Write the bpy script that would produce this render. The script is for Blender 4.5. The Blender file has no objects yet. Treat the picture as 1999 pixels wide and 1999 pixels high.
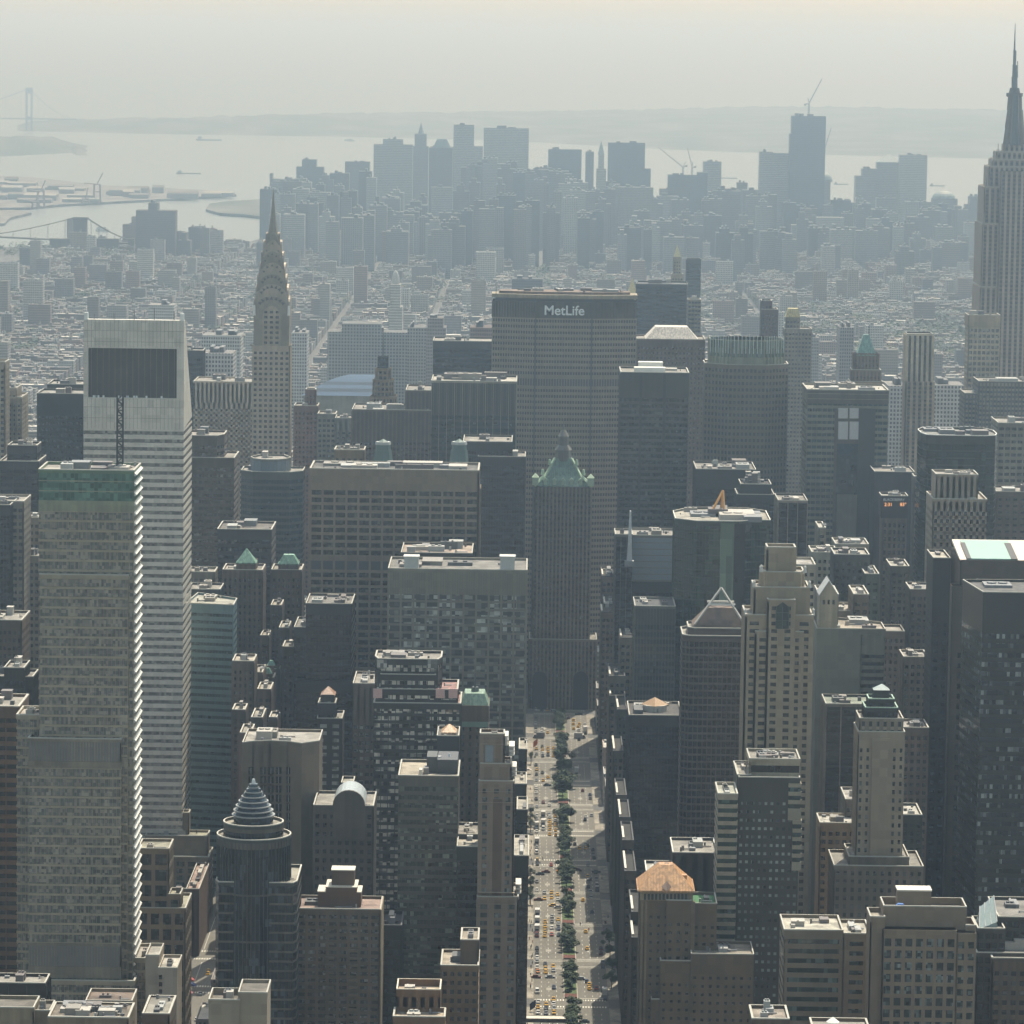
import bpy, math, random
from mathutils import Matrix, Vector
R = random.Random(7)
sc = bpy.context.scene
COL = sc.collection
# ------------------------------------------------------------------ camera, light, exposure
CAM = Vector((-22.5, -1550.0, 425.0))
FPX, ROLL = 8000.0, 0.013
def _axes():
    c, s = math.cos(ROLL), math.sin(ROLL)
    dx, dy = 1042 - 1000, 85 - 1000
    r0, u0 = (c*dx + s*dy)/FPX, -(-s*dx + c*dy)/FPX
    th = math.atan(u0); ps = math.atan(r0*math.cos(th))
    f = Vector((-math.sin(ps)*math.cos(th), math.cos(ps)*math.cos(th), -math.sin(th)))
    r = Vector((math.cos(ps), math.sin(ps), 0)); u = r.cross(f)
    return (r*c + u*s), (u*c - r*s), f
CR, CU, CF = _axes()
cd = bpy.data.cameras.new("camera"); cam = bpy.data.objects.new("camera", cd); COL.objects.link(cam)
cd.sensor_width = 36; cd.lens = 36*FPX/1999; cd.clip_start = 1; cd.clip_end = 90000
cam.matrix_world = Matrix(((CR.x, CU.x, -CF.x, CAM.x), (CR.y, CU.y, -CF.y, CAM.y), (CR.z, CU.z, -CF.z, CAM.z), (0, 0, 0, 1)))
sc.camera = cam
SUN_EL, SUN_AZ = math.radians(62), math.radians(18)      # azimuth from straight ahead towards the right
wd = bpy.data.worlds.new("World"); sc.world = wd; wd.use_nodes = True
nt = wd.node_tree; bg = nt.nodes["Background"]
sky = nt.nodes.new("ShaderNodeTexSky"); sky.sky_type = 'NISHITA'; sky.sun_disc = False
sky.sun_elevation = SUN_EL; sky.sun_rotation = SUN_AZ; sky.dust_density = 1.8; sky.air_density = 1.0; sky.ozone_density = 1.0
tint = nt.nodes.new("ShaderNodeMix"); tint.data_type = 'RGBA'; tint.blend_type = 'MULTIPLY'; tint.inputs[0].default_value = 1; tint.inputs[7].default_value = (1.04, 1.0, 0.82, 1)   # the photograph's warm white balance
nt.links.new(sky.outputs[0], tint.inputs[6]); nt.links.new(tint.outputs[2], bg.inputs[0]); bg.inputs[1].default_value = 0.15
sl = bpy.data.lights.new("sun", 'SUN'); sl.energy = 3.6; sl.angle = math.radians(0.5); sl.color = (1.0, 0.95, 0.82)
so = bpy.data.objects.new("sun", sl); COL.objects.link(so)
sd = Vector((math.sin(SUN_AZ)*math.cos(SUN_EL), math.cos(SUN_AZ)*math.cos(SUN_EL), math.sin(SUN_EL)))
so.rotation_euler = sd.to_track_quat('Z', 'Y').to_euler()
sc.view_settings.view_transform = 'Standard'; sc.view_settings.look = 'None'; sc.view_settings.gamma = 1
sc.view_settings.exposure = 0.69
HAZE_DENSITY, HAZE_COLOR, HAZE_ANISO = 1.08e-4, (0.58, 0.77, 1.0), 0.78
cy = sc.cycles
cy.max_bounces = 5; cy.diffuse_bounces = 2; cy.glossy_bounces = 2; cy.transmission_bounces = 2; cy.volume_bounces = 0
cy.caustics_reflective = False; cy.caustics_refractive = False

def W(px, py, Y):
    """point of the vertical plane at distance Y seen at a pixel of the photograph"""
    d = CF + CR*((px - 1000)/FPX) + CU*((1000 - py)/FPX)
    t = (Y - CAM.y)/d.y
    return CAM + d*t
def GP(px, py, z=0.0):
    d = CF + CR*((px - 1000)/FPX) + CU*((1000 - py)/FPX)
    return CAM + d*((z - CAM.z)/d.z)
def PX(p):
    v = Vector(p) - CAM; d = v.dot(CF)
    return 1000 + FPX*v.dot(CR)/d, 1000 - FPX*v.dot(CU)/d

# ------------------------------------------------------------------ materials
MATS = {}
WALLTINT = (0.66, 0.565, 0.43)
def nodes(name):
    m = bpy.data.materials.new(name); m.use_nodes = True
    n = m.node_tree.nodes; n.clear()
    out = n.new("ShaderNodeOutputMaterial"); b = n.new("ShaderNodeBsdfPrincipled")
    m.node_tree.links.new(b.outputs[0], out.inputs[0])
    return m, n, m.node_tree.links, b
def mth(n, l, op, a, b=None):
    x = n.new("ShaderNodeMath"); x.operation = op
    for i, v in enumerate((a, b)):
        if v is None: continue
        if isinstance(v, (int, float)): x.inputs[i].default_value = v
        else: l.new(v, x.inputs[i])
    return x.outputs[0]
def mixc(n, l, fac, a, b, mode='MIX'):
    x = n.new("ShaderNodeMix"); x.data_type = 'RGBA'; x.blend_type = mode
    for i, v in ((0, fac), (6, a), (7, b)):
        if isinstance(v, (int, float)): x.inputs[i].default_value = v
        elif isinstance(v, tuple): x.inputs[i].default_value = (*v[:3], 1)
        else: l.new(v, x.inputs[i])
    return x.outputs[2]
def noise(n, l, scale, detail=3, vec=None):
    x = n.new("ShaderNodeTexNoise"); x.inputs["Scale"].default_value = scale; x.inputs["Detail"].default_value = detail
    if vec is not None: l.new(vec, x.inputs["Vector"])
    return x.outputs[0]
def pos(n):
    return n.new("ShaderNodeNewGeometry").outputs["Position"]
def vscale(n, l, v, s):
    x = n.new("ShaderNodeVectorMath"); x.operation = 'MULTIPLY'; l.new(v, x.inputs[0]); x.inputs[1].default_value = s
    return x.outputs[0]
def wall(col, rough=0.8, var=0.32, metal=0.0, streak=True):
    """masonry, concrete or panel with mottling, rain streaks and panel-to-panel variation"""
    k = ("w", col, rough, var, metal)
    if k in MATS: return MATS[k]
    m, n, l, b = nodes("wall_%d" % len(MATS))
    p = pos(n)
    a = noise(n, l, 0.06, 4, p)
    s = noise(n, l, 1.0, 3, vscale(n, l, p, (0.5, 0.5, 0.02)))
    f = mth(n, l, 'ADD', mth(n, l, 'MULTIPLY', a, 0.55), mth(n, l, 'MULTIPLY', s, 0.45))
    col = tuple(a*b for a, b in zip(col, WALLTINT))
    lo = tuple(c*(1 - var*1.3) for c in col); hi = tuple(min(1, c*(1 + var*1.2)) for c in col)
    c = n.new("ShaderNodeMapRange"); l.new(f, c.inputs[0]); c.inputs[1].default_value = 0.3; c.inputs[2].default_value = 0.7
    base = mixc(n, l, c.outputs[0], lo, hi)
    wn = n.new("ShaderNodeTexWhiteNoise"); fl = n.new("ShaderNodeVectorMath"); fl.operation = 'FLOOR'
    l.new(vscale(n, l, p, (0.31, 0.31, 0.27)), fl.inputs[0]); l.new(fl.outputs[0], wn.inputs[0])
    g = mth(n, l, 'ADD', mth(n, l, 'MULTIPLY', wn.outputs[0], 0.24), 0.88)
    cc = n.new("ShaderNodeVectorMath"); cc.operation = 'SCALE'; l.new(base, cc.inputs[0]); l.new(g, cc.inputs[3])
    l.new(cc.outputs[0], b.inputs["Base Color"])
    b.inputs["Roughness"].default_value = rough; b.inputs["Metallic"].default_value = metal
    MATS[k] = m; return m
def flat(col, rough=0.6, metal=0.0, emit=None):
    k = ("f", col, rough, metal, emit)
    if k in MATS: return MATS[k]
    m, n, l, b = nodes("paint_%d" % len(MATS))
    c = mixc(n, l, noise(n, l, 0.6, 3, pos(n)), tuple(x*0.85 for x in col), tuple(min(1, x*1.15) for x in col))
    l.new(c, b.inputs["Base Color"]); b.inputs["Roughness"].default_value = rough; b.inputs["Metallic"].default_value = metal
    if emit:
        b.inputs["Emission Color"].default_value = (*emit[:3], 1); b.inputs["Emission Strength"].default_value = emit[3]
    MATS[k] = m; return m
def glass(col, blind=0.2, bcol=(0.22, 0.22, 0.2), cell=(1.5, 1.5, 1.9), rough=0.08, spec=0.5, metal=0.0):
    """window glass: dark rooms behind, pale panes for drawn blinds, in GB for painted reflections"""
    k = ("g", col, blind, bcol, cell, rough, spec, metal)
    if k in MATS: return MATS[k]
    m, n, l, b = nodes("glass_%d" % len(MATS))
    p = pos(n)
    def wn(sx):
        w = n.new("ShaderNodeTexWhiteNoise"); fl = n.new("ShaderNodeVectorMath"); fl.operation = 'FLOOR'
        l.new(vscale(n, l, p, tuple(1/c*sx for c in cell)), fl.inputs[0]); l.new(fl.outputs[0], w.inputs[0]); return w
    w = wn(1.0); w2 = wn(0.31)
    lm = noise(n, l, 0.05, 2, vscale(n, l, p, (1, 1, 2.5)))
    v = mth(n, l, 'ADD', mth(n, l, 'MULTIPLY', w.outputs[0], 0.62), mth(n, l, 'MULTIPLY', w2.outputs[0], 0.23))
    v = mth(n, l, 'ADD', v, mth(n, l, 'MULTIPLY', lm, 0.3))
    mr = n.new("ShaderNodeMapRange"); l.new(v, mr.inputs[0])
    th = 0.95 - 0.75*blind
    mr.inputs[1].default_value = th - 0.05; mr.inputs[2].default_value = th + 0.3
    dark = mixc(n, l, w.outputs[0], tuple(c*0.3 for c in col), tuple(c*1.0 for c in col))
    br = mixc(n, l, w2.outputs[0], tuple(c*0.55 for c in bcol), bcol)
    l.new(mixc(n, l, mr.outputs[0], dark, br), b.inputs["Base Color"])
    b.inputs["Roughness"].default_value = rough; b.inputs["Specular IOR Level"].default_value = spec; b.inputs["Metallic"].default_value = metal
    bp = n.new("ShaderNodeBump"); bp.inputs["Strength"].default_value = 0.25; bp.inputs["Distance"].default_value = 0.25
    l.new(noise(n, l, 0.4, 1, p), bp.inputs["Height"]); l.new(bp.outputs[0], b.inputs["Normal"])
    MATS[k] = m; return m
def roofmat(col):
    k = ("r", col)
    if k in MATS: return MATS[k]
    m, n, l, b = nodes("roofing_%d" % len(MATS))
    p = pos(n)
    vo = n.new("ShaderNodeTexVoronoi"); vo.inputs["Scale"].default_value = 0.22; l.new(p, vo.inputs["Vector"])
    sx = n.new("ShaderNodeSeparateColor"); l.new(vo.outputs["Color"], sx.inputs[0])
    f = mth(n, l, 'ADD', mth(n, l, 'MULTIPLY', noise(n, l, 0.12, 4, p), 0.45), mth(n, l, 'MULTIPLY', noise(n, l, 1.3, 3, p), 0.35))
    f = mth(n, l, 'ADD', f, mth(n, l, 'MULTIPLY', sx.outputs[0], 0.2))
    mr = n.new("ShaderNodeMapRange"); l.new(f, mr.inputs[0]); mr.inputs[1].default_value = .35; mr.inputs[2].default_value = .65
    l.new(mixc(n, l, mr.outputs[0], tuple(c*0.32 for c in col), tuple(min(1, c*0.85) for c in col)), b.inputs["Base Color"])
    b.inputs["Roughness"].default_value = 0.9
    MATS[k] = m; return m
def citymat(name, bay=3.2, flr=3.5):
    """far buildings: colour from the mesh, storeys of windows on the walls, plain roofs"""
    if name in MATS: return MATS[name]
    m, n, l, b = nodes(name)
    g = n.new("ShaderNodeNewGeometry"); sp = n.new("ShaderNodeSeparateXYZ"); l.new(g.outputs["Position"], sp.inputs[0])
    sn = n.new("ShaderNodeSeparateXYZ"); l.new(g.outputs["True Normal"], sn.inputs[0])
    ax, ay = mth(n, l, 'ABSOLUTE', sn.outputs[0]), mth(n, l, 'ABSOLUTE', sn.outputs[1])
    u = mth(n, l, 'ADD', mth(n, l, 'MULTIPLY', sp.outputs[0], ay), mth(n, l, 'MULTIPLY', sp.outputs[1], ax))
    at = n.new("ShaderNodeAttribute"); at.attribute_name = "Col"
    k = mth(n, l, 'ADD', at.outputs["Alpha"], 0.5)
    fu = mth(n, l, 'FRACT', mth(n, l, 'DIVIDE', u, mth(n, l, 'MULTIPLY', k, bay)))
    fv = mth(n, l, 'FRACT', mth(n, l, 'DIVIDE', sp.outputs[2], flr))
    wu = mth(n, l, 'LESS_THAN', mth(n, l, 'ABSOLUTE', mth(n, l, 'SUBTRACT', fu, 0.5)), 0.27)
    wv = mth(n, l, 'LESS_THAN', mth(n, l, 'ABSOLUTE', mth(n, l, 'SUBTRACT', fv, 0.5)), 0.28)
    rf = mth(n, l, 'GREATER_THAN', sn.outputs[2], 0.3)
    wf = mth(n, l, 'MULTIPLY', mth(n, l, 'MULTIPLY', wu, wv), mth(n, l, 'SUBTRACT', 1.0, rf))
    v = n.new("ShaderNodeVectorMath"); v.operation = 'SCALE'; l.new(at.outputs["Color"], v.inputs[0])
    l.new(mth(n, l, 'ADD', mth(n, l, 'MULTIPLY', noise(n, l, 0.15, 3, g.outputs["Position"]), 0.7), 0.65), v.inputs[3])
    c = mixc(n, l, wf, v.outputs[0], (0.035, 0.04, 0.045))
    l.new(c, b.inputs["Base Color"])
    l.new(mth(n, l, 'SUBTRACT', 0.85, mth(n, l, 'MULTIPLY', wf, 0.6)), b.inputs["Roughness"])
    MATS[name] = m; return m

def seamed(col, seam=0.9):
    k = ("s", col)
    if k in MATS: return MATS[k]
    m, n, l, b = nodes("seamed_copper_%d" % len(MATS)); p = pos(n); sp = n.new("ShaderNodeSeparateXYZ"); l.new(p, sp.inputs[0])
    fr = mth(n, l, 'LESS_THAN', mth(n, l, 'FRACT', mth(n, l, 'DIVIDE', sp.outputs[0], seam)), 0.16)
    mr = n.new("ShaderNodeMapRange"); l.new(noise(n, l, .9, 5, vscale(n, l, p, (1, 1, .25))), mr.inputs[0]); mr.inputs[1].default_value = .35; mr.inputs[2].default_value = .65
    c = mixc(n, l, mr.outputs[0], tuple(v*.6 for v in col), tuple(min(1, v*1.25) for v in col))
    l.new(mixc(n, l, mth(n, l, 'MULTIPLY', fr, .6), c, tuple(v*.4 for v in col)), b.inputs["Base Color"]); b.inputs["Roughness"].default_value = .5
    MATS[k] = m; return m
# ------------------------------------------------------------------ mesh builder
class MB:
    def __init__(s): s.v = []; s.f = []; s.m = []; s.c = None
    def poly(s, pts, mi=0):
        i = len(s.v); s.v.extend([tuple(p) for p in pts]); s.f.append(tuple(range(i, i+len(pts)))); s.m.append(mi)
    def hexa(s, b, t, mi=0):
        """b, t: bottom and top loops of the same length, counter-clockwise from above"""
        k = len(b); i = len(s.v); s.v.extend([tuple(p) for p in b]); s.v.extend([tuple(p) for p in t])
        s.f.append(tuple(range(i+k-1, i-1, -1))); s.f.append(tuple(range(i+k, i+2*k))); s.m += [mi, mi]
        for a in range(k):
            c = (a+1) % k; s.f.append((i+a, i+c, i+k+c, i+k+a)); s.m.append(mi)
    def box(s, x0, x1, y0, y1, z0, z1, mi=0):
        s.hexa([(x0, y0, z0), (x1, y0, z0), (x1, y1, z0), (x0, y1, z0)], [(x0, y0, z1), (x1, y0, z1), (x1, y1, z1), (x0, y1, z1)], mi)
    def prism(s, poly, z0, z1, mi=0):
        s.hexa([(x, y, z0) for x, y in poly], [(x, y, z1) for x, y in poly], mi)
    def cyl(s, x, y, z0, z1, r0, r1=None, k=12, mi=0):
        r1 = r0 if r1 is None else max(r1, 1e-3)
        an = [2*math.pi*i/k for i in range(k)]
        s.hexa([(x+r0*math.cos(a), y+r0*math.sin(a), z0) for a in an], [(x+r1*math.cos(a), y+r1*math.sin(a), z1) for a in an], mi)
    def bar(s, p, q, w, mi=0):
        p, q = Vector(p), Vector(q); d = (q-p)
        if d.length < 1e-6: return
        d.normalize(); a = d.orthogonal().normalized()*w/2; b = d.cross(a).normalized()*w/2
        s.hexa([p-a-b, p+a-b, p+a+b, p-a+b], [q-a-b, q+a-b, q+a+b, q-a+b], mi)
    def pyr(s, poly, z0, apex, mi=0):
        i = len(s.v); k = len(poly); s.v.extend([(x, y, z0) for x, y in poly]); s.v.append(tuple(apex))
        for a in range(k): s.f.append((i+a, i+(a+1) % k, i+k)); s.m.append(mi)
        s.f.append(tuple(range(i+k-1, i-1, -1))); s.m.append(mi)
    def build(s, name, mats, parent=None, off=(0, 0, 0), col=None, smooth=False):
        if not s.v: return None
        me = bpy.data.meshes.new(name)
        ox, oy, oz = off
        me.from_pydata([(x-ox, y-oy, z-oz) for x, y, z in s.v], [], s.f)
        if not isinstance(mats, (list, tuple)): mats = [mats]
        for mt in mats: me.materials.append(mt)
        if len(mats) > 1: me.polygons.foreach_set("material_index", s.m)
        if smooth: me.polygons.foreach_set("use_smooth", [True]*len(s.f))
        if s.c is not None:
            ca = me.color_attributes.new("Col", 'FLOAT_COLOR', 'CORNER')
            buf = []
            for f, c in zip(s.f, s.c): buf.extend(list(c)*len(f))
            ca.data.foreach_set("color", buf)
        me.update()
        o = bpy.data.objects.new(name, me); COL.objects.link(o)
        if parent is not None: o.parent = parent
        else: o.location = off
        return o
    def colour(s, c):
        """give every face added since the last call this colour (alpha = bay width key)"""
        if s.c is None: s.c = []
        s.c += [c]*(len(s.f)-len(s.c))
def tag(o, label=None, cat=None, group=None, kind=None):
    for k, v in (("label", label), ("category", cat), ("group", group), ("kind", kind)):
        if v: o[k] = v
    return o
USED_LABELS = set()
def root(name, label, cat, loc, group=None):
    o = bpy.data.objects.new(name, None); COL.objects.link(o); o.location = loc; o.empty_display_size = 1
    return tag(o, label, cat, group)
def area(poly): return sum(a[0]*b[1]-b[0]*a[1] for a, b in zip(poly, poly[1:]+poly[:1]))/2
def offset(poly, d):
    """offset a convex counter-clockwise polygon outwards by d"""
    out = []; k = len(poly)
    for i in range(k):
        p0, p1, p2 = Vector(poly[i-1]), Vector(poly[i]), Vector(poly[(i+1) % k])
        e1 = (p1-p0).normalized(); e2 = (p2-p1).normalized()
        n1 = Vector((e1.y, -e1.x)); n2 = Vector((e2.y, -e2.x)); b = n1+n2
        b = b/max(0.2, b.dot(n1)) if b.length > 1e-6 else n1
        out.append((p1.x+b.x*d, p1.y+b.y*d))
    return out

# ------------------------------------------------------------------ buildings
HEROES = []           # footprints of hand-placed buildings, (x0, x1, y0, y1, height)
ANCHORS = []          # (short description, x0, x1, ytop in the picture, Y)
LIGHT = (0.62, 0.58, 0.5)
class St:
    """facade style. fl storey height, wh window share of it, rs spandrel relief, bay, pw pier width, rp pier relief,
    single: every window its own pane, else one strip of glazing per storey; top: blank height under the roof"""
    def __init__(s, wl, gl, fl=3.8, wh=0.5, rs=0.25, bay=3.0, pw=0.6, rp=0.35, single=False, top=4.0, slat=None, sp=None, core=None, cope=None, cap=90, mech=()):
        s.wl, s.gl, s.fl, s.wh, s.rs, s.bay, s.pw, s.rp, s.single, s.top, s.slat = wl, gl, fl, wh, rs, bay, pw, rp, single, top, slat
        s.sp, s.core, s.cope, s.cap, s.mech = sp or wl, core or wl, cope or flat((0.42, 0.4, 0.34), 0.8), cap, mech
    def but(s, **k):
        t = St.__new__(St); t.__dict__ = dict(s.__dict__); t.__dict__.update(k); return t
PANE = {}
def panemesh(w, h, mat):
    k = (round(w, 2), round(h, 2), mat.name)
    if k not in PANE:
        me = bpy.data.meshes.new("window"); w2, h2 = w/2, h/2
        me.from_pydata([(-w2, 0, -h2), (w2, 0, -h2), (w2, 0, h2), (-w2, 0, h2), (-w2, .08, -h2), (w2, .08, -h2), (w2, .08, h2), (-w2, .08, h2)], [],
                       [(0, 1, 2, 3), (4, 7, 6, 5), (0, 4, 5, 1), (1, 5, 6, 2), (2, 6, 7, 3), (3, 7, 4, 0)])
        me.materials.append(mat); PANE[k] = me
    return PANE[k]
def section(rt, poly, z0, z1, st, roofc=None, state=None, parapet=1.1, roof=True):
    """one straight-sided block of a building with real relief: spandrels, piers, panes, roof and parapet"""
    state = state if state is not None else {"left": st.cap}
    ox, oy, oz = rt.location
    wm = MB()                                    # 0 wall 1 spandrel 2 core 3 coping
    core = offset(poly, -0.1)
    ztop = z1-(parapet+0.1 if roof else 0)
    wm.prism(core, z0, ztop, 2)
    rows = []; z = z1-st.top
    bands = [tuple(sorted((W(1000, a, rt["Y"]).z, W(1000, b, rt["Y"]).z))) for a, b in st.mech]
    while z-st.fl > z0+0.3:
        rows.append((z-st.fl*st.wh, z)); z -= st.fl
    def inmech(a, b): return any(b > lo and a < hi for lo, hi in bands)
    big = offset(poly, st.rs)
    prev = ztop
    for a, b in rows:
        if not (inmech(a, b) or inmech(b, prev-.02)) and prev > b: wm.prism(big, b, prev, 1)
        prev = a
    wm.prism(big, z0, max(prev, z0+0.2), 1)
    stuff = MB(); npan = 0
    k = len(poly)
    vis = []
    for i in range(k):
        p, q = Vector(poly[i]), Vector(poly[(i+1) % k]); L = (q-p).length
        if L < 0.3: continue
        u = (q-p)/L; n = Vector((u.y, -u.x)); mid = (p+q)/2
        if n.dot(Vector((CAM.x, CAM.y))-mid) <= 0: continue
        vis.append((p, q, u, n, L))
    for p, q, u, n, L in vis:
        nb = max(1, round(L/st.bay)); bw = L/nb
        def fb(u0, u1, za, zb, n0, n1, mi, mb=wm):
            a, b_, c, d = p+u*u0+n*n1, p+u*u1+n*n1, p+u*u1+n*n0, p+u*u0+n*n0
            mb.hexa([(a.x, a.y, za), (b_.x, b_.y, za), (c.x, c.y, za), (d.x, d.y, za)], [(a.x, a.y, zb), (b_.x, b_.y, zb), (c.x, c.y, zb), (d.x, d.y, zb)], mi)
        if st.pw > 0:
            for j in range(nb+1):
                c = j*bw; a, b_ = max(c-st.pw/2, -st.rp if j == 0 else 0), min(c+st.pw/2, L+(st.rp if j == nb else 0))
                fb(a, b_, z0, ztop-0.02, -0.4, st.rp+(0.02 if abs(n.x) > .5 else 0), 0)
        if st.slat:
            m_, wdt, dep, zl = st.slat
            cnt = max(2, int(L/m_))
            for j in range(cnt):
                c = (j+.5)*L/cnt; fb(c-wdt/2, c+wdt/2, z1-zl, z1-1.5, -0.2, st.rs+dep, 0)
        for a, b in rows:
            if inmech(a, b): continue
            h = b-a
            if st.single:
                w = bw-st.pw
                for j in range(nb):
                    c = (j+.5)*bw; pt = p+u*c+n*0.06; npan += 1
                    if state["left"] > 0 and n.y < -0.5:
                        state["left"] -= 1
                        o = bpy.data.objects.new("window", panemesh(w, h, st.gl)); COL.objects.link(o); o.parent = rt
                        o.location = (pt.x-ox, pt.y-oy, (a+b)/2-oz); o.rotation_euler[2] = math.atan2(u.y, u.x)
                    else:
                        e = u*(w/2)
                        stuff.poly([(pt.x-e.x, pt.y-e.y, a), (pt.x+e.x, pt.y+e.y, a), (pt.x+e.x, pt.y+e.y, b), (pt.x-e.x, pt.y-e.y, b)])
    if st.single and stuff.v:
        o = stuff.build("window", st.gl, rt, (ox, oy, oz)); tag(o, kind="stuff")
    if not st.single:
        for a, b in rows:
            if inmech(a, b): continue
            s = MB()
            for p, q, u, n, L in vis:
                e = n*0.06; s.poly([(p.x+e.x, p.y+e.y, a), (q.x+e.x, q.y+e.y, a), (q.x+e.x, q.y+e.y, b), (p.x+e.x, p.y+e.y, b)])
            s.build("window_row", st.gl, rt, (ox, oy, oz))
    if bands:
        for lo, hi in bands:
            if lo > z0 and hi < z1: 
                s = MB(); s.prism(offset(poly, st.rs*0.3), lo, hi)
                s.build("louvre_band", flat((0.05, 0.05, 0.055), 0.6), rt, (ox, oy, oz))
    if roof:
        o1 = offset(poly, st.rs+0.12); o2 = offset(poly, -0.32); kk = len(o1)
        for i in range(kk):
            j = (i+1) % kk
            a, b_, c, d = o1[i], o1[j], o2[j], o2[i]
            zt, zb = z1+0.06, z1-parapet
            wm.poly([(*a, zt), (*b_, zt), (*c, zt), (*d, zt)], 3)
            wm.poly([(*a, zt-0.4), (*b_, zt-0.4), (*b_, zt), (*a, zt)], 3)
            wm.poly([(*a, zb-.4), (*b_, zb-.4), (*b_, zt-.4), (*a, zt-.4)], 0)
            wm.poly([(*c, zb), (*d, zb), (*d, zt), (*c, zt)], 2)
        r = MB(); r.poly([(x, y, z1-parapet) for x, y in offset(poly, -0.3)])
        r.build("roof", roofmat(roofc or (0.4, 0.37, 0.32)), rt, (ox, oy, oz))
    wm.build("wall", [st.wl, st.sp, st.core, st.cope], rt, (ox, oy, oz))
    return state
def rect(x0, x1, y0, y1): return [(x0, y0), (x1, y0), (x1, y1), (x0, y1)]
METAL = [(0.2, 0.2, 0.2), (0.34, 0.34, 0.32), (0.1, 0.1, 0.1), (0.4, 0.37, 0.32), (0.15, 0.13, 0.12), (0.24, 0.22, 0.19)]
def roofkit(rt, x0, x1, y0, y1, z, n=4, tank=False, seed=0, hmax=4.0):
    """plant rooms, cooling units, ducts and a timber water tank standing on a roof"""
    q = random.Random(seed*131+int(abs(x0)*7)); off = tuple(rt.location)
    for i in range(n):
        w, d, h = q.uniform(2, (x1-x0)*.3), q.uniform(2, max(2.5, (y1-y0)*.4)), q.uniform(1.2, hmax)
        x, y = q.uniform(x0+1.5, max(x0+1.6, x1-w-1.5)), q.uniform(y0+1.5, max(y0+1.6, y1-d-1.5))
        b = MB(); b.box(x, x+w, y, y+d, z, z+h)
        kind = q.choice(("bulkhead", "cooling_unit", "cooling_unit", "duct"))
        if kind == "cooling_unit":
            for j in range(2): b.cyl(x+w*(.3+.4*j), y+d/2, z+h, z+h+.6, min(w, d)*.18, k=8)
        elif kind == "bulkhead":
            b.box(x-.2, x+w+.2, y-.2, y+d+.2, z+h, z+h+.25); b.box(x+w*.4, x+w*.55, y-.06, y, z, z+2.1)
        else:
            b.box(x+w*.2, x+w*.4, y+d, min(y1-1, y+d+3), z+.4, z+h*.8)
        b.build(kind, flat(q.choice(METAL), 0.6), rt, off)
    m = n if (x1-x0)*(y1-y0) > 120 else 0
    for i in range(m):
        x, y, w, h = q.uniform(x0+.5, x1-.5), q.uniform(y0+.5, y1-.5), q.uniform(.35, .9), q.uniform(.7, 2.0)
        b = MB(); b.box(x-w, x+w, y-w, y+w, z, z+h) if i % 2 else b.cyl(x, y, z, z+h, w*.6, w*.6, 8)
        if i % 3 == 0: b.bar((x, y, z+.5), (min(x1-.5, x+q.uniform(3, 7)), y+.2, z+.5), .4)
        b.build("roof_vent", flat(q.choice(METAL), 0.6), rt, off)
    if tank: watertank(rt, (x0+x1)/2+(x1-x0)*.2, (y0+y1)/2, z, 2.2)
def watertank(rt, x, y, z, r):
    off = tuple(rt.location); b = MB()
    for a in range(4): b.bar((x+r*.8*math.cos(a*1.57+.8), y+r*.8*math.sin(a*1.57+.8), z), (x+r*.8*math.cos(a*1.57+.8), y+r*.8*math.sin(a*1.57+.8), z+2.5), .3)
    b.cyl(x, y, z+2.5, z+2.5+2*r, r, r*.95, 14); b.cyl(x, y, z+2.5+2*r, z+2.5+2.9*r, r*1.08, .05, 14)
    b.build("water_tank", flat((0.2, 0.13, 0.08), 0.8), rt, off)
def BL(label, short, Y, secs, dep, st, name="office_tower", cat="skyscraper", roofc=None, kit=3, tank=False, hmax=4.0, group=None):
    """a building from the blocks seen in the photograph, at its own distance Y. secs: (xl, xr, ytop, options)"""
    if Y < 135: kit = kit*2+2 if kit else 0
    top = secs[0]
    a, b = W(top[0], top[2], Y), W(top[1], top[2], Y)
    cx = (a.x+b.x)/2
    rt = root(name, label, cat, (cx, Y+dep/2, 0), group); rt["Y"] = Y
    state = {"left": st.cap}
    xs0, xs1, y0s, y1s, hs = [], [], [], [], []
    for i, s in enumerate(secs):
        o = s[3] if len(s) > 3 else {}
        yf = Y+o.get("dy", 0); d = o.get("dep", dep)
        a, b = W(s[0], s[2], yf), W(s[1], s[2], yf); z1 = (a.z+b.z)/2
        x0, x1 = a.x, b.x; z0 = o.get("z0", 0)
        if "yb" in o: z0 = W((s[0]+s[1])/2, o["yb"], yf).z
        pl = o.get("poly")
        poly = [(x0+(x1-x0)*u, yf+d*v) for u, v in pl] if pl else rect(x0, x1, yf, yf+d)
        s_ = o.get("st", st)
        section(rt, poly, z0, z1, s_, o.get("roof", roofc), state, o.get("par", 1.1), o.get("flat", True))
        nk = o.get("kit", kit if i == 0 else 1)
        if nk and o.get("flat", True): roofkit(rt, x0+1, x1-1, yf+1, yf+d-1, z1-o.get("par", 1.1), nk, tank and i == 0, seed=int(Y)+i, hmax=hmax)
        xs0.append(x0); xs1.append(x1); y0s.append(yf); y1s.append(yf+d); hs.append(z1)
    HEROES.append((min(xs0), max(xs1), min(y0s), max(y1s), max(hs)))
    if short: ANCHORS.append((short, min(s[0] for s in secs), max(s[1] for s in secs), top[2], Y))
    rt["top"] = max(hs)
    return rt
del_later = []
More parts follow.
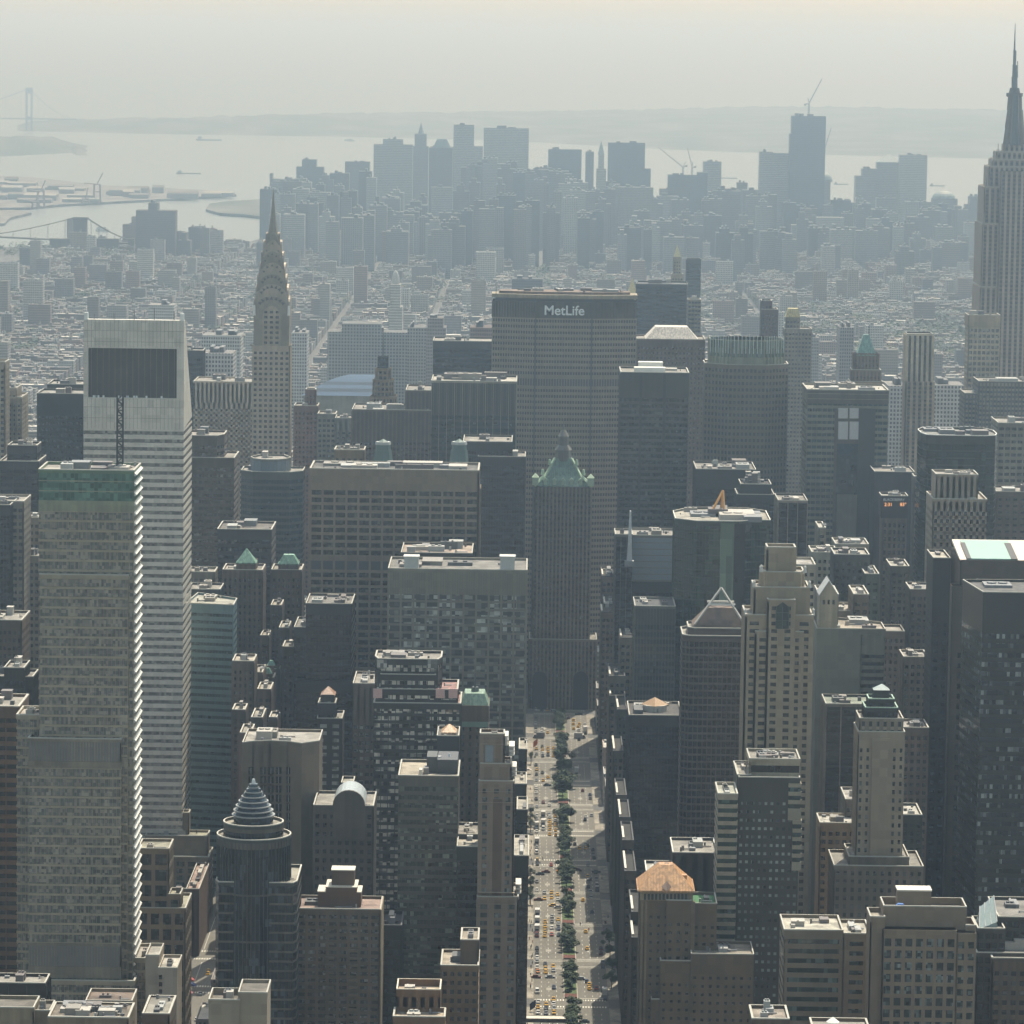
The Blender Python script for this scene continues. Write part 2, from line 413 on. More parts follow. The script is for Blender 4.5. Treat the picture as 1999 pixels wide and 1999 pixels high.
# ------------------------------------------------------------------ ground, water, far land, haze
def sheet(name, pts, z, mat, kind="structure", thick=None):
    b = MB(); b.poly([(x, y, z) for x, y in pts])
    return tag(b.build(name, mat), kind=kind)
def groundmat():
    m, n, l, b = nodes("asphalt"); p = pos(n)
    f = mth(n, l, 'ADD', mth(n, l, 'MULTIPLY', noise(n, l, 0.03, 5, p), .5), mth(n, l, 'MULTIPLY', noise(n, l, 0.8, 4, p), .5))
    mr = n.new("ShaderNodeMapRange"); l.new(f, mr.inputs[0]); mr.inputs[1].default_value = .35; mr.inputs[2].default_value = .65
    l.new(mixc(n, l, mr.outputs[0], (0.06, 0.06, 0.058), (0.12, 0.117, 0.11)), b.inputs["Base Color"]); b.inputs["Roughness"].default_value = 0.85
    return m
def watermat():
    m, n, l, b = nodes("harbour_water"); p = pos(n)
    b.inputs["Base Color"].default_value = (0.09, 0.1, 0.095, 1); b.inputs["Roughness"].default_value = 0.32
    bp = n.new("ShaderNodeBump"); bp.inputs["Strength"].default_value = 0.5; bp.inputs["Distance"].default_value = 2.0
    l.new(noise(n, l, 0.02, 5, vscale(n, l, p, (1, 0.4, 1))), bp.inputs["Height"]); l.new(bp.outputs[0], b.inputs["Normal"])
    return m
ASPH = groundmat()
FAR = 46500
hw = 13000
b = MB(); b.poly([(-hw, -3500, -3), (hw, -3500, -3), (hw, FAR-1550, -3), (-hw, FAR-1550, -3)])
tag(b.build("water", watermat()), kind="structure")
land = [(-2500, -3000), (2500, -3000), (2400, 3000), (2000, 6800), (1300, 8000), (500, 8450), (-300, 8500), (-560, 7700), (-640, 6900), (-1050, 6780), (-2500, 6700)]
b = MB(); b.hexa([(x, y, -6) for x, y in land], [(x, y, 0) for x, y in land]); tag(b.build("ground", ASPH), kind="structure")
ELEV = {}
def shore(pts): return [tuple(GP(x, y, -3))[:2] for x, y in pts]
def hill(name, near, ridge_px, far_extra, mat, steps=8, seed=1, bump=10):
    """land whose near shore runs through the pixels NEAR and whose skyline passes RIDGE_PX (y at the same columns)"""
    q = random.Random(seed); b = MB(); rows = []
    n = len(near)
    for i, ((x, y), ry) in enumerate(zip(near, ridge_px)):
        p = GP(x, y, -3); D = p.y-CAM.y
        fe = far_extra if not callable(far_extra) else far_extra(x)
        top = W(x, ry, p.y+fe).z
        row = []
        for k in range(steps+1):
            t = k/steps; yy = p.y+fe*1.4*t
            xx = CAM.x+(p.x-CAM.x)*(yy-CAM.y)/D
            tt = min(1, t*1.4); h = -3+(top+3)*math.sin(tt*math.pi/2)**1.3*(1 if t < .75 else (1-t)*4*.6+.4)
            row.append((xx, yy, h+(q.uniform(-bump, bump)*tt if 0 < k else 0)))
        rows.append(row)
    for i in range(n-1):
        for k in range(steps):
            b.poly([rows[i][k], rows[i+1][k], rows[i+1][k+1], rows[i][k+1]])
    o = b.build(name, mat, smooth=True); return tag(o, kind="structure")
def hillmat(c1, c2, sc_):
    m, n, l, b = nodes("wooded_land"); p = pos(n)
    mr = n.new("ShaderNodeMapRange"); l.new(noise(n, l, sc_, 6, p), mr.inputs[0]); mr.inputs[1].default_value = .4; mr.inputs[2].default_value = .62
    l.new(mixc(n, l, mr.outputs[0], c1, c2), b.inputs["Base Color"]); b.inputs["Roughness"].default_value = .9
    return m
WOOD = hillmat((0.035, 0.05, 0.03), (0.13, 0.13, 0.12), 0.004)
def lerp(pts, x):
    for (a, b_), (c, d) in zip(pts, pts[1:]):
        if a <= x <= c: return b_+(d-b_)*(x-a)/(c-a)
    return pts[-1][1] if x > pts[-1][0] else pts[0][1]
xs = [33+i*14 for i in range(160)]
sh = [(0, 252), (33, 256), (300, 262), (700, 268), (1000, 276), (1300, 292), (1500, 300), (1999, 312), (2300, 316)]
rg = [(0, 250), (33, 248), (60, 238), (100, 234), (350, 230), (600, 222), (800, 220), (1050, 217), (1250, 214), (1480, 208), (1620, 207), (1800, 212), (1999, 214), (2300, 218)]
qq = random.Random(5)
hill("hills", [(x, lerp(sh, x)) for x in xs], [lerp(rg, x)+qq.uniform(-.8, .8) for x in xs], lambda x: 900 if x < 500 else 900+min(1, (x-500)/900)*4600, WOOD, 10, 3, 5)
xs = [-200+i*10 for i in range(44)]
hill("far_shore", [(x, 306-0.5*abs(x)*.1 if x < 150 else 304) for x in xs], [lerp([(-200, 262), (100, 266), (150, 283), (180, 296), (232, 302)], x)+qq.uniform(-.8, .8) for x in xs], 900, WOOD, 6, 4, 4)
far_hills = [(-6000, 43000), (6000, 44000)]
def island(name, pts, h, mat, kind="structure"):
    b = MB(); g = shore(pts)
    if area(g) < 0: g = g[::-1]
    b.hexa([(x, y, -4) for x, y in g], [(x, y, h) for x, y in g]); return tag(b.build(name, mat), kind=kind)
DOCK = hillmat((0.08, 0.08, 0.08), (0.22, 0.21, 0.19), 0.02)
island("dock_land", [(-60, 345), (60, 350), (200, 366), (330, 372), (445, 378), (462, 384), (380, 390), (250, 397), (120, 404), (60, 410), (-60, 412)], 3, DOCK)
island("pier_land", [(-60, 416), (30, 415), (62, 420), (20, 430), (10, 441), (-60, 446)], 3, DOCK)
island("island", [(402, 414), (410, 403), (450, 398), (540, 392), (640, 392), (640, 428), (520, 430), (480, 425), (430, 422)], 4, WOOD)
hz = MB(); hz.box(-hw-500, hw+500, -4000, FAR+500, -8, 600)
hm = bpy.data.materials.new("haze_air"); hm.use_nodes = True
hn = hm.node_tree.nodes; hn.clear(); ho = hn.new("ShaderNodeOutputMaterial"); pv = hn.new("ShaderNodeVolumePrincipled")
pv.inputs["Color"].default_value = (*HAZE_COLOR, 1); pv.inputs["Density"].default_value = HAZE_DENSITY
pv.inputs["Anisotropy"].default_value = HAZE_ANISO; pv.inputs["Absorption Color"].default_value = (1, 1, 1, 1)
hm.node_tree.links.new(pv.outputs[0], ho.inputs["Volume"])
tag(hz.build("haze", hm), kind="stuff")

# ------------------------------------------------------------------ styles
C_TAN, C_GREY, C_LIME, C_BRN, C_DK, C_RED, C_WHT = (0.3, 0.26, 0.21), (0.3, 0.3, 0.29), (0.46, 0.43, 0.38), (0.17, 0.135, 0.11), (0.035, 0.035, 0.037), (0.22, 0.14, 0.11), (0.62, 0.6, 0.55)
GD = glass((0.02, 0.023, 0.025), 0.22, (0.28, 0.28, 0.25))
GM = glass((0.03, 0.035, 0.038), 0.3, (0.25, 0.25, 0.22))
GB = glass((0.2, 0.19, 0.16), 0.55, (0.36, 0.32, 0.25), (.9, .9, 1.3), rough=.15, spec=0.9)  # beige pane pattern paints the tower's broken reflections into the glass colour
GT = glass((0.02, 0.045, 0.045), 0.15, (0.12, 0.2, 0.19))
GBLU = glass((0.03, 0.045, 0.055), 0.15, (0.12, 0.16, 0.18))
GBLK = glass((0.012, 0.013, 0.014), 0.12, (0.13, 0.13, 0.12))
GGRN = glass((0.012, 0.03, 0.022), 0.25, (0.05, 0.11, 0.07), (2, 2, 8), spec=.8)
GLIT = glass((0.025, 0.028, 0.028), 0.45, (0.42, 0.42, 0.36), (1.5, 1.5, 2.0))
BLKW = wall((0.022, 0.021, 0.02), 0.45, .15)
DKGL = wall((0.03, 0.035, 0.04), 0.4, .15)
S_BLACK = St(BLKW, GBLK, 3.8, .62, .12, 1.6, .16, .25, top=6)
S_BLUEBLK = St(wall((0.02, 0.026, 0.034), .4, .15), GBLK, 3.8, .62, .1, 1.6, .16, .25, top=6)
S_BROWN = St(wall(C_BRN), GD, 3.5, .5, .25, 3.0, 1.3, .3, single=True, top=5)
S_TAN = St(wall(C_TAN), GD, 3.4, .5, .25, 3.2, 1.5, .3, single=True, top=5)
S_LIME = St(wall(C_LIME), GD, 3.6, .52, .25, 3.0, 1.3, .35, single=True, top=5)
S_BANDBRN = St(wall((0.12, 0.1, 0.09)), GD, 3.7, .5, .3, 6, .3, .1, top=6)
S_TEAL = St(wall((0.14, 0.28, 0.4), .5, .15), GT, 3.7, .42, .15, 1.5, .08, .1, top=5)
S_GREYW = St(wall(C_GREY), GM, 3.6, .5, .25, 2.8, 1.1, .3, single=True, top=4)
# ------------------------------------------------------------------ left side
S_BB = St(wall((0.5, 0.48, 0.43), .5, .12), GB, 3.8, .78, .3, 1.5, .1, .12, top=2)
S_BBG = St(wall((0.17, 0.3, 0.22), .45, .1), glass((0.15, 0.27, 0.2), 0, spec=.3), 3.85, .9, .25, 1.5, .12, .15, top=.8, sp=wall((0.4, 0.46, 0.4)))
S_RIB = St(wall((0.34, 0.33, 0.31)), flat((0.16, 0.155, 0.15)), 9.0, .9, .3, 1.1, .5, .15, top=1)
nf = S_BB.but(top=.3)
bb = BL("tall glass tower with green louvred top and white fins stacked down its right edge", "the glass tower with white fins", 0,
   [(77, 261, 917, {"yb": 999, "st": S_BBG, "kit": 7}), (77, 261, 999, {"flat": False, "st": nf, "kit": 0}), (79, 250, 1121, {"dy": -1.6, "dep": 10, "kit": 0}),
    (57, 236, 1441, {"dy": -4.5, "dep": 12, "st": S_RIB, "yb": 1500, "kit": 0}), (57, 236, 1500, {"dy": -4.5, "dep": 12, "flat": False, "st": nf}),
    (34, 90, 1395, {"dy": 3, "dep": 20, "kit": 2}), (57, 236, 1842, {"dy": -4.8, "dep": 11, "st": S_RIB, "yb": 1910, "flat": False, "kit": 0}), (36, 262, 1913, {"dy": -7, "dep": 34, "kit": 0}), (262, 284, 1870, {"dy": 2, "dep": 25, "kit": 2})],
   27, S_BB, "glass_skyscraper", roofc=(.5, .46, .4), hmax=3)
def fins(rt, xr_px, yt, ybm, Y, dep, pitch, depth=1.0):
    off = tuple(rt.location); x = W(xr_px, yt, Y).x+.3; z = W(xr_px, yt, Y).z-1.2; zb = W(xr_px, ybm, Y).z
    fm = flat((0.6, 0.58, 0.52), 0.5)
    while z > zb:
        b = MB()
        b.hexa([(x, Y, z-1.2), (x+.35, Y, z-1.5), (x+.35, Y+dep, z-1.5), (x, Y+dep, z-1.2)], [(x, Y, z), (x+depth, Y, z-.9), (x+depth, Y+dep, z-.9), (x, Y+dep, z)])
        b.build("sun_fin", fm, rt, off); z -= pitch
fins(bb, 261, 917, 1905, 0, 26, 3.8)
fins(bb, 284, 1878, 2060, 2, 25, 3.8)
# lattice mast on its roof
t = W(235, 770, 14); base = W(235, 908, 14)
mr_ = root("lattice_mast", "black lattice mast rising from the roof of the tower with white fins", "mast", (t.x, 14, base.z-1))
b = MB(); w = 1.1; z0, z1 = base.z-1, t.z
for sx in (-1, 1):
    for sy in (-1, 1): b.bar((t.x+sx*w, 14+sy*w, z0), (t.x+sx*w, 14+sy*w, z1), .34)
z = z0; i = 0
while z < z1-1.8:
    s = 1 if i % 2 else -1
    for yy in (14-w, 14+w): b.bar((t.x-w*s, yy, z), (t.x+w*s, yy, z+2.0), .24); b.bar((t.x-w, yy, z), (t.x+w, yy, z), .2)
    for xx in (t.x-w, t.x+w): b.bar((xx, 14-w*s, z), (xx, 14+w*s, z+2.0), .24)
    z += 2.0; i += 1
b.build("lattice", flat((0.02, 0.02, 0.022), .6), mr_, tuple(mr_.location))
b = MB(); b.box(t.x-2, t.x+2, 12, 16, z0-.6, z0+.5); b.build("base", flat((0.05, 0.05, 0.05)), mr_, tuple(mr_.location))

# slanted-roof aluminium tower
S_CITI = St(wall((0.92, 0.98, 1.08), .45, .07, .0), glass((0.3, 0.27, 0.23), .3, (.42, .4, .34), (1.2, 1.2, 1.3)), 3.86, .45, .1, 400, 0, .0, top=1)
Yc = 419
xl, xr = W(164, 625, Yc).x, W(359.5, 625, Yc).x
zt, zf = W(262, 625, Yc).z, W(262, 838, Yc).z
ct = root("slanted_roof_skyscraper", "silvery banded tower with steeply slanted roof and dark recessed panel near the top", "skyscraper", ((xl+xr)/2, Yc+24, 0))
ct["Y"] = Yc
o = tuple(ct.location); depc = xr-xl
section(ct, rect(xl, xr, Yc, Yc+depc), 0, zf, S_CITI, roof=False)
b = MB()
pl, prr = xl+(171-164)/195*depc, xr-(359-347)/195*depc
pz1, pz0 = W(262, 679, Yc).z, W(262, 779, Yc).z
A = .12
def q4(x0, x1, z0, z1, y=Yc-A): b.poly([(x0, y, z0), (x1, y, z0), (x1, y, z1), (x0, y, z1)])
q4(xl-A, pl, zf, zt); q4(prr, xr+A, zf, zt); q4(pl, prr, pz1, zt); q4(pl, prr, zf, pz0)
sh_ = (zt-zf)
for xx, s in ((xl-A, 1), (xr+A, -1)):
    pp = [(xx, Yc-A, zf), (xx, Yc-A, zt), (xx, Yc+5, zt), (xx, Yc+depc, zf+2)]; b.poly(pp if s > 0 else pp[::-1])
b.poly([(xl-A, Yc-A, zt), (xr+A, Yc-A, zt), (xr+A, Yc+5, zt), (xl-A, Yc+5, zt)])
b.poly([(xl-A, Yc+5, zt), (xr+A, Yc+5, zt), (xr+A, Yc+depc, zf+2), (xl-A, Yc+depc, zf+2)])
for (x0, x1, z0, z1) in ((pl-.01, pl+.4, pz0, pz1), (prr-.4, prr+.01, pz0, pz1)): b.box(x0, x1, Yc-A, Yc+2.6, z0, z1)
b.box(pl, prr, Yc-A+.01, Yc+2.6, pz1-.4, pz1+.02); b.box(pl, prr, Yc-A+.01, Yc+2.6, pz0-.02, pz0+.4)
b.build("crown", S_CITI.wl, ct, o)
b = MB(); b.poly([(pl, Yc+2.5, pz0), (prr, Yc+2.5, pz0), (prr, Yc+2.5, pz1), (pl, Yc+2.5, pz1)])
for k in range(15): x = pl+(prr-pl)*(k+.6)/15.2; b.box(x-.12, x+.12, Yc+2.2, Yc+2.5, pz0, pz1, 1)
b.build("louvre_panel", [wall((0.085, 0.075, 0.07), .6, .15), wall((.3, .29, .27))], ct, o)
b = MB()
for k in range(14): 
    x = pl+1+(prr-pl-2)*R.random(); b.box(x, x+.9, Yc+.6, Yc+1.6, pz0+.4, pz0+1.4)
b.build("roof_lights", flat((.8, .8, .76)), ct, o)
b = MB()   # panel joints
for zz in [zf+(zt-zf)*k/10 for k in range(1, 10)]:
    b.box(xl-A, pl if pz0 < zz < pz1 else xr+A, Yc-A-.04, Yc-A+.02, zz-.12, zz)
for k in range(1, 26): 
    x = xl+depc*k/26
    b.box(x-.06, x+.06, Yc-A-.03, Yc-A+.02, pz1, zt-.1); b.box(x-.06, x+.06, Yc-A-.03, Yc-A+.02, zf, pz0)
b.build("panel_joints", wall((.27, .26, .24)), ct, o)
for k, x in enumerate((xl+1, xr-1)):
    b = MB(); b.box(x-.9, x+.9, Yc+1, Yc+3, zt, zt+3.2); b.build("roof_cradle", flat((.75, .75, .7)), ct, o)
b = MB()
for k in range(5): x = xl+depc*(.1+.2*k); b.bar((x, Yc+2, zt), (x, Yc+2, zt+R.uniform(2, 6)), .25)
b.build("antenna", flat((.1, .1, .1)), ct, o)
HEROES.append((xl, xr, Yc, Yc+depc, zt)); ANCHORS.append(("the slanted-roof silver tower", 164, 371, 625, Yc))

BL("teal banded tower with planted triangular roof beside the slanted-roof silver tower", "the teal banded tower", 480, [(362, 456, 1180, {"poly": [(0, .12), (1, 0), (1, .55), (.12, 1)], "kit": 3})], 44, S_TEAL, roofc=(.5, .48, .4), hmax=2)
BL("flat black tower with scattered lit windows left of the slanted-roof silver tower", "the black tower with scattered lights", 900, [(73, 163, 768, {"kit": 2}), (93, 163, 750, {"dy": 70, "kit": 3})], 32, St(wall((0.03, 0.034, 0.036), .5, .12), glass((0.015, 0.017, 0.018), .1, (.4, .42, .4)), 3.5, .45, .1, 2.4, 1.1, .1, top=14, single=False))
BL("dark tower with pale vertical ribs low at the far left", "the dark ribbed tower at far left", 700, [(16, 72, 869, {"dy": 10, "dep": 20}), (0, 76, 900, {})], 34, St(wall((0.05, 0.048, 0.05)), GBLK, 3.7, .55, .1, 7.5, .9, .4, top=5, sp=wall((.06, .06, .065))))
BL("tall thin beige slab cut by the left edge of the picture", "the thin beige slab", 1000, [(-30, 10, 706)], 20, S_LIME, "apartment_tower")
BL("pale stepped apartment block with bright right flank at far left", None, 1060, [(8, 32, 757), (8, 42, 775, {"dep": 34})], 26, S_LIME.but(fl=3.0), "apartment_tower", "building")
BL("dark tower with grey right flank at the left edge", "the grey-flanked tower", 560, [(-30, 20, 985), (-30, 46, 978, {"dy": 12, "dep": 30, "st": S_GREYW.but(single=False)})], 30, S_BLACK)
BL("narrow grey tower with slotted top tucked behind the glass tower's left edge", None, 600, [(47, 77, 1085), (47, 77, 1010, {"dy": 20})], 22, S_GREYW.but(single=False))
BL("brown office block with rows of dark windows and roof plant at left edge", "the brown block at the left edge", 260, [(-40, 42, 1210, {"kit": 4})], 30, S_BROWN.but(bay=2.2, pw=.8, single=False), "office_block", "building")
BL("small black block in front of the brown block at left edge", None, 190, [(9, 47, 1303), (-30, 64, 1320, {"dy": 4})], 20, S_BLACK, "office_block", "building")
BL("reddish brown tower with deep dark window bands cut by the left edge", "the reddish banded tower", 60, [(-60, 36, 1378, {"kit": 2})], 30, St(wall((0.19, 0.125, 0.095)), GBLK, 3.7, .5, .5, 5, .5, .2, top=5))
BL("beige block with slotted crown left of the spired tower", "the beige slot-topped block", 1425, [(379, 497, 745, {"yb": 787, "st": St(wall(C_WHT), GBLK, 14, .72, .3, 3.2, 1.6, .3, top=2.5), "kit": 3}), (379, 497, 787, {"flat": False, "kit": 0})], 40, St(wall(C_WHT), GD, 3.75, .5, .3, 3.7, 1.9, .3, single=True, top=4.5))
BL("dark slab behind the right edge of the slanted-roof silver tower", None, 1500, [(352, 396, 684)], 24, S_BLUEBLK)
BL("dark brown banded tower with chamfered corner right of the slanted-roof silver tower", "the dark brown banded tower", 760, [(360, 435, 850, {"poly": [(0, 0), (.85, 0), (1, .3), (1, 1), (0, 1)], "kit": 3}), (360, 457, 893, {"dy": -3, "dep": 36})], 30, S_BANDBRN)
BL("blue-grey glass tower with curved drum on top in front of the spired tower", "the drum-topped blue glass tower", 860, [(487, 565, 897, {"poly": [(0, .5), (.1, .2), (.3, .03), (.5, 0), (.7, .03), (.9, .2), (1, .5), (.8, 1), (.2, 1)], "kit": 1, "st": St(wall((.2, .23, .24)), flat((.14, .17, .19)), 12, .9, .1, 3, .2, .1, top=1)}),
   (470, 590, 921, {"poly": [(0, .25), (.2, 0), (.8, 0), (1, .25), (1, 1), (0, 1)], "dy": -3})], 30, St(wall((0.09, 0.115, 0.13), .4), GBLU, 3.8, .6, .12, 1.6, .12, .15, top=5))
BL("dark flat-topped tower with pale roof rim and tan roof hut above the green pyramid roof", "the dark tower with pale roof rim", 660, [(426, 530, 1033, {"kit": 4})], 36, S_BANDBRN.but(wl=wall((.05, .047, .045)), sp=wall((.05, .047, .045)), fl=4.2), roofc=(.2, .18, .16), hmax=3)
def hiproof(rt, x0, x1, y0, y1, z0, z1, col, ridge=.0, name="roof", over=.4, mat=None):
    b = MB(); cx, cy_ = (x0+x1)/2, (y0+y1)/2; rx, ry = (x1-x0)*ridge/2, (y1-y0)*ridge/2
    b.hexa([(x0-over, y0-over, z0), (x1+over, y0-over, z0), (x1+over, y1+over, z0), (x0-over, y1+over, z0)],
           [(cx-rx-.05, cy_-ry-.05, z1), (cx+rx+.05, cy_-ry-.05, z1), (cx+rx+.05, cy_+ry+.05, z1), (cx-rx-.05, cy_+ry+.05, z1)])
    b.box(x0-over-.2, x1+over+.2, y0-over-.2, y1+over+.2, z0-.7, z0)
    return b.build(name, mat or seamed(col), rt, tuple(rt.location))
GREENCU = (0.2, 0.36, 0.27)
def capped(label, short, Y, secs, cap, dep, st, ridge, col=GREENCU, nm="hotel_tower", kit=0):
    rt = BL(label, short, Y, secs, dep, st, nm, "building", kit=kit)
    xl, xr, y0p, y1p = cap; a, b = W(xl, y1p, Y), W(xr, y1p, Y); m = (b.x-a.x)
    hiproof(rt, a.x, b.x, Y+1, Y+1+m, a.z, W(xl, y0p, Y).z, col, ridge); return rt
S_BRK = S_BROWN.but(wl=wall((0.2, 0.15, 0.12)), sp=wall((0.15, 0.115, 0.095)), core=wall((.15, .11, .09)), bay=2.6, pw=1.4, rp=.6)
capped("brown brick tower with vertical piers under a green pyramid roof", "the green pyramid-roofed tower", 600, [(464, 497, 1099, {"flat": False, "dy": 1, "dep": 18}), (436, 512, 1112, {"kit": 2})], (463, 498, 1073, 1099), 24, S_BRK.but(single=False), 0.02)
capped("dim brick tower under a green mansard roof right of the green pyramid roof", "the green mansard tower", 640, [(546, 580, 1101, {"flat": False, "dy": 1, "dep": 18}), (531, 588, 1112, {"kit": 2})], (545, 581, 1085, 1101), 24, S_BRK.but(wl=wall((.12, .105, .1)), single=False), 0.55)
capped("narrow brick block with green pitched roof strip on the left-hand avenue", None, 560, [(523, 543, 1300, {"flat": False}), (520, 545, 1305, {"kit": 1})], (523, 536, 1291, 1300), 14, S_BRK.but(single=False), .5)
capped("brick block with green flat-pitched roof nearer on the left-hand avenue", None, 520, [(513, 529, 1316, {"flat": False}), (510, 534, 1322, {"kit": 1})], (513, 529, 1306, 1316), 14, S_BRK.but(single=False), .5)
LEX = [(455, 495, 1290, 430, "brown block with domed corner turret right of the teal tower", (.19, .15, .12)), (455, 478, 1385, 330, "small dark brick block with pink roof right of the teal tower", (.14, .11, .1)),
 (530, 549, 1181, 610, "slim block with sunlit flat roof below the green mansard tower", (.14, .12, .11)), (546, 563, 1225, 570, "slim dark block with long sunlit roof on the left-hand avenue", (.12, .1, .09)),
 (553, 573, 1262, 500, "block with slanting sunlit roof strip beside the black slab", (.13, .11, .1)), (510, 524, 1240, 585, "small brick block with tan roof above the green-roofed pair", (.17, .13, .11)),
 (497, 512, 1312, 470, "low brick block with white roof plant in the left-hand avenue row", (.2, .15, .12)), (504, 528, 1345, 440, "brick block with cluttered pink roof in the left-hand avenue row", (.21, .16, .13)),
 (492, 512, 1400, 380, "dark low block behind the concave stone tower", (.1, .09, .08)), (527, 540, 1400, 400, "low brick block with sloping pale eaves by the left-hand avenue", (.2, .15, .12)),
 (470, 490, 1430, 300, "small block with pink roof terrace left of the concave stone tower", (.2, .14, .12))]
for xl, xr, yt, Y, lb, c in LEX:
    BL(lb, None, Y, [(xl, xr, yt, {"kit": 3})], R.uniform(16, 30), S_BRK.but(wl=wall(c), sp=wall(tuple(v*.85 for v in c)), core=wall(c), single=False, fl=3.3), "brick_building", "building", roofc=R.choice([(.55, .5, .42), (.5, .4, .34), (.45, .42, .36)]), hmax=3)
BL("low dark block with pale skylights behind the teal banded tower", None, 560, [(368, 430, 1150, {"kit": 3})], 24, S_BLACK, "office_block", "building")
BL("grey block with white parapet between the silver tower and the dark rimmed tower", None, 620, [(368, 419, 1116, {"kit": 2})], 20, S_GREYW.but(single=False), "office_block", "building")

# behind / between silver tower and gridded slab
BL("red brown brick tower with narrow raised core right of the spired tower", "the red brown slim tower", 1400, [(598, 616, 760, {"dy": 5, "dep": 10, "kit": 0}), (575, 620, 792, {"kit": 2})], 24, S_BRK.but(wl=wall((.23, .15, .13)), sp=wall((.2, .13, .11)), single=False), "apartment_tower", "building")
BL("small grey punched-window block right of the red brown slim tower", None, 1330, [(621, 655, 808)], 22, S_GREYW.but(single=False), "office_block", "building")
BL("small pale blue-grey block with plain walls above the gridded slab", None, 1300, [(655, 688, 816)], 24, St(wall((.3, .33, .34)), GD, 3.6, .4, .1, 4, 2, .1, top=10), "office_block", "building")
BL("tan stone lump of a roof storey just behind the gridded slab", None, 700, [(654, 711, 878, {"kit": 5})], 20, S_TAN.but(single=False), "hotel_building", "building", roofc=(.35, .3, .24))
for i, (xa, ya, yb_) in enumerate(((747, 861, 900), (896, 861, 904))):
    p = W(xa, yb_, 690); h0, h1 = p.z-14, W(xa, ya, 690).z; s = 8000/2240
    rt = root("twin_tower", ["hotel tower with green copper lantern, left one of a matching pair behind the gridded slab", "hotel tower with green copper lantern, right one of a matching pair behind the gridded slab"][i], "skyscraper", (p.x, 697, 0), "twin lantern-topped hotel towers")
    rt["Y"] = 690; o = tuple(rt.location)
    section(rt, rect(p.x-12, p.x+12, 690, 712), 0, h0, S_TAN.but(single=False), roof=False)
    b = MB(); b.cyl(p.x, 700, h0, h0+9, 7.5, 6.3, 8); b.cyl(p.x, 700, h0+9, h1-6, 5.8, 4.6, 8); b.cyl(p.x, 700, h1-6, h1-2, 4.2, 4.0, 8); b.cyl(p.x, 700, h1-2, h1, 3.9, .4, 8)
    b.build("copper_lantern", flat((.1, .15, .13), .6), rt, o)
    b = MB(); b.cyl(p.x, 700, h1-3, h1-1.4, 4.5, 4.2, 8); b.build("lantern_rim", flat((.4, .4, .37)), rt, o)
    HEROES.append((p.x-12, p.x+12, 690, 712, h1))
S_345 = St(wall((0.3, 0.27, 0.24), .8, .12), GM.copy() and glass((0.022, 0.024, 0.025), .22, (.2, .18, .14)), 3.93, .62, .45, 6.05, 1.15, .55, single=True, top=2.4, mech=((1100, 1117),), cap=98)
BL("wide gridded concrete slab with tall top-row openings in the centre left", "the wide gridded slab", 571, [(607, 934, 916, {"yb": 950, "st": S_345.but(fl=7.6, wh=.86, top=5.0, mech=()), "kit": 9}), (607, 934, 950, {"flat": False, "kit": 0})], 38, S_345, "office_slab", roofc=(.16, .15, .14), hmax=3)
BL("black bronze tower with tan roof terrace and plant behind the ribbed grey slab", "the black tower with roof plant", 495, [(784, 922, 1079, {"kit": 7})], 40, S_BLACK.but(top=8), roofc=(.5, .4, .32), hmax=4)
S_399 = St(wall((0.3, 0.3, 0.28), .6, .1), glass((.1, .1, .095), .4, (.55, .55, .5), (2.1, 2.1, 1.9)), 3.85, .72, .2, 6.35, .95, .5, top=12.6, slat=(1.15, .45, .15, 12.4), sp=wall((.24, .245, .24), .5, .1))
r399 = BL("ribbed grey slab with many pale blinds and a blank ribbed crown in the centre", "the ribbed grey slab", 412, [(759, 1029, 1111, {"kit": 4})], 44, S_399, "office_slab", roofc=(.3, .28, .25), hmax=2)
for xa in (803, 991):
    a = W(xa-14, 1112, 412); b_ = W(xa+14, 1112, 412); b = MB(); b.box(a.x, b_.x, 415, 423, a.z-1, a.z+5.5); b.box(a.x-.4, b_.x+.4, 414.6, 423.4, a.z+5.5, a.z+6)
    b.build("bulkhead", flat((.5, .5, .46)), r399, tuple(r399.location))
BL("black tower with pale roof corner left of the green-roofed tower", "the black stepped tower", 925, [(905, 1000, 862, {"kit": 2}), (934, 1026, 891, {"dy": -6, "dep": 30, "kit": 2})], 40, S_BLUEBLK.but(rp=.4, wl=wall((.04, .045, .055), .4)))
BL("dark tower with white vertical mullions and sunlit roof clutter left of the sign-topped tower", "the white-mullioned dark tower", 1000, [(843, 1009, 744, {"kit": 9})], 44, St(wall((.4, .4, .4), .5), GT, 3.9, .6, .12, 4.9, .3, .4, top=22, sp=DKGL, core=DKGL, slat=(2.4, .12, .1, 21.5)), roofc=(.6, .56, .48))
BL("plain dark navy slab behind the white-mullioned dark tower", "the navy slab", 1465, [(846, 966, 666, {"kit": 4})], 40, S_BLUEBLK.but(rp=.1, pw=.05))
BL("brown tower striped with vertical piers, wide and flat-topped, left of the white-mullioned tower", "the brown pier-striped block", 1180, [(793, 846, 762, {"dy": 8, "kit": 3}), (688, 846, 800, {"kit": 5})], 46, St(wall((.2, .155, .13)), GD, 3.7, .5, .1, 2.7, 1.0, .6, top=22, sp=wall((.1, .09, .085)), core=wall((.13, .11, .1))), roofc=(.35, .32, .28))
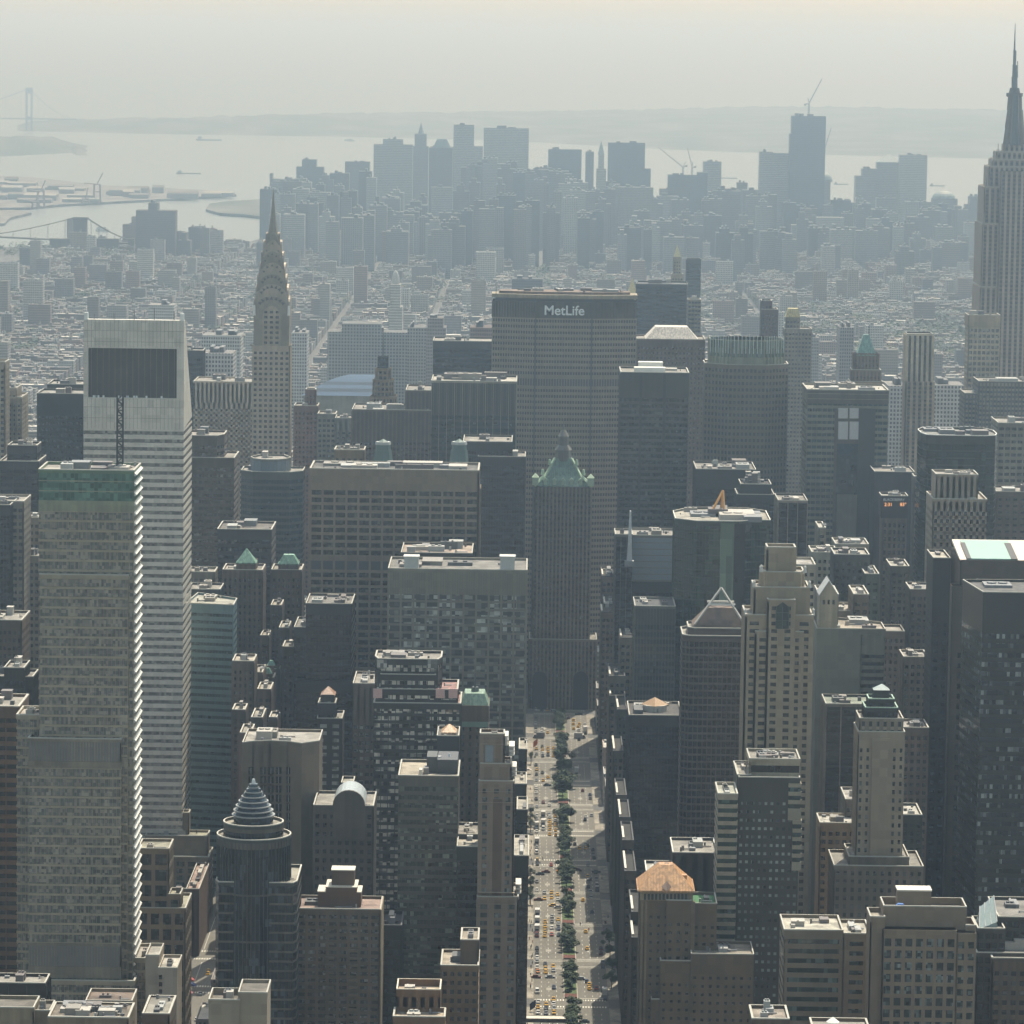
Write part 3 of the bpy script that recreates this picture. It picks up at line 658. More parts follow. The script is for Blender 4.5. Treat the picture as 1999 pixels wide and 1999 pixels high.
rt = BL("tan stone tower with octagonal tapering top, dark cap and needle", "the tan octagonal tower", 1520, [(738, 758, 697, {"dy": 9, "dep": 8, "kit": 0, "flat": False, "st": St(wall((.06, .06, .065)), GBLK, 4, .5, .1, 3, .5, .2, top=1)}), (734, 762, 720, {"dy": 5, "dep": 14, "poly": [(.2, 0), (.8, 0), (1, .3), (1, 1), (0, 1), (0, .3)], "flat": False, "kit": 0}),
   (729, 767, 742, {"dy": 3, "dep": 18, "poly": [(.2, 0), (.8, 0), (1, .3), (1, 1), (0, 1), (0, .3)], "flat": False, "kit": 0}), (723, 773, 775, {"poly": [(.12, 0), (.88, 0), (1, .2), (1, 1), (0, 1), (0, .2)], "flat": False, "kit": 0})], 22, St(wall((.38, .31, .21)), GD, 3.9, .6, .2, 2.6, 1.0, .5, top=2), "stone_tower")
p = W(749, 640, 1533); b = MB(); zb = W(749, 697, 1533).z; b.cyl(p.x, 1533, zb, p.z, .9, .15, 6); b.build("needle", flat((.1, .1, .1)), rt, tuple(rt.location))
# ------------------------------------------------------------------ centre
def text(s, size, mat, loc, parent, name="lettering", ext=.25, align='CENTER', bold=0.0):
    cu = bpy.data.curves.new(name, 'FONT'); cu.body = s; cu.size = size; cu.extrude = ext; cu.align_x = align; cu.align_y = 'CENTER'; cu.offset = bold
    ob = bpy.data.objects.new(name, cu); COL.objects.link(ob)
    dg = bpy.context.evaluated_depsgraph_get(); me = bpy.data.meshes.new_from_object(ob.evaluated_get(dg)); bpy.data.objects.remove(ob)
    me.materials.clear(); me.materials.append(mat); o = bpy.data.objects.new(name, me); COL.objects.link(o)
    o.parent = parent; o.location = Vector(loc)-parent.location; o.rotation_euler = (math.pi/2, 0, 0); return o
OCT = [(.3, 0), (.69, 0), (1, .2), (1, .8), (.7, 1), (.3, 1), (0, .8), (0, .2)]
MLW = wall((0.38, 0.35, 0.34), .75, .1)
S_ML = St(MLW, glass((0.06, 0.055, 0.055), .12, (.16, .15, .14)), 3.84, .5, .45, 1.75, .55, .3, top=1, mech=((739, 753),))
ml = BL("broad eight-sided slab tower with white lettering across its dark ribbed crown", "the lettered eight-sided tower", 1159,
   [(962, 1243, 590, {"poly": OCT, "yb": 622, "st": St(wall((.13, .125, .125)), flat((.055, .055, .06)), 40, .93, .1, 1.9, .75, .6, top=1), "flat": False, "kit": 0}), (962, 1243, 622, {"poly": OCT, "flat": False, "kit": 0})], 36, S_ML)
a, b_ = W(963, 572, 1159), W(1243, 584, 1159); o = tuple(ml.location); w_ = b_.x-a.x; zc = W(1103, 579, 1159).z; zcr = W(1103, 590, 1159).z
PO = [(a.x+w_*u, 1159+36*v) for u, v in OCT]
b = MB(); b.prism(offset(PO, -1.5), zcr-.5, zc-1.6); b.build("recess", flat((.07, .07, .075)), ml, o)
b = MB(); b.prism(offset(PO, .9), zc-1.6, zc+.9); b.build("roof_slab", wall((.42, .4, .36)), ml, o)
b = MB(); b.prism(offset(PO, -4), zc+.9, zc+2.6); b.build("roof", roofmat((.3, .22, .17)), ml, o)
roofkit(ml, a.x+8, b_.x-8, 1164, 1190, zc+2.6, 8, seed=3, hmax=1.8)
for xx, hh in ((a.x+2, 6), (b_.x-12, 4)):
    b = MB(); b.bar((xx, 1166, zc), (xx, 1166, zc+hh), .3); b.build("antenna", flat((.1, .1, .1)), ml, o)
tp = W(1102, 607.5, 1157.5)
text("MetLife", 8.9, flat((.8, .8, .78), .5), (tp.x, 1157.6, tp.z), ml, "lettering", .35, 'CENTER', .13)
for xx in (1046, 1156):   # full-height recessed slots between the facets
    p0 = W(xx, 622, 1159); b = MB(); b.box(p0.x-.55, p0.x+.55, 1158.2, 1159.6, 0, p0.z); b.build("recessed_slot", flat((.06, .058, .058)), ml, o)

# green copper roofed tower closing the avenue
HW = wall((0.36, 0.32, 0.29), .85, .15)
S_HB = St(HW, GD, 3.75, .55, .15, 2.35, 1.15, .5, single=False, top=4, sp=wall((.16, .135, .12)))
hb = BL("stone tower with pierced green copper roof and lantern closing the avenue", "the green copper-roofed tower", 1055,
   [(1044, 1155, 952, {"flat": False, "dep": 26, "kit": 0}), (1034, 1165, 1248, {"dy": -2, "dep": 30, "kit": 0})], 26, S_HB, "stone_tower")
o = tuple(hb.location); a, b_ = W(1044, 952, 1055), W(1155, 952, 1055); zb = a.z; cx = (a.x+b_.x)/2; hwid = (b_.x-a.x)/2; cyy = 1055+13
CU_ = seamed((.2, .3, .23), 1.2); CU_LIT = flat((.5, .64, .45), .55)  # second, paler copper has the sunlight put into its colour
z1 = W(1100, 899, 1060).z; z2 = W(1100, 872, 1060).z; z3 = W(1100, 842, 1060).z; z4 = W(1100, 820, 1060).z
b = MB(); fw = [(1.0, 0), (.62, .38), (.42, .7), (.3, 1.0)]
for (f0, t0), (f1, t1) in zip(fw, fw[1:]):
    za, zb2 = zb+.8+(z1-zb)*t0, zb+.8+(z1-zb)*t1
    b.hexa([(cx-hwid*f0, cyy-13*f0, za), (cx+hwid*f0, cyy-13*f0, za), (cx+hwid*f0, cyy+13*f0, za), (cx-hwid*f0, cyy+13*f0, za)],
           [(cx-hwid*f1, cyy-13*f1, zb2), (cx+hwid*f1, cyy-13*f1, zb2), (cx+hwid*f1, cyy+13*f1, zb2), (cx-hwid*f1, cyy+13*f1, zb2)])
b.build("copper_roof", CU_, hb, o)
for f in (-.62, -.3, 0, .3, .62):      # dormers in two tiers
    b = MB(); x = cx+hwid*f; b.box(x-1.1, x+1.1, 1055.6, 1061, zb+.6, zb+4.6); b.hexa([(x-1.5, 1055.2, zb+4.6), (x+1.5, 1055.2, zb+4.6), (x+1.5, 1062, zb+4.6), (x-1.5, 1062, zb+4.6)], [(x-.1, 1055.2, zb+6.2), (x+.1, 1055.2, zb+6.2), (x+.1, 1062, zb+6.2), (x-.1, 1062, zb+6.2)])
    b.build("dormer", CU_LIT, hb, o)
for sx in (-1, 1):                     # sunlit-toned ribs with urns on the hips
    b = MB(); b.bar((cx+sx*hwid, 1055, zb+.8), (cx+sx*hwid*.62, 1060, zb+.8+(z1-zb)*.38), 1.5); b.bar((cx+sx*hwid*.62, 1060, zb+.8+(z1-zb)*.38), (cx+sx*hwid*.3, 1064, z1+.8), 1.3)
    for t in (.1, .4, .75): b.cyl(cx+sx*hwid*(1-.7*t), 1055+9*t, zb+1+(z1-zb)*t, zb+4.6+(z1-zb)*t, 1.2, .8, 8)
    b.build("hip_rib", CU_LIT, hb, o)
    b = MB(); x = cx+sx*(hwid-.5); b.box(x-2.0, x+2.0, 1053.8, 1058, zb+1.5, zb+6.5); b.hexa([(x-2.3, 1053.5, zb+6.5), (x+2.3, 1053.5, zb+6.5), (x+2.3, 1058.3, zb+6.5), (x-2.3, 1058.3, zb+6.5)], [(x-.3, 1055.6, zb+9), (x+.3, 1055.6, zb+9), (x+.3, 1056, zb+9), (x-.3, 1056, zb+9)])
    b.build("corner_pavilion", CU_LIT, hb, o)
b = MB(); b.cyl(cx, cyy, z1-1, z2-3, 5.4, 4.6, 8); b.cyl(cx, cyy, z2-3, z2, 5.6, 3.6, 8); b.cyl(cx, cyy, z2, z3-4, 3.3, 3.0, 8); b.cyl(cx, cyy, z3-4, z3, 3.7, 1.2, 8); b.cyl(cx, cyy, z3, z4, .9, .1, 8)
b.build("lantern", flat((.15, .14, .12), .6), hb, o)
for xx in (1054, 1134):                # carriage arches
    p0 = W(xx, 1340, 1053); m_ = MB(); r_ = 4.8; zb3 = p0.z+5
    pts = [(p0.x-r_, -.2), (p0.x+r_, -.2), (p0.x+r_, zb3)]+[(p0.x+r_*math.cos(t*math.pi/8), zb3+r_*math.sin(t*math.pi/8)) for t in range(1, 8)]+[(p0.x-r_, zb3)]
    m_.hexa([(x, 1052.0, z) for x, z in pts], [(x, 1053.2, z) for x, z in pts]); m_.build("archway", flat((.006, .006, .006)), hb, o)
S_270 = St(wall((.05, .055, .06), .4), glass((0.025, 0.03, 0.032), .32, (.16, .18, .17), (1.5, 1.5, 1.9)), 3.75, .6, .3, 1.65, .12, .35, top=15.5, sp=wall((.075, .08, .085), .4), slat=(1.65, .3, .35, 15))
r270 = BL("black banded tower with white penthouse strips right of the green copper-roofed tower", "the black tower with white penthouse", 893, [(1213, 1345, 727, {"kit": 2})], 40, S_270, hmax=1.5)
o = tuple(r270.location); a, b_ = W(1239, 727, 893), W(1300, 727, 893)
for dz, dy_ in ((2.2, 8), (4.4, 22)):
    b = MB(); b.box(a.x+(3 if dy_ > 10 else 0), b_.x-(1 if dy_ > 10 else 0), 893+dy_, 893+dy_+8, a.z-1, a.z+dz); b.build("penthouse", flat((.75, .73, .66)), r270, o)
for xx in (1252, 1298):
    p0 = W(xx, 727, 893); b = MB(); b.box(p0.x-.8, p0.x+.8, 892.3, 893.2, 0, p0.z-1); b.build("dark_pier", BLKW, r270, o)
rt = BL("brown stone slab with cream hipped roof behind the black tower with white penthouse", "the cream hip-roofed slab", 1400, [(1244, 1377, 662, {"kit": 0})], 40, St(wall((.25, .2, .175)), glass((.03, .03, .03), .35, (.3, .28, .25)), 3.6, .45, .12, 2.7, 1.5, .12, single=True, top=6, cap=98), "stone_tower")
a, b_ = W(1262, 662, 1404), W(1362, 662, 1404); hiproof(rt, a.x, b_.x, 1404, 1436, a.z, W(1300, 648, 1404).z+3, (.68, .6, .5), .62)
rt = BL("dark slate tower turned cornerwise with slanting left edge behind the lettered tower", "the slanting slate tower", 2050, [(1242, 1344, 555, {"poly": [(0, 0), (.97, 0), (1, .3), (1, 1), (.06, 1)], "kit": 2})], 44, St(wall((.05, .055, .06)), GBLK, 3.6, .5, .1, 3, .3, .1, top=3, cope=flat((.12, .12, .12))), roofc=(.15, .15, .15))
BL("pale striped block against the right side of the slanting slate tower", None, 2110, [(1344, 1369, 585)], 24, St(wall((.45, .45, .43)), GBLK, 3.7, .5, .2, 3, .4, .2, top=2))
BL("slender dark glass tower with white banded left side behind the slanting slate tower", "the slender dark tower", 2940, [(1341, 1369, 506, {"kit": 0})], 16, S_BLUEBLK.but(cope=flat((.1, .1, .1))), "apartment_tower")
def spire(label, short, Y, base, tip, st, col, rk=None, nm="stone_tower", r=1.0, gold=None):
    rt = BL(label, short, Y, base, 14, st, nm, "skyscraper", kit=0); o = tuple(rt.location)
    a, b_ = W(base[0][0], base[0][2], Y), W(base[0][1], base[0][2], Y); t = W(tip[0], tip[1], Y)
    m_ = MB(); y1 = Y+base[0][3].get("dep", 14) if len(base[0]) > 3 else Y+14
    m_.pyr(rect(a.x, b_.x, Y, y1), a.z, (t.x, (Y+y1)/2, t.z)); m_.build("spire", flat(col, .35, .3), rt, o)
    return rt
spire("gold pyramid-topped stone tower peeping past the slanting slate tower", "the gold pyramid tower", 2615, [(1224, 1246, 580, {"flat": False, "dep": 9}), (1206, 1268, 645, {"dy": -6})], (1235, 542), S_LIME.but(single=False), (.62, .48, .2))
rt = spire("clock tower with small gold cupola beside the slender dark tower", "the gold cupola tower", 2817, [(1316, 1330, 502, {"flat": False, "dep": 5}), (1312, 1334, 535, {"dy": -4})], (1323, 478), S_LIME.but(single=False), (.6, .5, .25))
BL("pale blue panelled block with blank ribbed front above dark floors, right of the avenue", "the pale blue panelled block", 640, [(1233, 1319, 1045, {"yb": 1136, "st": St(wall((.33, .35, .37), .5, .06), flat((.28, .3, .32)), 3.4, .9, .1, 30, .1, .1, top=1), "kit": 3}), (1233, 1319, 1136, {"flat": False, "kit": 0})], 32, S_BLUEBLK, "office_block", hmax=3)
BL("dark gridded glass block tight beside the pale blue panelled block", None, 630, [(1202, 1235, 1043, {"kit": 1})], 26, St(wall((.22, .23, .24)), GBLK, 3.8, .75, .15, 3.3, .25, .25, top=3, sp=DKGL), "office_block")
p = W(1229, 1095, 628); t = W(1229, 998, 628); bl = root("sign_fin", "white upright blade sign structure on the gridded block beside the avenue", "roof fin", (p.x, 628, p.z)); b = MB()
b.hexa([(p.x-1.3, 627, p.z), (p.x+1.5, 627, p.z), (p.x+1.5, 630, p.z), (p.x-1.3, 630, p.z)], [(p.x-.2, 627, t.z), (p.x+.6, 627, t.z), (p.x+.6, 630, t.z), (p.x-.2, 630, t.z)]); b.build("blade", flat((.6, .6, .58)), bl, tuple(bl.location))
b = MB(); b.box(p.x-2.5, p.x+2.5, 626, 631, p.z-3, p.z); b.build("base", flat((.3, .3, .3)), bl, tuple(bl.location))
BL("blue-green glass slab with close vertical mullions right of the avenue", "the mullioned blue-green slab", 545, [(1240, 1319, 1183, {"kit": 3})], 34, St(wall((.2, .22, .23), .4), GBLU, 3.8, .62, .08, 1.55, .2, .3, top=10, sp=wall((.06, .075, .08), .4)), roofc=(.15, .15, .15), hmax=2)
rb = BL("black glass tower with tan-capped water tank on its roof, right of the avenue", "the black tank-topped tower", 432, [(1229, 1331, 1396, {"kit": 5})], 42, S_BLACK.but(fl=3.9, wh=.7), roofc=(.12, .11, .1), hmax=2.5)
p = W(1278, 1393, 455); b = MB(); b.cyl(p.x, 452, p.z-1, p.z+5, 6, 6, 16); b.build("water_tank", flat((.5, .47, .4)), rb, tuple(rb.location)); b = MB(); b.cyl(p.x, 452, p.z+5, p.z+8.5, 7, .3, 4); b.build("tank_roof", flat((.42, .27, .15)), rb, tuple(rb.location))
OC8 = [(.22, 0), (.66, 0), (.8, .1), (1, .12), (1, .8), (.8, 1), (.2, 1), (0, .7), (0, .16)]
gr = BL("faceted dark green glass tower with cream roof rim and orange derrick", "the faceted green glass tower", 560, [(1320, 1506, 1017, {"poly": OC8, "kit": 8})], 62, St(wall((.05, .075, .06), .35), GGRN, 3.9, .78, .05, 1.6, .08, .08, top=3, sp=wall((.025, .04, .032), .35), cope=flat((.72, .66, .55))), "glass_tower", roofc=(.5, .46, .38), hmax=4)
# black and green vertical strips
p0, p1 = W(1435, 1016, 560), W(1456, 1016, 560); b = MB(); b.box(p0.x, p1.x, 559.4, 562.5, 0, p0.z-2); b.build("dark_strip", glass((.01, .012, .012), 0), gr, tuple(gr.location))
p0, p1 = W(1407, 1016, 560), W(1434, 1016, 560); b = MB(); b.box(p0.x, p1.x, 559.5, 562.5, 0, p0.z-1.5); b.build("pale_strip", glass((.2, .28, .19), .2, (.3, .37, .27), (3, 3, 9)), gr, tuple(gr.location))
cr = root("roof_derrick", "orange A-frame derrick standing on the faceted green glass tower's roof", "derrick", (W(1402, 990, 590).x, 590, W(1402, 995, 590).z)); o = tuple(cr.location)
p, q, t = W(1391, 990, 588), W(1414, 990, 588), W(1412, 958, 592); b = MB()
for s_ in (p, q, W(1408, 990, 596)): b.bar((s_.x, s_.y, s_.z-2), t, .9)
b.build("frame", flat((.62, .3, .06)), cr, o); b = MB(); b.box(p.x-2, q.x+2, 586, 598, p.z-3.5, p.z-1); b.build("base", flat((.12, .1, .09)), cr, o)
# frame pyramid tower
OC = [(.1, 0), (.9, 0), (1, .1), (1, .9), (.9, 1), (.1, 1), (0, .9), (0, .1)]
S_PY = St(wall((.085, .068, .064), .5, .12), glass((.022, .02, .02), .12, (.12, .1, .09)), 3.3, .72, .2, 2.2, .5, .12, top=3, sp=wall((.12, .098, .094), .45, .1))
py = BL("dark brown tower crowned by an open steel pyramid frame", "the frame-pyramid tower", 305, [(1345, 1458, 1226, {"dy": 4, "dep": 22, "poly": OC, "st": S_PY.but(top=6), "kit": 0}), (1334, 1462, 1241, {"poly": OC, "kit": 0})], 30, S_PY, cat="skyscraper")
o = tuple(py.location); ap = W(1408.5, 1148, 320); bl_ = [W(1357, 1219, 312), W(1454, 1219, 312), W(1450, 1214, 330), W(1361, 1214, 330)]
b = MB(); 
for q_ in bl_: b.bar(q_, ap, .8)
b.build("pyramid_frame", flat((.42, .4, .36)), py, o)
b = MB(); b.hexa([(bl_[0].x-1, 312, bl_[0].z-1), (bl_[1].x+1, 312, bl_[0].z-1), (bl_[1].x+1, 330, bl_[0].z-1), (bl_[0].x-1, 330, bl_[0].z-1)], [(W(1384, 1190, 315).x, 317, W(1384, 1188, 315).z), (W(1434, 1190, 315).x, 317, W(1384, 1188, 315).z), (W(1434, 1190, 315).x, 326, W(1384, 1188, 315).z), (W(1384, 1190, 315).x, 326, W(1384, 1188, 315).z)]); b.build("crown_base", wall((.2, .16, .155)), py, o)
b = MB(); zz = W(1384, 1183, 315).z; b.box(W(1383, 1190, 315).x, W(1436, 1190, 315).x, 316, 317, zz, zz+.8); b.box(W(1383, 1190, 315).x, W(1436, 1190, 315).x, 326, 327, zz, zz+.8); b.build("platform_rail", flat((.7, .67, .6)), py, o)
# ---- right
S_4S = St(wall((.47, .43, .37), .8, .1), glass((.05, .048, .045), .35, (.2, .19, .17), (1.2, 1.2, 1.5)), 3.15, .5, .25, 5.0, 3.0, .5, single=True, top=3, cap=96)
fs = BL("white limestone stepped hotel tower with blank round-shouldered turret", "the white stepped hotel", 110,
   [(1499, 1553, 1068, {"dy": 8, "dep": 11, "yb": 1116, "st": S_4S.but(top=50), "kit": 0}), (1489, 1570, 1116, {"dy": 5, "dep": 16, "st": S_4S.but(top=60), "kit": 0, "poly": [(.1, 0), (.9, 0), (1, .3), (1, 1), (0, 1), (0, .3)]}), (1474, 1580, 1146, {"dy": 3, "dep": 20, "st": S_4S.but(top=12, single=False), "kit": 0}),
    (1500, 1552, 1170, {"dy": -1.2, "dep": 5, "kit": 0, "st": S_4S.but(bay=5.3)}), (1457, 1587, 1200, {"kit": 0, "st": S_4S.but(bay=6.2)}), (1476, 1568, 1232, {"dy": -.7, "dep": 10, "kit": 0, "st": S_4S.but(bay=6.0)})], 26, S_4S, "hotel_tower")
o = tuple(fs.location); p0, p1 = W(1515, 1228, 108), W(1540, 1228, 108); zt_ = W(1527, 1176, 108).z
b = MB(); pts = [(p0.x, p0.z), (p1.x, p0.z), (p1.x, zt_-2), ((p0.x+p1.x)/2, zt_), (p0.x, zt_-2)]
b.hexa([(x, 108.2, z) for x, z in pts], [(x, 109.2, z) for x, z in pts]); b.build("arched_window", glass((.05, .07, .06), .2), fs, o)
b = MB(); xm = (p0.x+p1.x)/2
for x in (p0.x, xm, p1.x): b.box(x-.12, x+.12, 108.0, 108.4, p0.z, zt_-2)
for f in (.3, .6): b.box(p0.x, p1.x, 108.0, 108.4, p0.z+(zt_-p0.z)*f, p0.z+(zt_-p0.z)*f+.2)
b.build("window_frame", flat((.1, .12, .1)), fs, o)
for xx, yy in ((1473, 1145), (1581, 1146), (1456, 1200), (1588, 1200), (1487, 1115), (1572, 1117)):
    p = W(xx, yy, 113); b = MB(); b.cyl(p.x, 114, p.z-.5, p.z+1.8, .8, .5, 8); b.cyl(p.x, 114, p.z+1.8, p.z+2.6, .7, .1, 8); b.build("finial", flat((.55, .53, .48)), fs, o)
BL("plain grey-green slab with dark window slots along its right edge", "the plain grey-green slab", 290, [(1682, 1728, 1240, {"dy": -.3, "flat": False, "kit": 0, "dep": 8, "st": St(wall((.27, .285, .27)), GBLK, 3.4, .5, .1, 30, .5, .1, top=9)}), (1595, 1729, 1227, {"poly": [(0, 0), (1, 0), (1, .55), (.2, 1), (.02, 1)], "kit": 4})], 40, St(wall((.27, .285, .27), .7, .08), GD, 3.4, .3, .05, 60, 0, .05, top=400), "office_slab", roofc=(.5, .44, .36), hmax=2.5)
BL("dark bronze block with pale vertical piers and overhanging flat roof", "the bronze piered block", 240, [(1613, 1702, 1374, {"kit": 3})], 26, St(wall((.28, .25, .23)), GBLK, 3.7, .7, .05, 6.0, .5, .6, top=3, sp=BLKW, core=BLKW), "office_block", roofc=(.35, .38, .3), hmax=2)
S_FU = St(wall((.44, .4, .35), .8, .1), glass((.035, .035, .033), .3, (.2, .19, .17)), 3.45, .5, .08, 2.9, 1.7, .1, single=True, top=7, cap=96)
fu = BL("slim white stone tower with stepped black and green crown", "the slim black-crowned tower", 100,
   [(1707, 1736, 1348, {"dy": 8, "dep": 6, "kit": 0, "flat": False, "st": BLK if 0 else S_BLACK.but(top=30)}), (1697, 1746, 1364, {"dy": 6, "dep": 11, "kit": 0, "st": S_BLACK.but(top=2, cope=flat((.3, .42, .33))), "roof": (.3, .42, .33)}), (1690, 1753, 1381, {"dy": 4, "dep": 15, "kit": 0, "st": S_BLACK.but(top=2, cope=flat((.3, .42, .33))), "roof": (.3, .42, .33)}),
    (1679, 1764, 1402, {"dy": 2, "dep": 19, "kit": 2, "st": S_FU.but(single=False, wh=.6, top=1.5, wl=wall((.3, .28, .25)))}), (1676, 1767, 1428, {"kit": 0}), (1658, 1775, 1672, {"dy": -5, "dep": 26, "kit": 1, "st": S_FU.but(wl=wall((.24, .21, .18)), sp=wall((.22, .19, .165)), core=wall((.22, .19, .165)))}), (1629, 1803, 1690, {"dy": -9, "dep": 32, "kit": 2, "st": S_FU.but(wl=wall((.24, .21, .18)), sp=wall((.22, .19, .165)), core=wall((.22, .19, .165)), top=2.5)})], 22, S_FU, "stone_tower", "skyscraper")
p = W(1722, 1335, 111); b = MB(); a = W(1706, 1348, 108); b_ = W(1738, 1348, 108); b.pyr(rect(a.x, b_.x, 108, 114), a.z, (p.x, 111, p.z)); b.build("crown_roof", flat((.35, .42, .4), .4), fu, tuple(fu.location))
p0, p1 = W(1704, 1428, 99), W(1739, 1428, 99); b = MB(); b.box(p0.x, p1.x, 99.2, 101, 0, p0.z-3); b.build("blank_bay", wall((.43, .39, .34), .8, .08), fu, tuple(fu.location))
# broken-pediment tower with skylight roof and black granite tower
SW = wall((.145, .115, .1), .7, .1)
S_SO = St(SW, GBLK, 4.0, .5, .1, 4.5, 2.2, .2, single=True, top=32, cap=60)
sy = BL("brown granite tower with pale mint skylight panel in a white-framed slanting roof", "the mint skylight tower", 262, [(1876, 2120, 1096, {"flat": False, "kit": 0})], 40, S_SO)
o = tuple(sy.location); a, b_ = W(1876, 1096, 262), W(2120, 1096, 262); zr = a.z; zbk = zr+5
def slope(x0p, x1p, t0, t1, lift): 
    A_, B_ = W(x0p, 1096, 262).x, W(x1p, 1096, 262).x
    f = lambda x, t: (x, 262+40*t, zr+(zbk-zr)*t*1.0+lift)
    return [f(A_, t0), f(B_, t0), f(B_, t1), f(A_, t1)]
b = MB(); b.hexa([(x, y, z-1.2) for x, y, z in slope(1876, 2120, 0, 1, 0)], slope(1876, 2120, 0, 1, 0)); b.build("roof", flat((.66, .58, .48), .7), sy, o)
b = MB(); b.hexa(slope(1891, 1987, .08, .93, 0.002), slope(1891, 1987, .08, .93, .5)); b.build("skylight", flat((.3, .45, .37), .35), sy, o)
for u0, u1 in ((1889, 1898), (1976, 1989)):
    b = MB(); b.hexa(slope(u0, u1, .07, .8, .3), slope(u0, u1, .07, .8, .62)); b.build("gutter", flat((.03, .025, .022)), sy, o)
BL("dark flank block beside the mint skylight tower with small white roof", None, 285, [(1823, 1856, 1089, {"kit": 1})], 30, St(wall((.055, .05, .05)), GBLK, 4, .4, .05, 4, 2, .1, top=30), roofc=(.65, .6, .5), hmax=1)
b = MB()
p = W(1850, 1500, 259)
BL("brown granite wing with one column of black openings below the mint skylight", "the granite wing", 258, [(1860, 1912, 1145, {"kit": 0, "flat": False})], 8, S_SO.but(bay=9.5, pw=6.0, top=30, single=True, cap=40, fl=4.6))
S_IBM = St(wall((.02, .02, .022), .3, .1), glass((.014, .016, .018), .3, (.42, .46, .44), (1.2, 1.2, 4.05)), 4.05, .5, .05, 30, .1, .05, top=18)
BL("black granite tower with pale rimmed wedge roof at the right edge", "the black granite tower", 175, [(1920, 2150, 1157, {"poly": [(0, 0), (1, 0), (1, 1), (-.09, .9)], "kit": 2})], 44, S_IBM, roofc=(.17, .16, .15), hmax=1)
# spired Empire-style and neighbours are below
S_ES = St(wall((.56, .51, .5), .75, .08), glass((.05, .05, .055), .15), 3.7, .6, .1, 4.6, 2.1, .5, top=3, sp=wall((.2, .18, .175)))
ESY = 2052
es = BL("giant stepped limestone skyscraper with tall mast at the right edge", "the giant masted skyscraper", ESY,
   [(1961, 2001, 282, {"dy": 22, "dep": 16, "flat": False, "kit": 0}), (1946, 2016, 296, {"dy": 18, "dep": 24, "kit": 0}), (1939, 2023, 311, {"dy": 14, "dep": 32, "kit": 0}), (1932, 2030, 325, {"dy": 10, "dep": 40, "kit": 0}), (1923, 2039, 365, {"dy": 5, "dep": 50, "kit": 0}), (1919, 2043, 437, {"kit": 0}), (1915, 2047, 560, {"dy": -2, "dep": 64, "kit": 0}), (1955, 2007, 335, {"dy": -4, "dep": 10, "kit": 0, "flat": False}), (1878, 2085, 770, {"dy": -12, "dep": 84, "kit": 2})], 60, S_ES, "spired_skyscraper")
o = tuple(es.location); Yt = ESY+30
def stk(b, pts, Y=Yt, k=8):
    for (y0, w0), (y1, w1) in zip(pts, pts[1:]):
        p0, p1 = W(1981, y0, Y), W(1981, y1, Y); s_ = (Y+1550)/8000/2
        b.cyl(p0.x, Y, p0.z, p1.z, w0*s_, w1*s_, k)
b = MB(); stk(b, [(284, 46), (250, 38), (215, 30), (190, 27), (188, 32), (182, 32), (182, 22), (172, 18)]); b.build("mast_tower", wall((.19, .18, .18)), es, o)
b = MB(); stk(b, [(284, 18), (186, 12)], Yt-9); b.build("mast_glazing", flat((.05, .055, .06), .3), es, o)
b = MB(); stk(b, [(172, 11), (150, 9), (128, 9), (126, 6), (100, 6), (98, 3.5), (46, 1)]); b.build("antenna", flat((.12, .12, .12)), es, o)
b = MB(); p = W(1988, 172, Yt); 
for yy, xx in ((150, 1986), (130, 1987), (160, 1976)): q0, q1 = W(xx, yy+22, Yt-2), W(xx, yy-10, Yt-2); b.bar(q0, q1, .5)
b.build("aerial", flat((.15, .15, .15)), es, o)
for xx, yy in ((1941, 306), (1935, 318), (1949, 292), (1926, 358)):
    p = W(xx, yy, ESY+16); b = MB(); b.bar((p.x, ESY+16, p.z-5), (p.x, ESY+16, p.z+5), .4); b.bar((p.x-1.5, ESY+16, p.z), (p.x+1.5, ESY+16, p.z), .3); b.build("aerial", flat((.2, .2, .2)), es, o)
BL("white gridded tower with cream cap in front of the giant masted skyscraper", "the white gridded tower", 1690, [(1891, 1953, 615, {"yb": 640, "st": S_LIME.but(top=30), "kit": 2}), (1892, 1952, 640, {"flat": False, "kit": 0})], 24, St(wall((.6, .58, .52)), glass((.16, .165, .16), .5, (.36, .36, .34)), 4.4, .62, .3, 3.6, .9, .35, top=1), "apartment_tower")
BL("black and white vertically striped slim tower on the right", "the striped slim tower", 1600, [(1772, 1822, 652, {"kit": 0, "yb": 745, "st": St(wall((.68, .66, .6)), GBLK, 3.3, .9, .05, 4.2, 2.0, 1.1, top=1, sp=BLKW, core=BLKW)}), (1770, 1823, 745, {"flat": False, "kit": 0})], 22, St(wall((.5, .46, .4)), GD, 3.3, .55, .1, 4.2, 2.0, 1.0, top=1, sp=wall((.25, .22, .2))), "apartment_tower")
rt = BL("brick tower with green copper mansard roof and dormers on the right", "the green mansard brick tower", 1500, [(1668, 1716, 690, {"dy": 4, "dep": 14, "flat": False, "kit": 0}), (1664, 1720, 722, {"dy": 2, "dep": 18, "kit": 0}), (1661, 1724, 745, {"kit": 0})], 22, S_BRK.but(wl=wall((.27, .21, .16)), single=False), "stone_tower")
a, b_ = W(1674, 692, 1504), W(1710, 692, 1504); hiproof(rt, a.x, b_.x, 1504, 1518, a.z-.5, W(1690, 655, 1504).z, (.17, .31, .25), .3)
p = W(1697, 655, 1511); b = MB(); b.bar((p.x, 1511, p.z-1), (p.x, 1511, p.z+8), .5); b.build("flagpole", flat((.1, .1, .1)), rt, tuple(rt.location))
S_T = St(wall((.27, .29, .285)), GT, 3.8, .5, .3, 3, .4, .1, top=8)
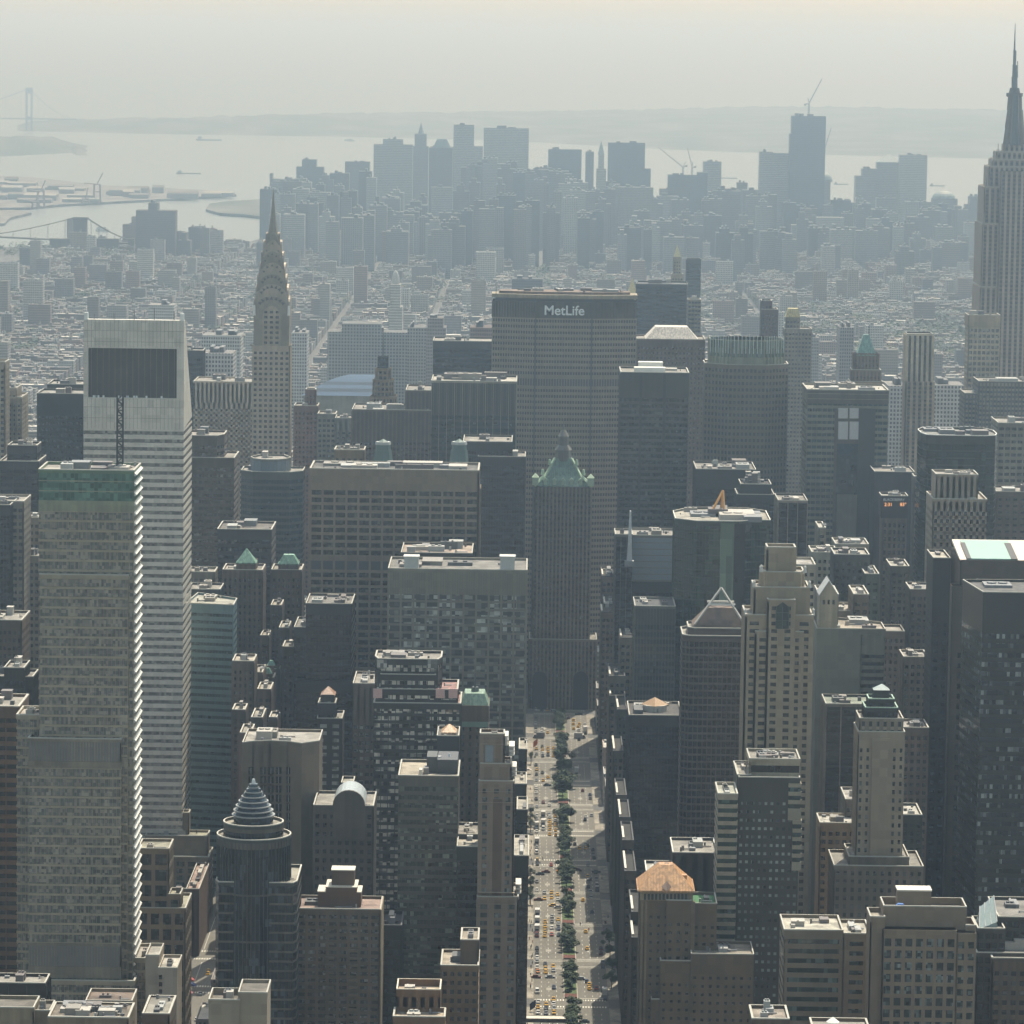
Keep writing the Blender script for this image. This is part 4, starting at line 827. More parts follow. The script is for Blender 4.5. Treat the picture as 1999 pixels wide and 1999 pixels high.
tt = BL("wide glass tower with two whitish panels and a dark pier down its front", "the twin-panelled glass tower", 950, [(1577, 1735, 761, {"dep": 44, "kit": 7}), ], 44, S_T, "glass_tower", roofc=(.66, .62, .54), hmax=4)
o = tuple(tt.location)
def frontpanel(rt, xl, xr, yt, yb, Y, proud, mat, name):
    p0, p1 = W(xl, yt, Y), W(xr, yb, Y); b = MB(); b.box(p0.x, p1.x, Y-proud, Y+1, p1.z, p0.z); return b.build(name, mat, rt, tuple(rt.location))
frontpanel(tt, 1577, 1735, 762, 790, 950, .9, wall((.12, .12, .12)), "dark_attic")
for yy in (768, 778): frontpanel(tt, 1577, 1735, yy, yy+3, 950, 1.2, wall((.35, .35, .34)), "attic_band")
frontpanel(tt, 1630, 1702, 800, 1100, 950, 1.0, wall((.12, .1, .085)), "dark_frame")
for xa, xb in ((1637, 1655), (1659, 1676)):
    for ya, yb in ((797, 817), (823, 858)): frontpanel(tt, xa, xb, ya, yb, 950, 1.6, flat((.5, .48, .46)), "white_panel")
frontpanel(tt, 1677, 1702, 797, 1110, 950, 1.9, wall((.035, .04, .05), .4), "dark_pier")
frontpanel(tt, 1634, 1676, 866, 1000, 950, 1.4, GBLU, "front_glazing")
frontpanel(tt, 1634, 1672, 965, 1100, 950, 1.7, S_T.wl, "lower_front")
# crown glass tower
OCW = [(.28, 0), (.72, 0), (1, .26), (1, .74), (.72, 1), (.28, 1), (0, .74), (0, .26)]
S_BS = St(wall((.23, .205, .19), .7, .1), glass((.04, .05, .048), .25, (.16, .18, .16)), 3.9, .52, .25, 2.6, 1.0, .3, single=False, top=3)
bs = BL("octagonal tower crowned by a tall pale green glass lantern", "the glass-crowned octagon", 965, [(1389, 1532, 665, {"poly": OCW, "dy": 3, "dep": 36, "flat": False, "kit": 0, "yb": 735, "st": St(wall((.4, .47, .42), .4), glass((.2, .27, .23), .2, (.36, .42, .36), (1.6, 1.6, 5), spec=.6), 10.8, .92, .25, 2.5, .3, .9, top=.6)}), (1378, 1541, 712, {"poly": OCW, "kit": 0})], 42, S_BS)
p0 = W(1460, 662, 985); b = MB(); a, b_ = W(1389, 665, 968), W(1532, 665, 968)
pl = [(a.x+(b_.x-a.x)*u, 968+36*v) for u, v in OCW]; b.prism(offset(pl, -3), p0.z-8, p0.z-1); b.build("roof", roofmat((.35, .38, .35)), bs, tuple(bs.location))
for k in range(26):
    t = k/25; i = t*3; j = min(2, int(i)); f = i-j; vs = [pl[-1], pl[0], pl[1], pl[2]]; x = vs[j][0]+(vs[j+1][0]-vs[j][0])*f; y = vs[j][1]+(vs[j+1][1]-vs[j][1])*f
    b = MB(); b.box(x-.25, x+.25, y-.8, y-.3, p0.z-8, p0.z+2.6); b.build("crown_rib", flat((.55, .6, .55)), bs, tuple(bs.location))
BL("grey stepped stone tower with yellow-capped top behind the glass-crowned octagon", "the yellow-capped tower", 1900, [(1536, 1562, 618, {"dy": 8, "dep": 12, "kit": 0, "flat": False}), (1533, 1585, 642, {"kit": 0})], 26, S_GREYW.but(single=False, wl=wall((.28, .25, .23))), "stone_tower")
a, b_ = W(1536, 618, 1908), W(1562, 618, 1908); hiproof(bpy.data.objects[[o_.name for o_ in bpy.data.objects if o_.get("label") == "grey stepped stone tower with yellow-capped top behind the glass-crowned octagon"][0]], a.x, b_.x, 1908, 1920, a.z, W(1549, 603, 1908).z, (.55, .45, .2), .75)
BL("thin maroon brick tower in two steps behind the glass-crowned octagon", "the thin maroon tower", 1960, [(1488, 1507, 587, {"kit": 1}), (1488, 1519, 604, {"dy": -3, "dep": 22, "kit": 1})], 18, S_BRK.but(single=False, wl=wall((.13, .09, .085)), sp=wall((.11, .08, .075)), core=wall((.11, .08, .075))), "apartment_tower")
BL("flat black box tower with roof plant left of the twin-panelled glass tower", "the flat black box", 850, [(1360, 1476, 916, {"kit": 8})], 44, S_BLACK.but(wl=wall((.035, .028, .027)), top=12), roofc=(.32, .3, .27), hmax=4)
BL("black roof-machinery cluster building right of the faceted green glass tower", "the black machinery roof", 790, [(1447, 1506, 945, {"kit": 14}), (1440, 1512, 965, {"dy": -3, "kit": 5, "dep": 30})], 26, S_BLACK, "office_block", roofc=(.1, .09, .09), hmax=7)
BL("dark block with pale vertical piers and plain tan roof right of the machinery roof", "the pale-piered dark block", 700, [(1520, 1577, 977, {"kit": 3})], 34, St(wall((.36, .33, .3)), GBLK, 4.2, .75, .05, 5.4, .5, .5, top=2, sp=BLKW, core=BLKW), "office_block", roofc=(.4, .36, .3), hmax=3)
og = BL("curved dark green glass tower with sleek white-edged roof on the right", "the curved dark green tower", 655, [(1803, 1952, 850, {"poly": [(.05, .06), (.18, 0), (.8, 0), (.95, .06), (1, .3), (1, .7), (.9, 1), (.1, 1), (0, .7), (0, .3)], "kit": 6})], 46, St(wall((.03, .04, .038), .3), glass((.016, .028, .025), .12, (.08, .14, .11), (3, 3, 4)), 3.9, .85, .05, 1.6, .06, .06, top=5, cope=flat((.68, .66, .6))), "glass_tower", roofc=(.3, .3, .28), hmax=3)
ck = BL("slim stone tower with dark sign box showing time and temperature in amber", "the amber clock tower", 765, [(1722, 1773, 968, {"yb": 1012, "st": St(wall((.05, .045, .045)), GBLK, 4, .3, .1, 8, .5, .1, top=40), "kit": 3}), (1724, 1770, 1012, {"flat": False, "kit": 0})], 18, St(wall((.25, .215, .195)), GD, 3.9, .6, .15, 2.9, 1.3, .3, single=True, top=3, cap=96), "office_tower", hmax=2.5)
AMB = flat((.7, .35, .1), .6, 0, (1.0, .45, .18, .8))
p = W(1746, 976.5, 763.5); text("BLACKBERRY", 2.05, flat((.5, .52, .52), .5, 0, (.6, .65, .65, .12)), (p.x, 764.4, p.z), ck, "sign_lettering", .1)
p = W(1735, 986, 763.5); text("2:31", 2.7, AMB, (p.x, 764.4, p.z), ck, "clock_digits", .1)
p = W(1764, 986, 763.5); text("83°", 2.7, AMB, (p.x, 764.4, p.z), ck, "temperature_digits", .1)
BL("flat dark blue-grey block behind the amber clock tower", "the dull blue block", 900, [(1708, 1786, 921, {"kit": 2})], 34, St(wall((.065, .07, .085)), GBLK, 4, .25, .05, 20, .2, .05, top=60), "office_block")
BL("thin pale grey strip of tower between the dull blue block and the curved green tower", None, 880, [(1786, 1803, 930)], 16, S_GREYW.but(single=False))
BL("white stepped office block with punched dark windows in front of the curved green tower", "the white punched-window block", 500, [(1828, 1910, 926, {"dy": 4, "dep": 22, "st": St(wall((.42, .385, .35), .75, .07), GBLK, 3.9, .5, .1, 3, 1.4, .1, top=100), "yb": 1010, "kit": 3}), (1822, 1927, 974, {"kit": 1})], 34, St(wall((.42, .385, .35), .75, .07), GBLK, 3.95, .55, .15, 3.1, 1.5, .15, single=True, top=6.5, cap=80), "office_block", roofc=(.5, .46, .4), hmax=2)
BL("pale grey banded slab at the right edge behind the curved green tower", "the pale banded slab", 960, [(1950, 2060, 826)], 40, St(wall((.3, .3, .29)), GD, 4, .45, .2, 4, 1, .1, top=3), "office_slab")
BL("purplish brown plain block at the right edge right of the curved green tower", None, 720, [(1946, 2050, 960)], 30, St(wall((.2, .17, .165)), GD, 3.6, .35, .05, 4, 2, .1, top=4), "office_block")
BL("dark base block behind the white gridded tower", None, 1600, [(1912, 2060, 745), (1885, 1960, 768, {"dy": 10})], 40, S_GREYW.but(single=False, wl=wall((.12, .12, .12))), "office_block")
# low sunlit cluster in the right middle
MID = [(1586, 1636, 1078, 480, "banded white office building stepping down behind the white stepped hotel", (.4, .42, .4), 4), (1632, 1696, 1062, 560, "low white block with rooftop clutter in the right-hand valley", (.42, .42, .4), 6), (1630, 1697, 1082, 440, "dark block with pale roof rim in the right-hand valley", (.09, .09, .09), 3),
 (1668, 1696, 1160, 330, "tan small block with white roof units right of the white gabled house", (.26, .22, .17), 4), (1690, 1716, 1120, 420, "grey-green glass block with white roof edge in the right-hand valley", (.15, .2, .19), 2), (1600, 1612, 1030, 620, "narrow pale tower block left in the right-hand valley", (.4, .38, .35), 1),
 (1553, 1592, 1102, 360, "white block with round window and pale sloped top right of the stepped hotel turret", (.5, .5, .48), 0), (1600, 1637, 1160, 300, "light grey block below the white gable in the right-hand valley", (.36, .35, .33), 1), (1612, 1668, 1192, 345, "white block with pediment roof behind the plain grey-green slab", (.45, .42, .36), 3),
 (1765, 1812, 1282, 330, "grey block with white water tank right of the slim black-crowned tower", (.3, .3, .29), 3), (1764, 1813, 1420, 240, "tan block with pink roof terrace right of the slim black-crowned tower", (.26, .2, .17), 4), (1724, 1766, 1232, 420, "brown punched-window block below the amber clock tower", (.2, .17, .155), 0),
 (1762, 1800, 1590, 170, "low black block with mossy roof right of the slim black-crowned tower", (.05, .055, .05), 2), (1602, 1670, 1606, 160, "beige corner block with few windows left of the slim black-crowned tower", (.4, .33, .25), 3), (1652, 1676, 1560, 178, "narrow grey slab behind the beige corner block", (.26, .25, .24), 1),
 (1778, 1826, 1150, 430, "dim brown block beside the right-hand avenue", (.13, .11, .1), 2), (1740, 1775, 1105, 560, "dim grey block with pale roof spots beside the right-hand avenue", (.17, .17, .17), 5)]
for xl, xr, yt, Y, lb, c, kk in MID:
    BL(lb, None, Y, [(xl, xr, yt, {"kit": kk})], R.uniform(20, 34), St(wall(c), GD, 3.5, .5, .2, 2.8, 1.2, .25, top=4), "low_block", "building", roofc=R.choice([(.55, .5, .42), (.45, .42, .38), (.6, .57, .5)]), hmax=2.5)
gb = root("gabled_house", "white gabled house front in the right-hand valley behind the stepped hotel", "building", (W(1618, 1160, 290).x, 298, 0)); o = tuple(gb.location)
a, b_ = W(1601, 1163, 290), W(1636, 1163, 290); t = W(1619, 1136, 290); b = MB(); pts = [(a.x, 0), (b_.x, 0), (b_.x, a.z), (t.x, t.z), (a.x, a.z)]
b.hexa([(x, 290, z) for x, z in pts], [(x, 306, z) for x, z in pts]); b.build("wall", wall((.6, .57, .5)), gb, o)
b = MB(); b.hexa([(a.x-.4, 289.7, a.z-.3), (t.x, 289.7, t.z+.1), (t.x, 306.4, t.z+.1), (a.x-.4, 306.4, a.z-.3)], [(a.x-.4, 289.7, a.z+.1), (t.x, 289.7, t.z+.6), (t.x, 306.4, t.z+.6), (a.x-.4, 306.4, a.z+.1)])
b.hexa([(t.x, 289.7, t.z+.1), (b_.x+.4, 289.7, a.z-.3), (b_.x+.4, 306.4, a.z-.3), (t.x, 306.4, t.z+.1)], [(t.x, 289.7, t.z+.6), (b_.x+.4, 289.7, a.z+.1), (b_.x+.4, 306.4, a.z+.1), (t.x, 306.4, t.z+.6)]); b.build("roof", flat((.45, .45, .44)), gb, o)
for k in (-2.2, 0, 2.2):
    b = MB(); b.box(t.x+k-.5, t.x+k+.5, 289.9, 290.2, a.z-4, a.z-2); b.build("window", GD, gb, o)
# ------------------------------------------------------------------ spired tower with steel crown
CY = 1328
S_CH = St(wall((.62, .58, .54), .7, .08), glass((.04, .04, .04), .2), 3.72, .5, .12, 3.7, 1.7, .35, single=True, top=4, cap=98)
ch = BL("slender skyscraper with scalloped steel crown tapering to a needle", "the steel-crowned spire", CY, [(494, 566, 676, {"kit": 0, "flat": False}), (498, 560, 655, {"kit": 0, "flat": False, "dy": 1.5, "dep": 23, "st": S_CH.but(wl=wall((.3, .28, .27), .5), sp=wall((.28, .26, .25), .5), top=14)})], 26, S_CH, "spired_skyscraper")
o = tuple(ch.location); ccx = (W(494, 676, CY).x+W(566, 676, CY).x)/2; ccy = CY+13; sC = (1550+CY)/8000
STEEL = wall((.52, .5, .485), .45, .1, .2); STD = wall((.36, .345, .335), .5, .1, .2)
def arch_block(b, w, zb, zs, ztop, depth, cx, cy, axis, n=12, mi=0):
    pts = [(-w, zb), (w, zb), (w, zs)]+[(w*math.cos(t*math.pi/n), zs+(ztop-zs)*math.sin(t*math.pi/n)) for t in range(1, n)]+[(-w, zs)]
    if axis == 'y': b.hexa([(cx+u, cy-depth, z) for u, z in pts], [(cx+u, cy+depth, z) for u, z in pts], mi)
    else: b.hexa([(cx-depth, cy+u, z) for u, z in pts], [(cx+depth, cy+u, z) for u, z in pts], mi)
zpx = lambda y: W(533, y, CY).z
b = MB(); b.box(ccx-12.4, ccx+12.4, ccy-12.4, ccy+12.4, zpx(676), zpx(612)); b.build("crown_shoulder", STD, ch, o)
tiers = [(11.2, 640, 600, 579, 12.6), (10.2, 615, 580, 556, 11.6), (9.2, 590, 560, 536, 10.4), (8.1, 566, 540, 514, 9.2), (6.9, 545, 520, 492, 8.0), (5.7, 525, 502, 470, 6.6), (4.2, 505, 484, 455, 5.0)]
for i, (w, yb, ys, yt, dpt) in enumerate(tiers):
    b = MB(); arch_block(b, w, zpx(yb), zpx(ys), zpx(yt), dpt, ccx, ccy, 'y'); arch_block(b, w, zpx(yb), zpx(ys), zpx(yt), dpt+.05, ccx, ccy, 'x')
    b.build("crown_arch", STEEL if i % 2 else STD, ch, o)
    nwin = 7 if i < 3 else 5 if i < 5 else 3
    for k in range(nwin):
        th = math.pi*(.14+.72*k/(nwin-1)); rr = .78
        px_, pz_ = ccx+w*rr*math.cos(th), zpx(ys)+(zpx(yt)-zpx(ys))*rr*math.sin(th); e = w*.11
        m_ = MB(); d_ = Vector((math.cos(th)*w, math.sin(th)*(zpx(yt)-zpx(ys)))).normalized(); n_ = Vector((-d_.y, d_.x)); yq = ccy-dpt-.1
        A_, B_, C_ = (px_-n_.x*e-d_.x*e*.6, pz_-n_.y*e-d_.y*e*.6), (px_+n_.x*e-d_.x*e*.6, pz_+n_.y*e-d_.y*e*.6), (px_+d_.x*e*1.5, pz_+d_.y*e*1.5)
        tri = [A_, B_, C_]
        m_.hexa([(x, yq, z) for x, z in tri], [(x, yq+.2, z) for x, z in tri]); m_.build("crown_window", flat((.06, .055, .055), .3), ch, o)
b = MB(); arch_block(b, 6.4, zpx(676), zpx(622), zpx(598), 12.9, ccx, ccy, 'y', 14); b.build("arched_bay", wall((.48, .45, .41)), ch, o)
for rrow in range(7):
    for cc in range(3):
        m_ = MB(); x = ccx+(cc-1)*4.0; z = zpx(672)+rrow*3.6; m_.box(x-1.1, x+1.1, ccy-13.05, ccy-12.8, z, z+1.7); m_.build("window", GD, ch, o)
b = MB(); pts = [(470, 4.4), (455, 3.5), (440, 2.6), (420, 1.7), (400, 1.0), (384, .5), (370, .12)]
for (y0, r0), (y1, r1) in zip(pts, pts[1:]): b.cyl(ccx, ccy, zpx(y0), zpx(y1), r0, r1, 8)
b.build("spire", STD, ch, o)
for sx in (-1, 1):
    m_ = MB(); m_.bar((ccx+sx*12, ccy-12, zpx(676)), (ccx+sx*14.5, ccy-14.5, zpx(674)), 1.0); m_.build("eagle_gargoyle", STEEL, ch, o)
    m_ = MB(); m_.cyl(ccx+sx*12, ccy-12, zpx(600)-6, zpx(600)+1, 1.2, .5, 8); m_.build("corner_urn", flat((.7, .68, .62)), ch, o)
# ------------------------------------------------------------------ foreground, left of the avenue
def ring(k, rx=.5, ry=.5): return [(.5+rx*math.cos(2*math.pi*i/k-math.pi/2), .5+ry*math.sin(2*math.pi*i/k-math.pi/2)) for i in range(k)]
S_LP = St(wall((.06, .075, .085), .35), glass((.016, .022, .027), .18, (.16, .2, .22), (1.2, 1.2, 3)), 3.7, .78, .12, 1.4, .08, .08, top=1.5, cope=flat((.5, .47, .4)), sp=wall((.16, .15, .145)))
S_DRUM = S_LP.but(fl=18, wh=.96, top=4, bay=2.0, pw=.25, rp=.3)
Yl = -20; m1 = 8000/1530
def dsec(xl, xr, yt, st, dyc, **k):
    wm_ = (xr-xl)/m1; return (xl, xr, yt, dict(dy=dyc-wm_/2, dep=wm_, poly=ring(28), st=st, kit=0, **k))
lp = BL("round tiered glass tower with ringed cone top above a dark glass block", "the ringed cone tower", Yl,
  [(421, 579, 1722, {"poly": [(0, .1), (.04, 0), (.96, 0), (1, .1), (1, 1), (0, 1)], "kit": 1}), dsec(419, 564, 1640, S_DRUM, 12), dsec(433, 550, 1613, S_LP.but(fl=8, wh=.9, top=3), 12)], 34, S_LP, "glass_tower", roofc=(.4, .37, .3), kit=0)
o = tuple(lp.location); cx = W(491, 1600, Yl).x
z = W(491, 1590, Yl+12).z; b0 = W(491, 1613, Yl+12).z
b = MB(); b.cyl(cx, Yl+12, b0-2, z, 7.6, 7.6, 24); b.build("drum", GBLU, lp, o)
rr = 8.3; pit = (W(491, 1528, Yl+12).z-z)/7
for k in range(7):
    r0 = rr*(1-(k/7.5)**1.3); b = MB(); b.cyl(cx, Yl+12, z+k*pit, z+k*pit+pit*.72, r0*.93, r0*.80, 24); b.build("cone_tier", GBLU, lp, o)
    b = MB(); b.cyl(cx, Yl+12, z+k*pit-.25, z+k*pit+.18, r0, r0, 24); b.build("ring_ledge", flat((.3, .3, .29), .4), lp, o)
b = MB(); b.cyl(cx, Yl+12, z+7*pit-.5, z+7.8*pit, .9, .5, 10); b.build("finial", flat((.6, .6, .6), .3, .4), lp, o)
for f in (.2, .5, .8):                 # curved light bands across the dark block
    pass
S_CC = St(wall((.225, .2, .175), .85, .08), GBLU, 3.7, .3, .05, 3.6, 2.0, .05, top=14)
BL("concave grey stone tower with tall window strips and jagged sunlit roof edge", "the concave stone tower", 150, [(474, 622, 1450, {"poly": [(0, 0), (.12, .1), (.35, .17), (.6, .12), (.78, 0), (1, .2), (1, 1), (0, 1)], "kit": 4})], 34, S_CC.but(fl=400, top=1000), "stone_tower", roofc=(.45, .42, .37), hmax=4)
rt = bpy.data.objects[-1] if 0 else [q for q in COL.objects if q.get("label", "").startswith("concave grey")][0]
CV = [(0, 0), (.12, .1), (.35, .17), (.6, .12), (.78, 0)]
for xa, wd_ in ((486, 2.0), (509, 2.4), (524, 2.4), (539, 2.4), (560, 1.6)):
    u_ = (xa-474)/148+.01; yv = 150+34*lerp(CV, u_)
    for r_ in range(16):
        p0 = W(xa, 1498+r_*17.9, yv); b = MB(); b.box(p0.x, p0.x+wd_, yv-.75, yv+1, p0.z-2.9, p0.z); b.box(p0.x+wd_/2-.1, p0.x+wd_/2+.1, yv-.85, yv, p0.z-2.9, p0.z, 1)
        b.build("window", [GBLK, flat((.3, .29, .27))], rt, tuple(rt.location))
rt = BL("dark stone block with an arched glazed roof vault over its centre", "the arch-roofed block", 128, [(613, 729, 1572, {"kit": 2})], 32, St(wall((.13, .12, .11)), glass((.025, .03, .032), .12, (.2, .22, .22)), 3.7, .5, .15, 3.2, 1.5, .3, single=True, top=4, cap=90), "office_block", "building")
o = tuple(rt.location); a, b_ = W(650, 1572, 127), W(713, 1572, 127); t = W(681, 1543, 127); b = MB()
pts = [(a.x, a.z-14), (b_.x, a.z-14), (b_.x, a.z)]+[((a.x+b_.x)/2+(b_.x-a.x)/2*math.cos(th*math.pi/12), a.z+(t.z-a.z)*math.sin(th*math.pi/12)) for th in range(1, 12)]+[(a.x, a.z)]
b.hexa([(x, 126.6, z) for x, z in pts], [(x, 127.9, z) for x, z in pts]); b.build("arched_gable", wall((.15, .14, .13)), rt, o)
b = MB(); pv_ = pts[2:]; b.hexa([(x, 128, z-.3) for x, z in pv_], [(x, 150, z-.3) for x, z in pv_]); b.build("vault", flat((.42, .46, .46), .3), rt, o)
BL("slim dark apartment tower with white-curtained windows and small hip cap", "the white-curtained slim tower", 350, [(628, 652, 1357, {"dy": 3, "dep": 10, "flat": False, "kit": 0}), (622, 655, 1372, {"dy": 2, "dep": 14, "kit": 0, "st": S_BLACK}), (620, 668, 1402, {"kit": 1})], 22, St(wall((.075, .065, .06)), glass((.2, .2, .18), .8, (.5, .5, .45), (1.6, 1.6, 1.8)), 3.4, .5, .1, 5.2, 2.6, .15, single=True, top=3, cap=70), "apartment_tower", "building")
rt = [q for q in COL.objects if q.get("label", "").startswith("slim dark apartment tower with white")][0]
a, b_ = W(629, 1357, 354), W(652, 1357, 354); hiproof(rt, a.x, b_.x, 354, 364, a.z, W(640, 1344, 354).z, (.34, .2, .13), .1)
BL("plain black slab tower left of the wide gridded slab's lower half", "the plain black slab", 485, [(598, 687, 1178, {"kit": 6}), (575, 600, 1224, {"dy": 4, "kit": 1}), (578, 690, 1330, {"dy": -4, "dep": 40, "kit": 0, "flat": False})], 36, S_BLACK.but(rp=.1), "office_slab", roofc=(.3, .28, .25), hmax=2)
BL("small white-topped block between the slim tower and the pinkish slab", None, 270, [(667, 690, 1528, {"kit": 0, "roof": (.55, .53, .46)})], 16, S_BLACK, "low_block", "building")
BL("pinkish grey slab with dark roof well and window bands left of the terraced dark tower", "the pinkish grey slab", 335, [(690, 735, 1334, {"kit": 3})], 36, St(wall((.2, .165, .155)), GLIT, 3.7, .45, .1, 2.4, .7, .1, top=20), "office_slab", hmax=2.5)
S_DT = St(wall((.055, .052, .05)), glass((.03, .03, .03), .6, (.75, .7, .58), (1.7, 1.7, 1.9)), 3.28, .56, .3, 3.2, .35, .35, top=3)
dt = BL("dark banded apartment tower stepping up to a round-cornered penthouse, pink terraces beside it", "the terraced dark tower", 250,
  [(733, 861, 1286, {"dy": 4, "dep": 24, "poly": [(0, .3), (.05, 0), (.95, 0), (1, .3), (1, 1), (0, 1)], "kit": 5, "st": S_DT.but(wh=.4, fl=7)}), (745, 850, 1316, {"dy": 2.5, "dep": 26, "kit": 0}), (738, 893, 1345, {"dy": 1, "dep": 28, "kit": 1, "roof": (.5, .3, .27)}), (731, 899, 1372, {"kit": 0, "roof": (.5, .3, .27)})], 32, S_DT, "apartment_tower", hmax=2)
o = tuple(dt.location)
for xx in (746, 845):
    p = W(xx, 1292, 252); b = MB(); b.box(p.x-2.2, p.x+2.2, 253.4, 257, p.z-3.5, p.z+.6); b.build("corner_bay", glass((.3, .3, .28), .5, (.6, .58, .5)), dt, o)
for xx in (738, 860, 885):
    p = W(xx, 1358, 252); b = MB(); b.box(p.x-2, p.x+2, 250.5, 251, p.z-1, p.z+3.2); b.build("terrace_screen", flat((.62, .4, .36)), dt, o)
tg = BL("olive glass block with tan roof deck and dark plant boxes near the avenue", "the olive glass block", 62, [(779, 895, 1514, {"kit": 0})], 36, St(wall((.17, .165, .14), .6, .1), glass((.04, .045, .038), .42, (.34, .36, .28), (1.4, 1.4, 1.8)), 3.38, .56, .15, 1.45, .09, .12, top=4.6, sp=wall((.125, .125, .11), .5)), "glass_block", "building", roofc=(.55, .48, .37))
o = tuple(tg.location)
for xa, xb, ya, d0, d1, c in ((832, 852, 1478, 12, 26, (.07, .07, .07)), (853, 893, 1484, 10, 30, (.06, .06, .065)), (826, 836, 1500, 8, 14, (.2, .19, .17)), (818, 824, 1506, 4, 9, (.5, .48, .42))):
    p0, p1 = W(xa, 1514, 62), W(xb, ya, 62+d0); b = MB(); b.box(p0.x, W(xb, 1514, 62).x, 62+d0, 62+d1, p0.z-1, max(p1.z, p0.z+1.5)); b.build("plant_box", flat(c), tg, o)
p = W(878, 1476, 80); b = MB(); b.cyl(p.x, 80, p.z-2, p.z+1, 1.2, .2, 8); b.cyl(p.x-4, 78, p.z-2, p.z+.2, .8, .8, 8); b.build("dish_aerial", flat((.7, .7, .68)), tg, o)
gh = BL("brown brick hotel with green copper attic facing the avenue", "the green-attic brick hotel", 280, [(898, 954, 1378, {"kit": 0, "flat": False})], 26, S_BRK.but(wl=wall((.21, .165, .13)), sp=wall((.19, .15, .12)), core=wall((.19, .15, .12)), bay=3.6, pw=2.3, rp=.05, single=True, cap=60, top=10), "hotel_tower", "building")
a, b_ = W(900, 1378, 281), W(953, 1378, 281); hiproof(gh, a.x, b_.x, 281, 300, a.z, W(920, 1356, 281).z, (.24, .34, .25), .72)
p = W(928, 1352, 290); b = MB(); b.cyl(p.x, 290, p.z-3, p.z+2.5, 2.2, 1.6, 8); b.cyl(p.x, 290, p.z+2.5, p.z+9, .5, .2, 6); b.build("roof_lantern", flat((.08, .09, .085)), gh, tuple(gh.location))
frontpanel(gh, 898, 954, 1409, 1420, 280, .4, flat((.2, .28, .22)), "copper_band")
bk = BL("small blue-black tower with orange hip roof hut beside the brick hotel", None, 215, [(854, 896, 1436, {"kit": 1})], 24, St(wall((.045, .05, .058)), GBLK, 3.6, .5, .1, 3, .4, .1, top=10), "office_block", "building", roofc=(.2, .19, .18))
a, b_ = W(865, 1436, 220), W(889, 1436, 220); b = MB(); b.box(a.x+.4, b_.x-.4, 220, 230, a.z-1, a.z+1.4); b.build("roof_hut", flat((.3, .22, .17)), bk, tuple(bk.location)); hiproof(bk, a.x, b_.x, 220, 230, a.z+1.4, a.z+4.2, (.5, .32, .18), .1)
BL("low white-roofed annex with thick black front between the olive block and the pale stepped tower", None, 45, [(893, 934, 1628, {"dy": 20, "kit": 2}), (893, 936, 1652, {"kit": 1, "roof": (.5, .45, .37)})], 24, S_BLACK.but(fl=3.4), "low_block", "building", hmax=2)
# pale stepped tower
RZ = wall((.36, .315, .285), .8, .08); RZB = wall((.19, .13, .105), .85, .12)
S_RZ = St(RZ, glass((.045, .045, .043), .5, (.27, .27, .25), (1.1, 1.1, 1.6)), 3.32, .55, .1, 5.4, 2.7, .3, single=True, top=3.4, sp=wall((.3, .25, .22), .8, .08), core=RZB, cap=98)
rz = BL("pale pinkish stone tower with brown brick centre strip, stepping up beside the avenue", "the pale stepped tower", 42,
  [(938, 985, 1432, {"dy": 4, "dep": 10, "kit": 2, "st": S_RZ.but(single=False, top=30)}), (939, 998, 1490, {"dy": 3, "dep": 15, "kit": 1, "st": S_RZ.but(single=False, top=30)}), (936, 1004, 1524, {"dy": 1.4, "dep": 20, "kit": 0}), (932, 1012, 1750, {"kit": 1, "dep": 26})], 22, S_RZ, "hotel_tower", "skyscraper", hmax=1.2)
o = tuple(rz.location)
frontpanel(rz, 963, 979, 1560, 1748, 43.4, .5, RZB, "brick_strip"); frontpanel(rz, 948, 963, 1455, 1488, 45.8, .3, flat((.2, .23, .24)), "louvre_panel")
for xx, yy in ((1000, 1460), (1004, 1500), (1013, 1730), (988, 1440)):      # balustraded ledges on the sunny flank
    p = W(xx, yy, 46); 
    for k in range(3): 
        b = MB(); b.box(p.x-1.2, p.x+1.0, 48, 60, p.z-k*1.7-.25, p.z-k*1.7+.25); b.build("ledge", flat((.62, .58, .5)), rz, o)
for yy in (1452, 1492, 1545, 1566, 1742, 1764): frontpanel(rz, 934 if yy > 1500 else 939, 1005 if yy > 1500 else 986, yy, yy+1.6, 42 if yy > 1700 else 43.4 if yy > 1500 else 46, .7, wall((.5, .45, .4)), "string_course")
BL("dark-fronted low block with white parapet between the pale stepped tower and the avenue pavement", "the dark-fronted kerb block", 118, [(1003, 1032, 1670, {"kit": 4, "dep": 44})], 44, S_BLACK.but(fl=3.6, top=9), "low_block", "building", roofc=(.52, .48, .4), hmax=1.6)
for xl, xr, yt, Y, lb in ((1010, 1030, 1580, 215, "small black block with narrow ledges behind the pale stepped tower beside the avenue"), (1005, 1028, 1530, 290, "dark annex with pale cornice behind the pale stepped tower"), (1014, 1029, 1462, 345, "narrow dark shopfront block with cream roof at the avenue's left kerb")):
    BL(lb, None, Y, [(xl, xr, yt, {"kit": 2, "dep": 30})], 30, S_BLACK.but(fl=3.6), "low_block", "building", roofc=(.5, .46, .38), hmax=1.6)
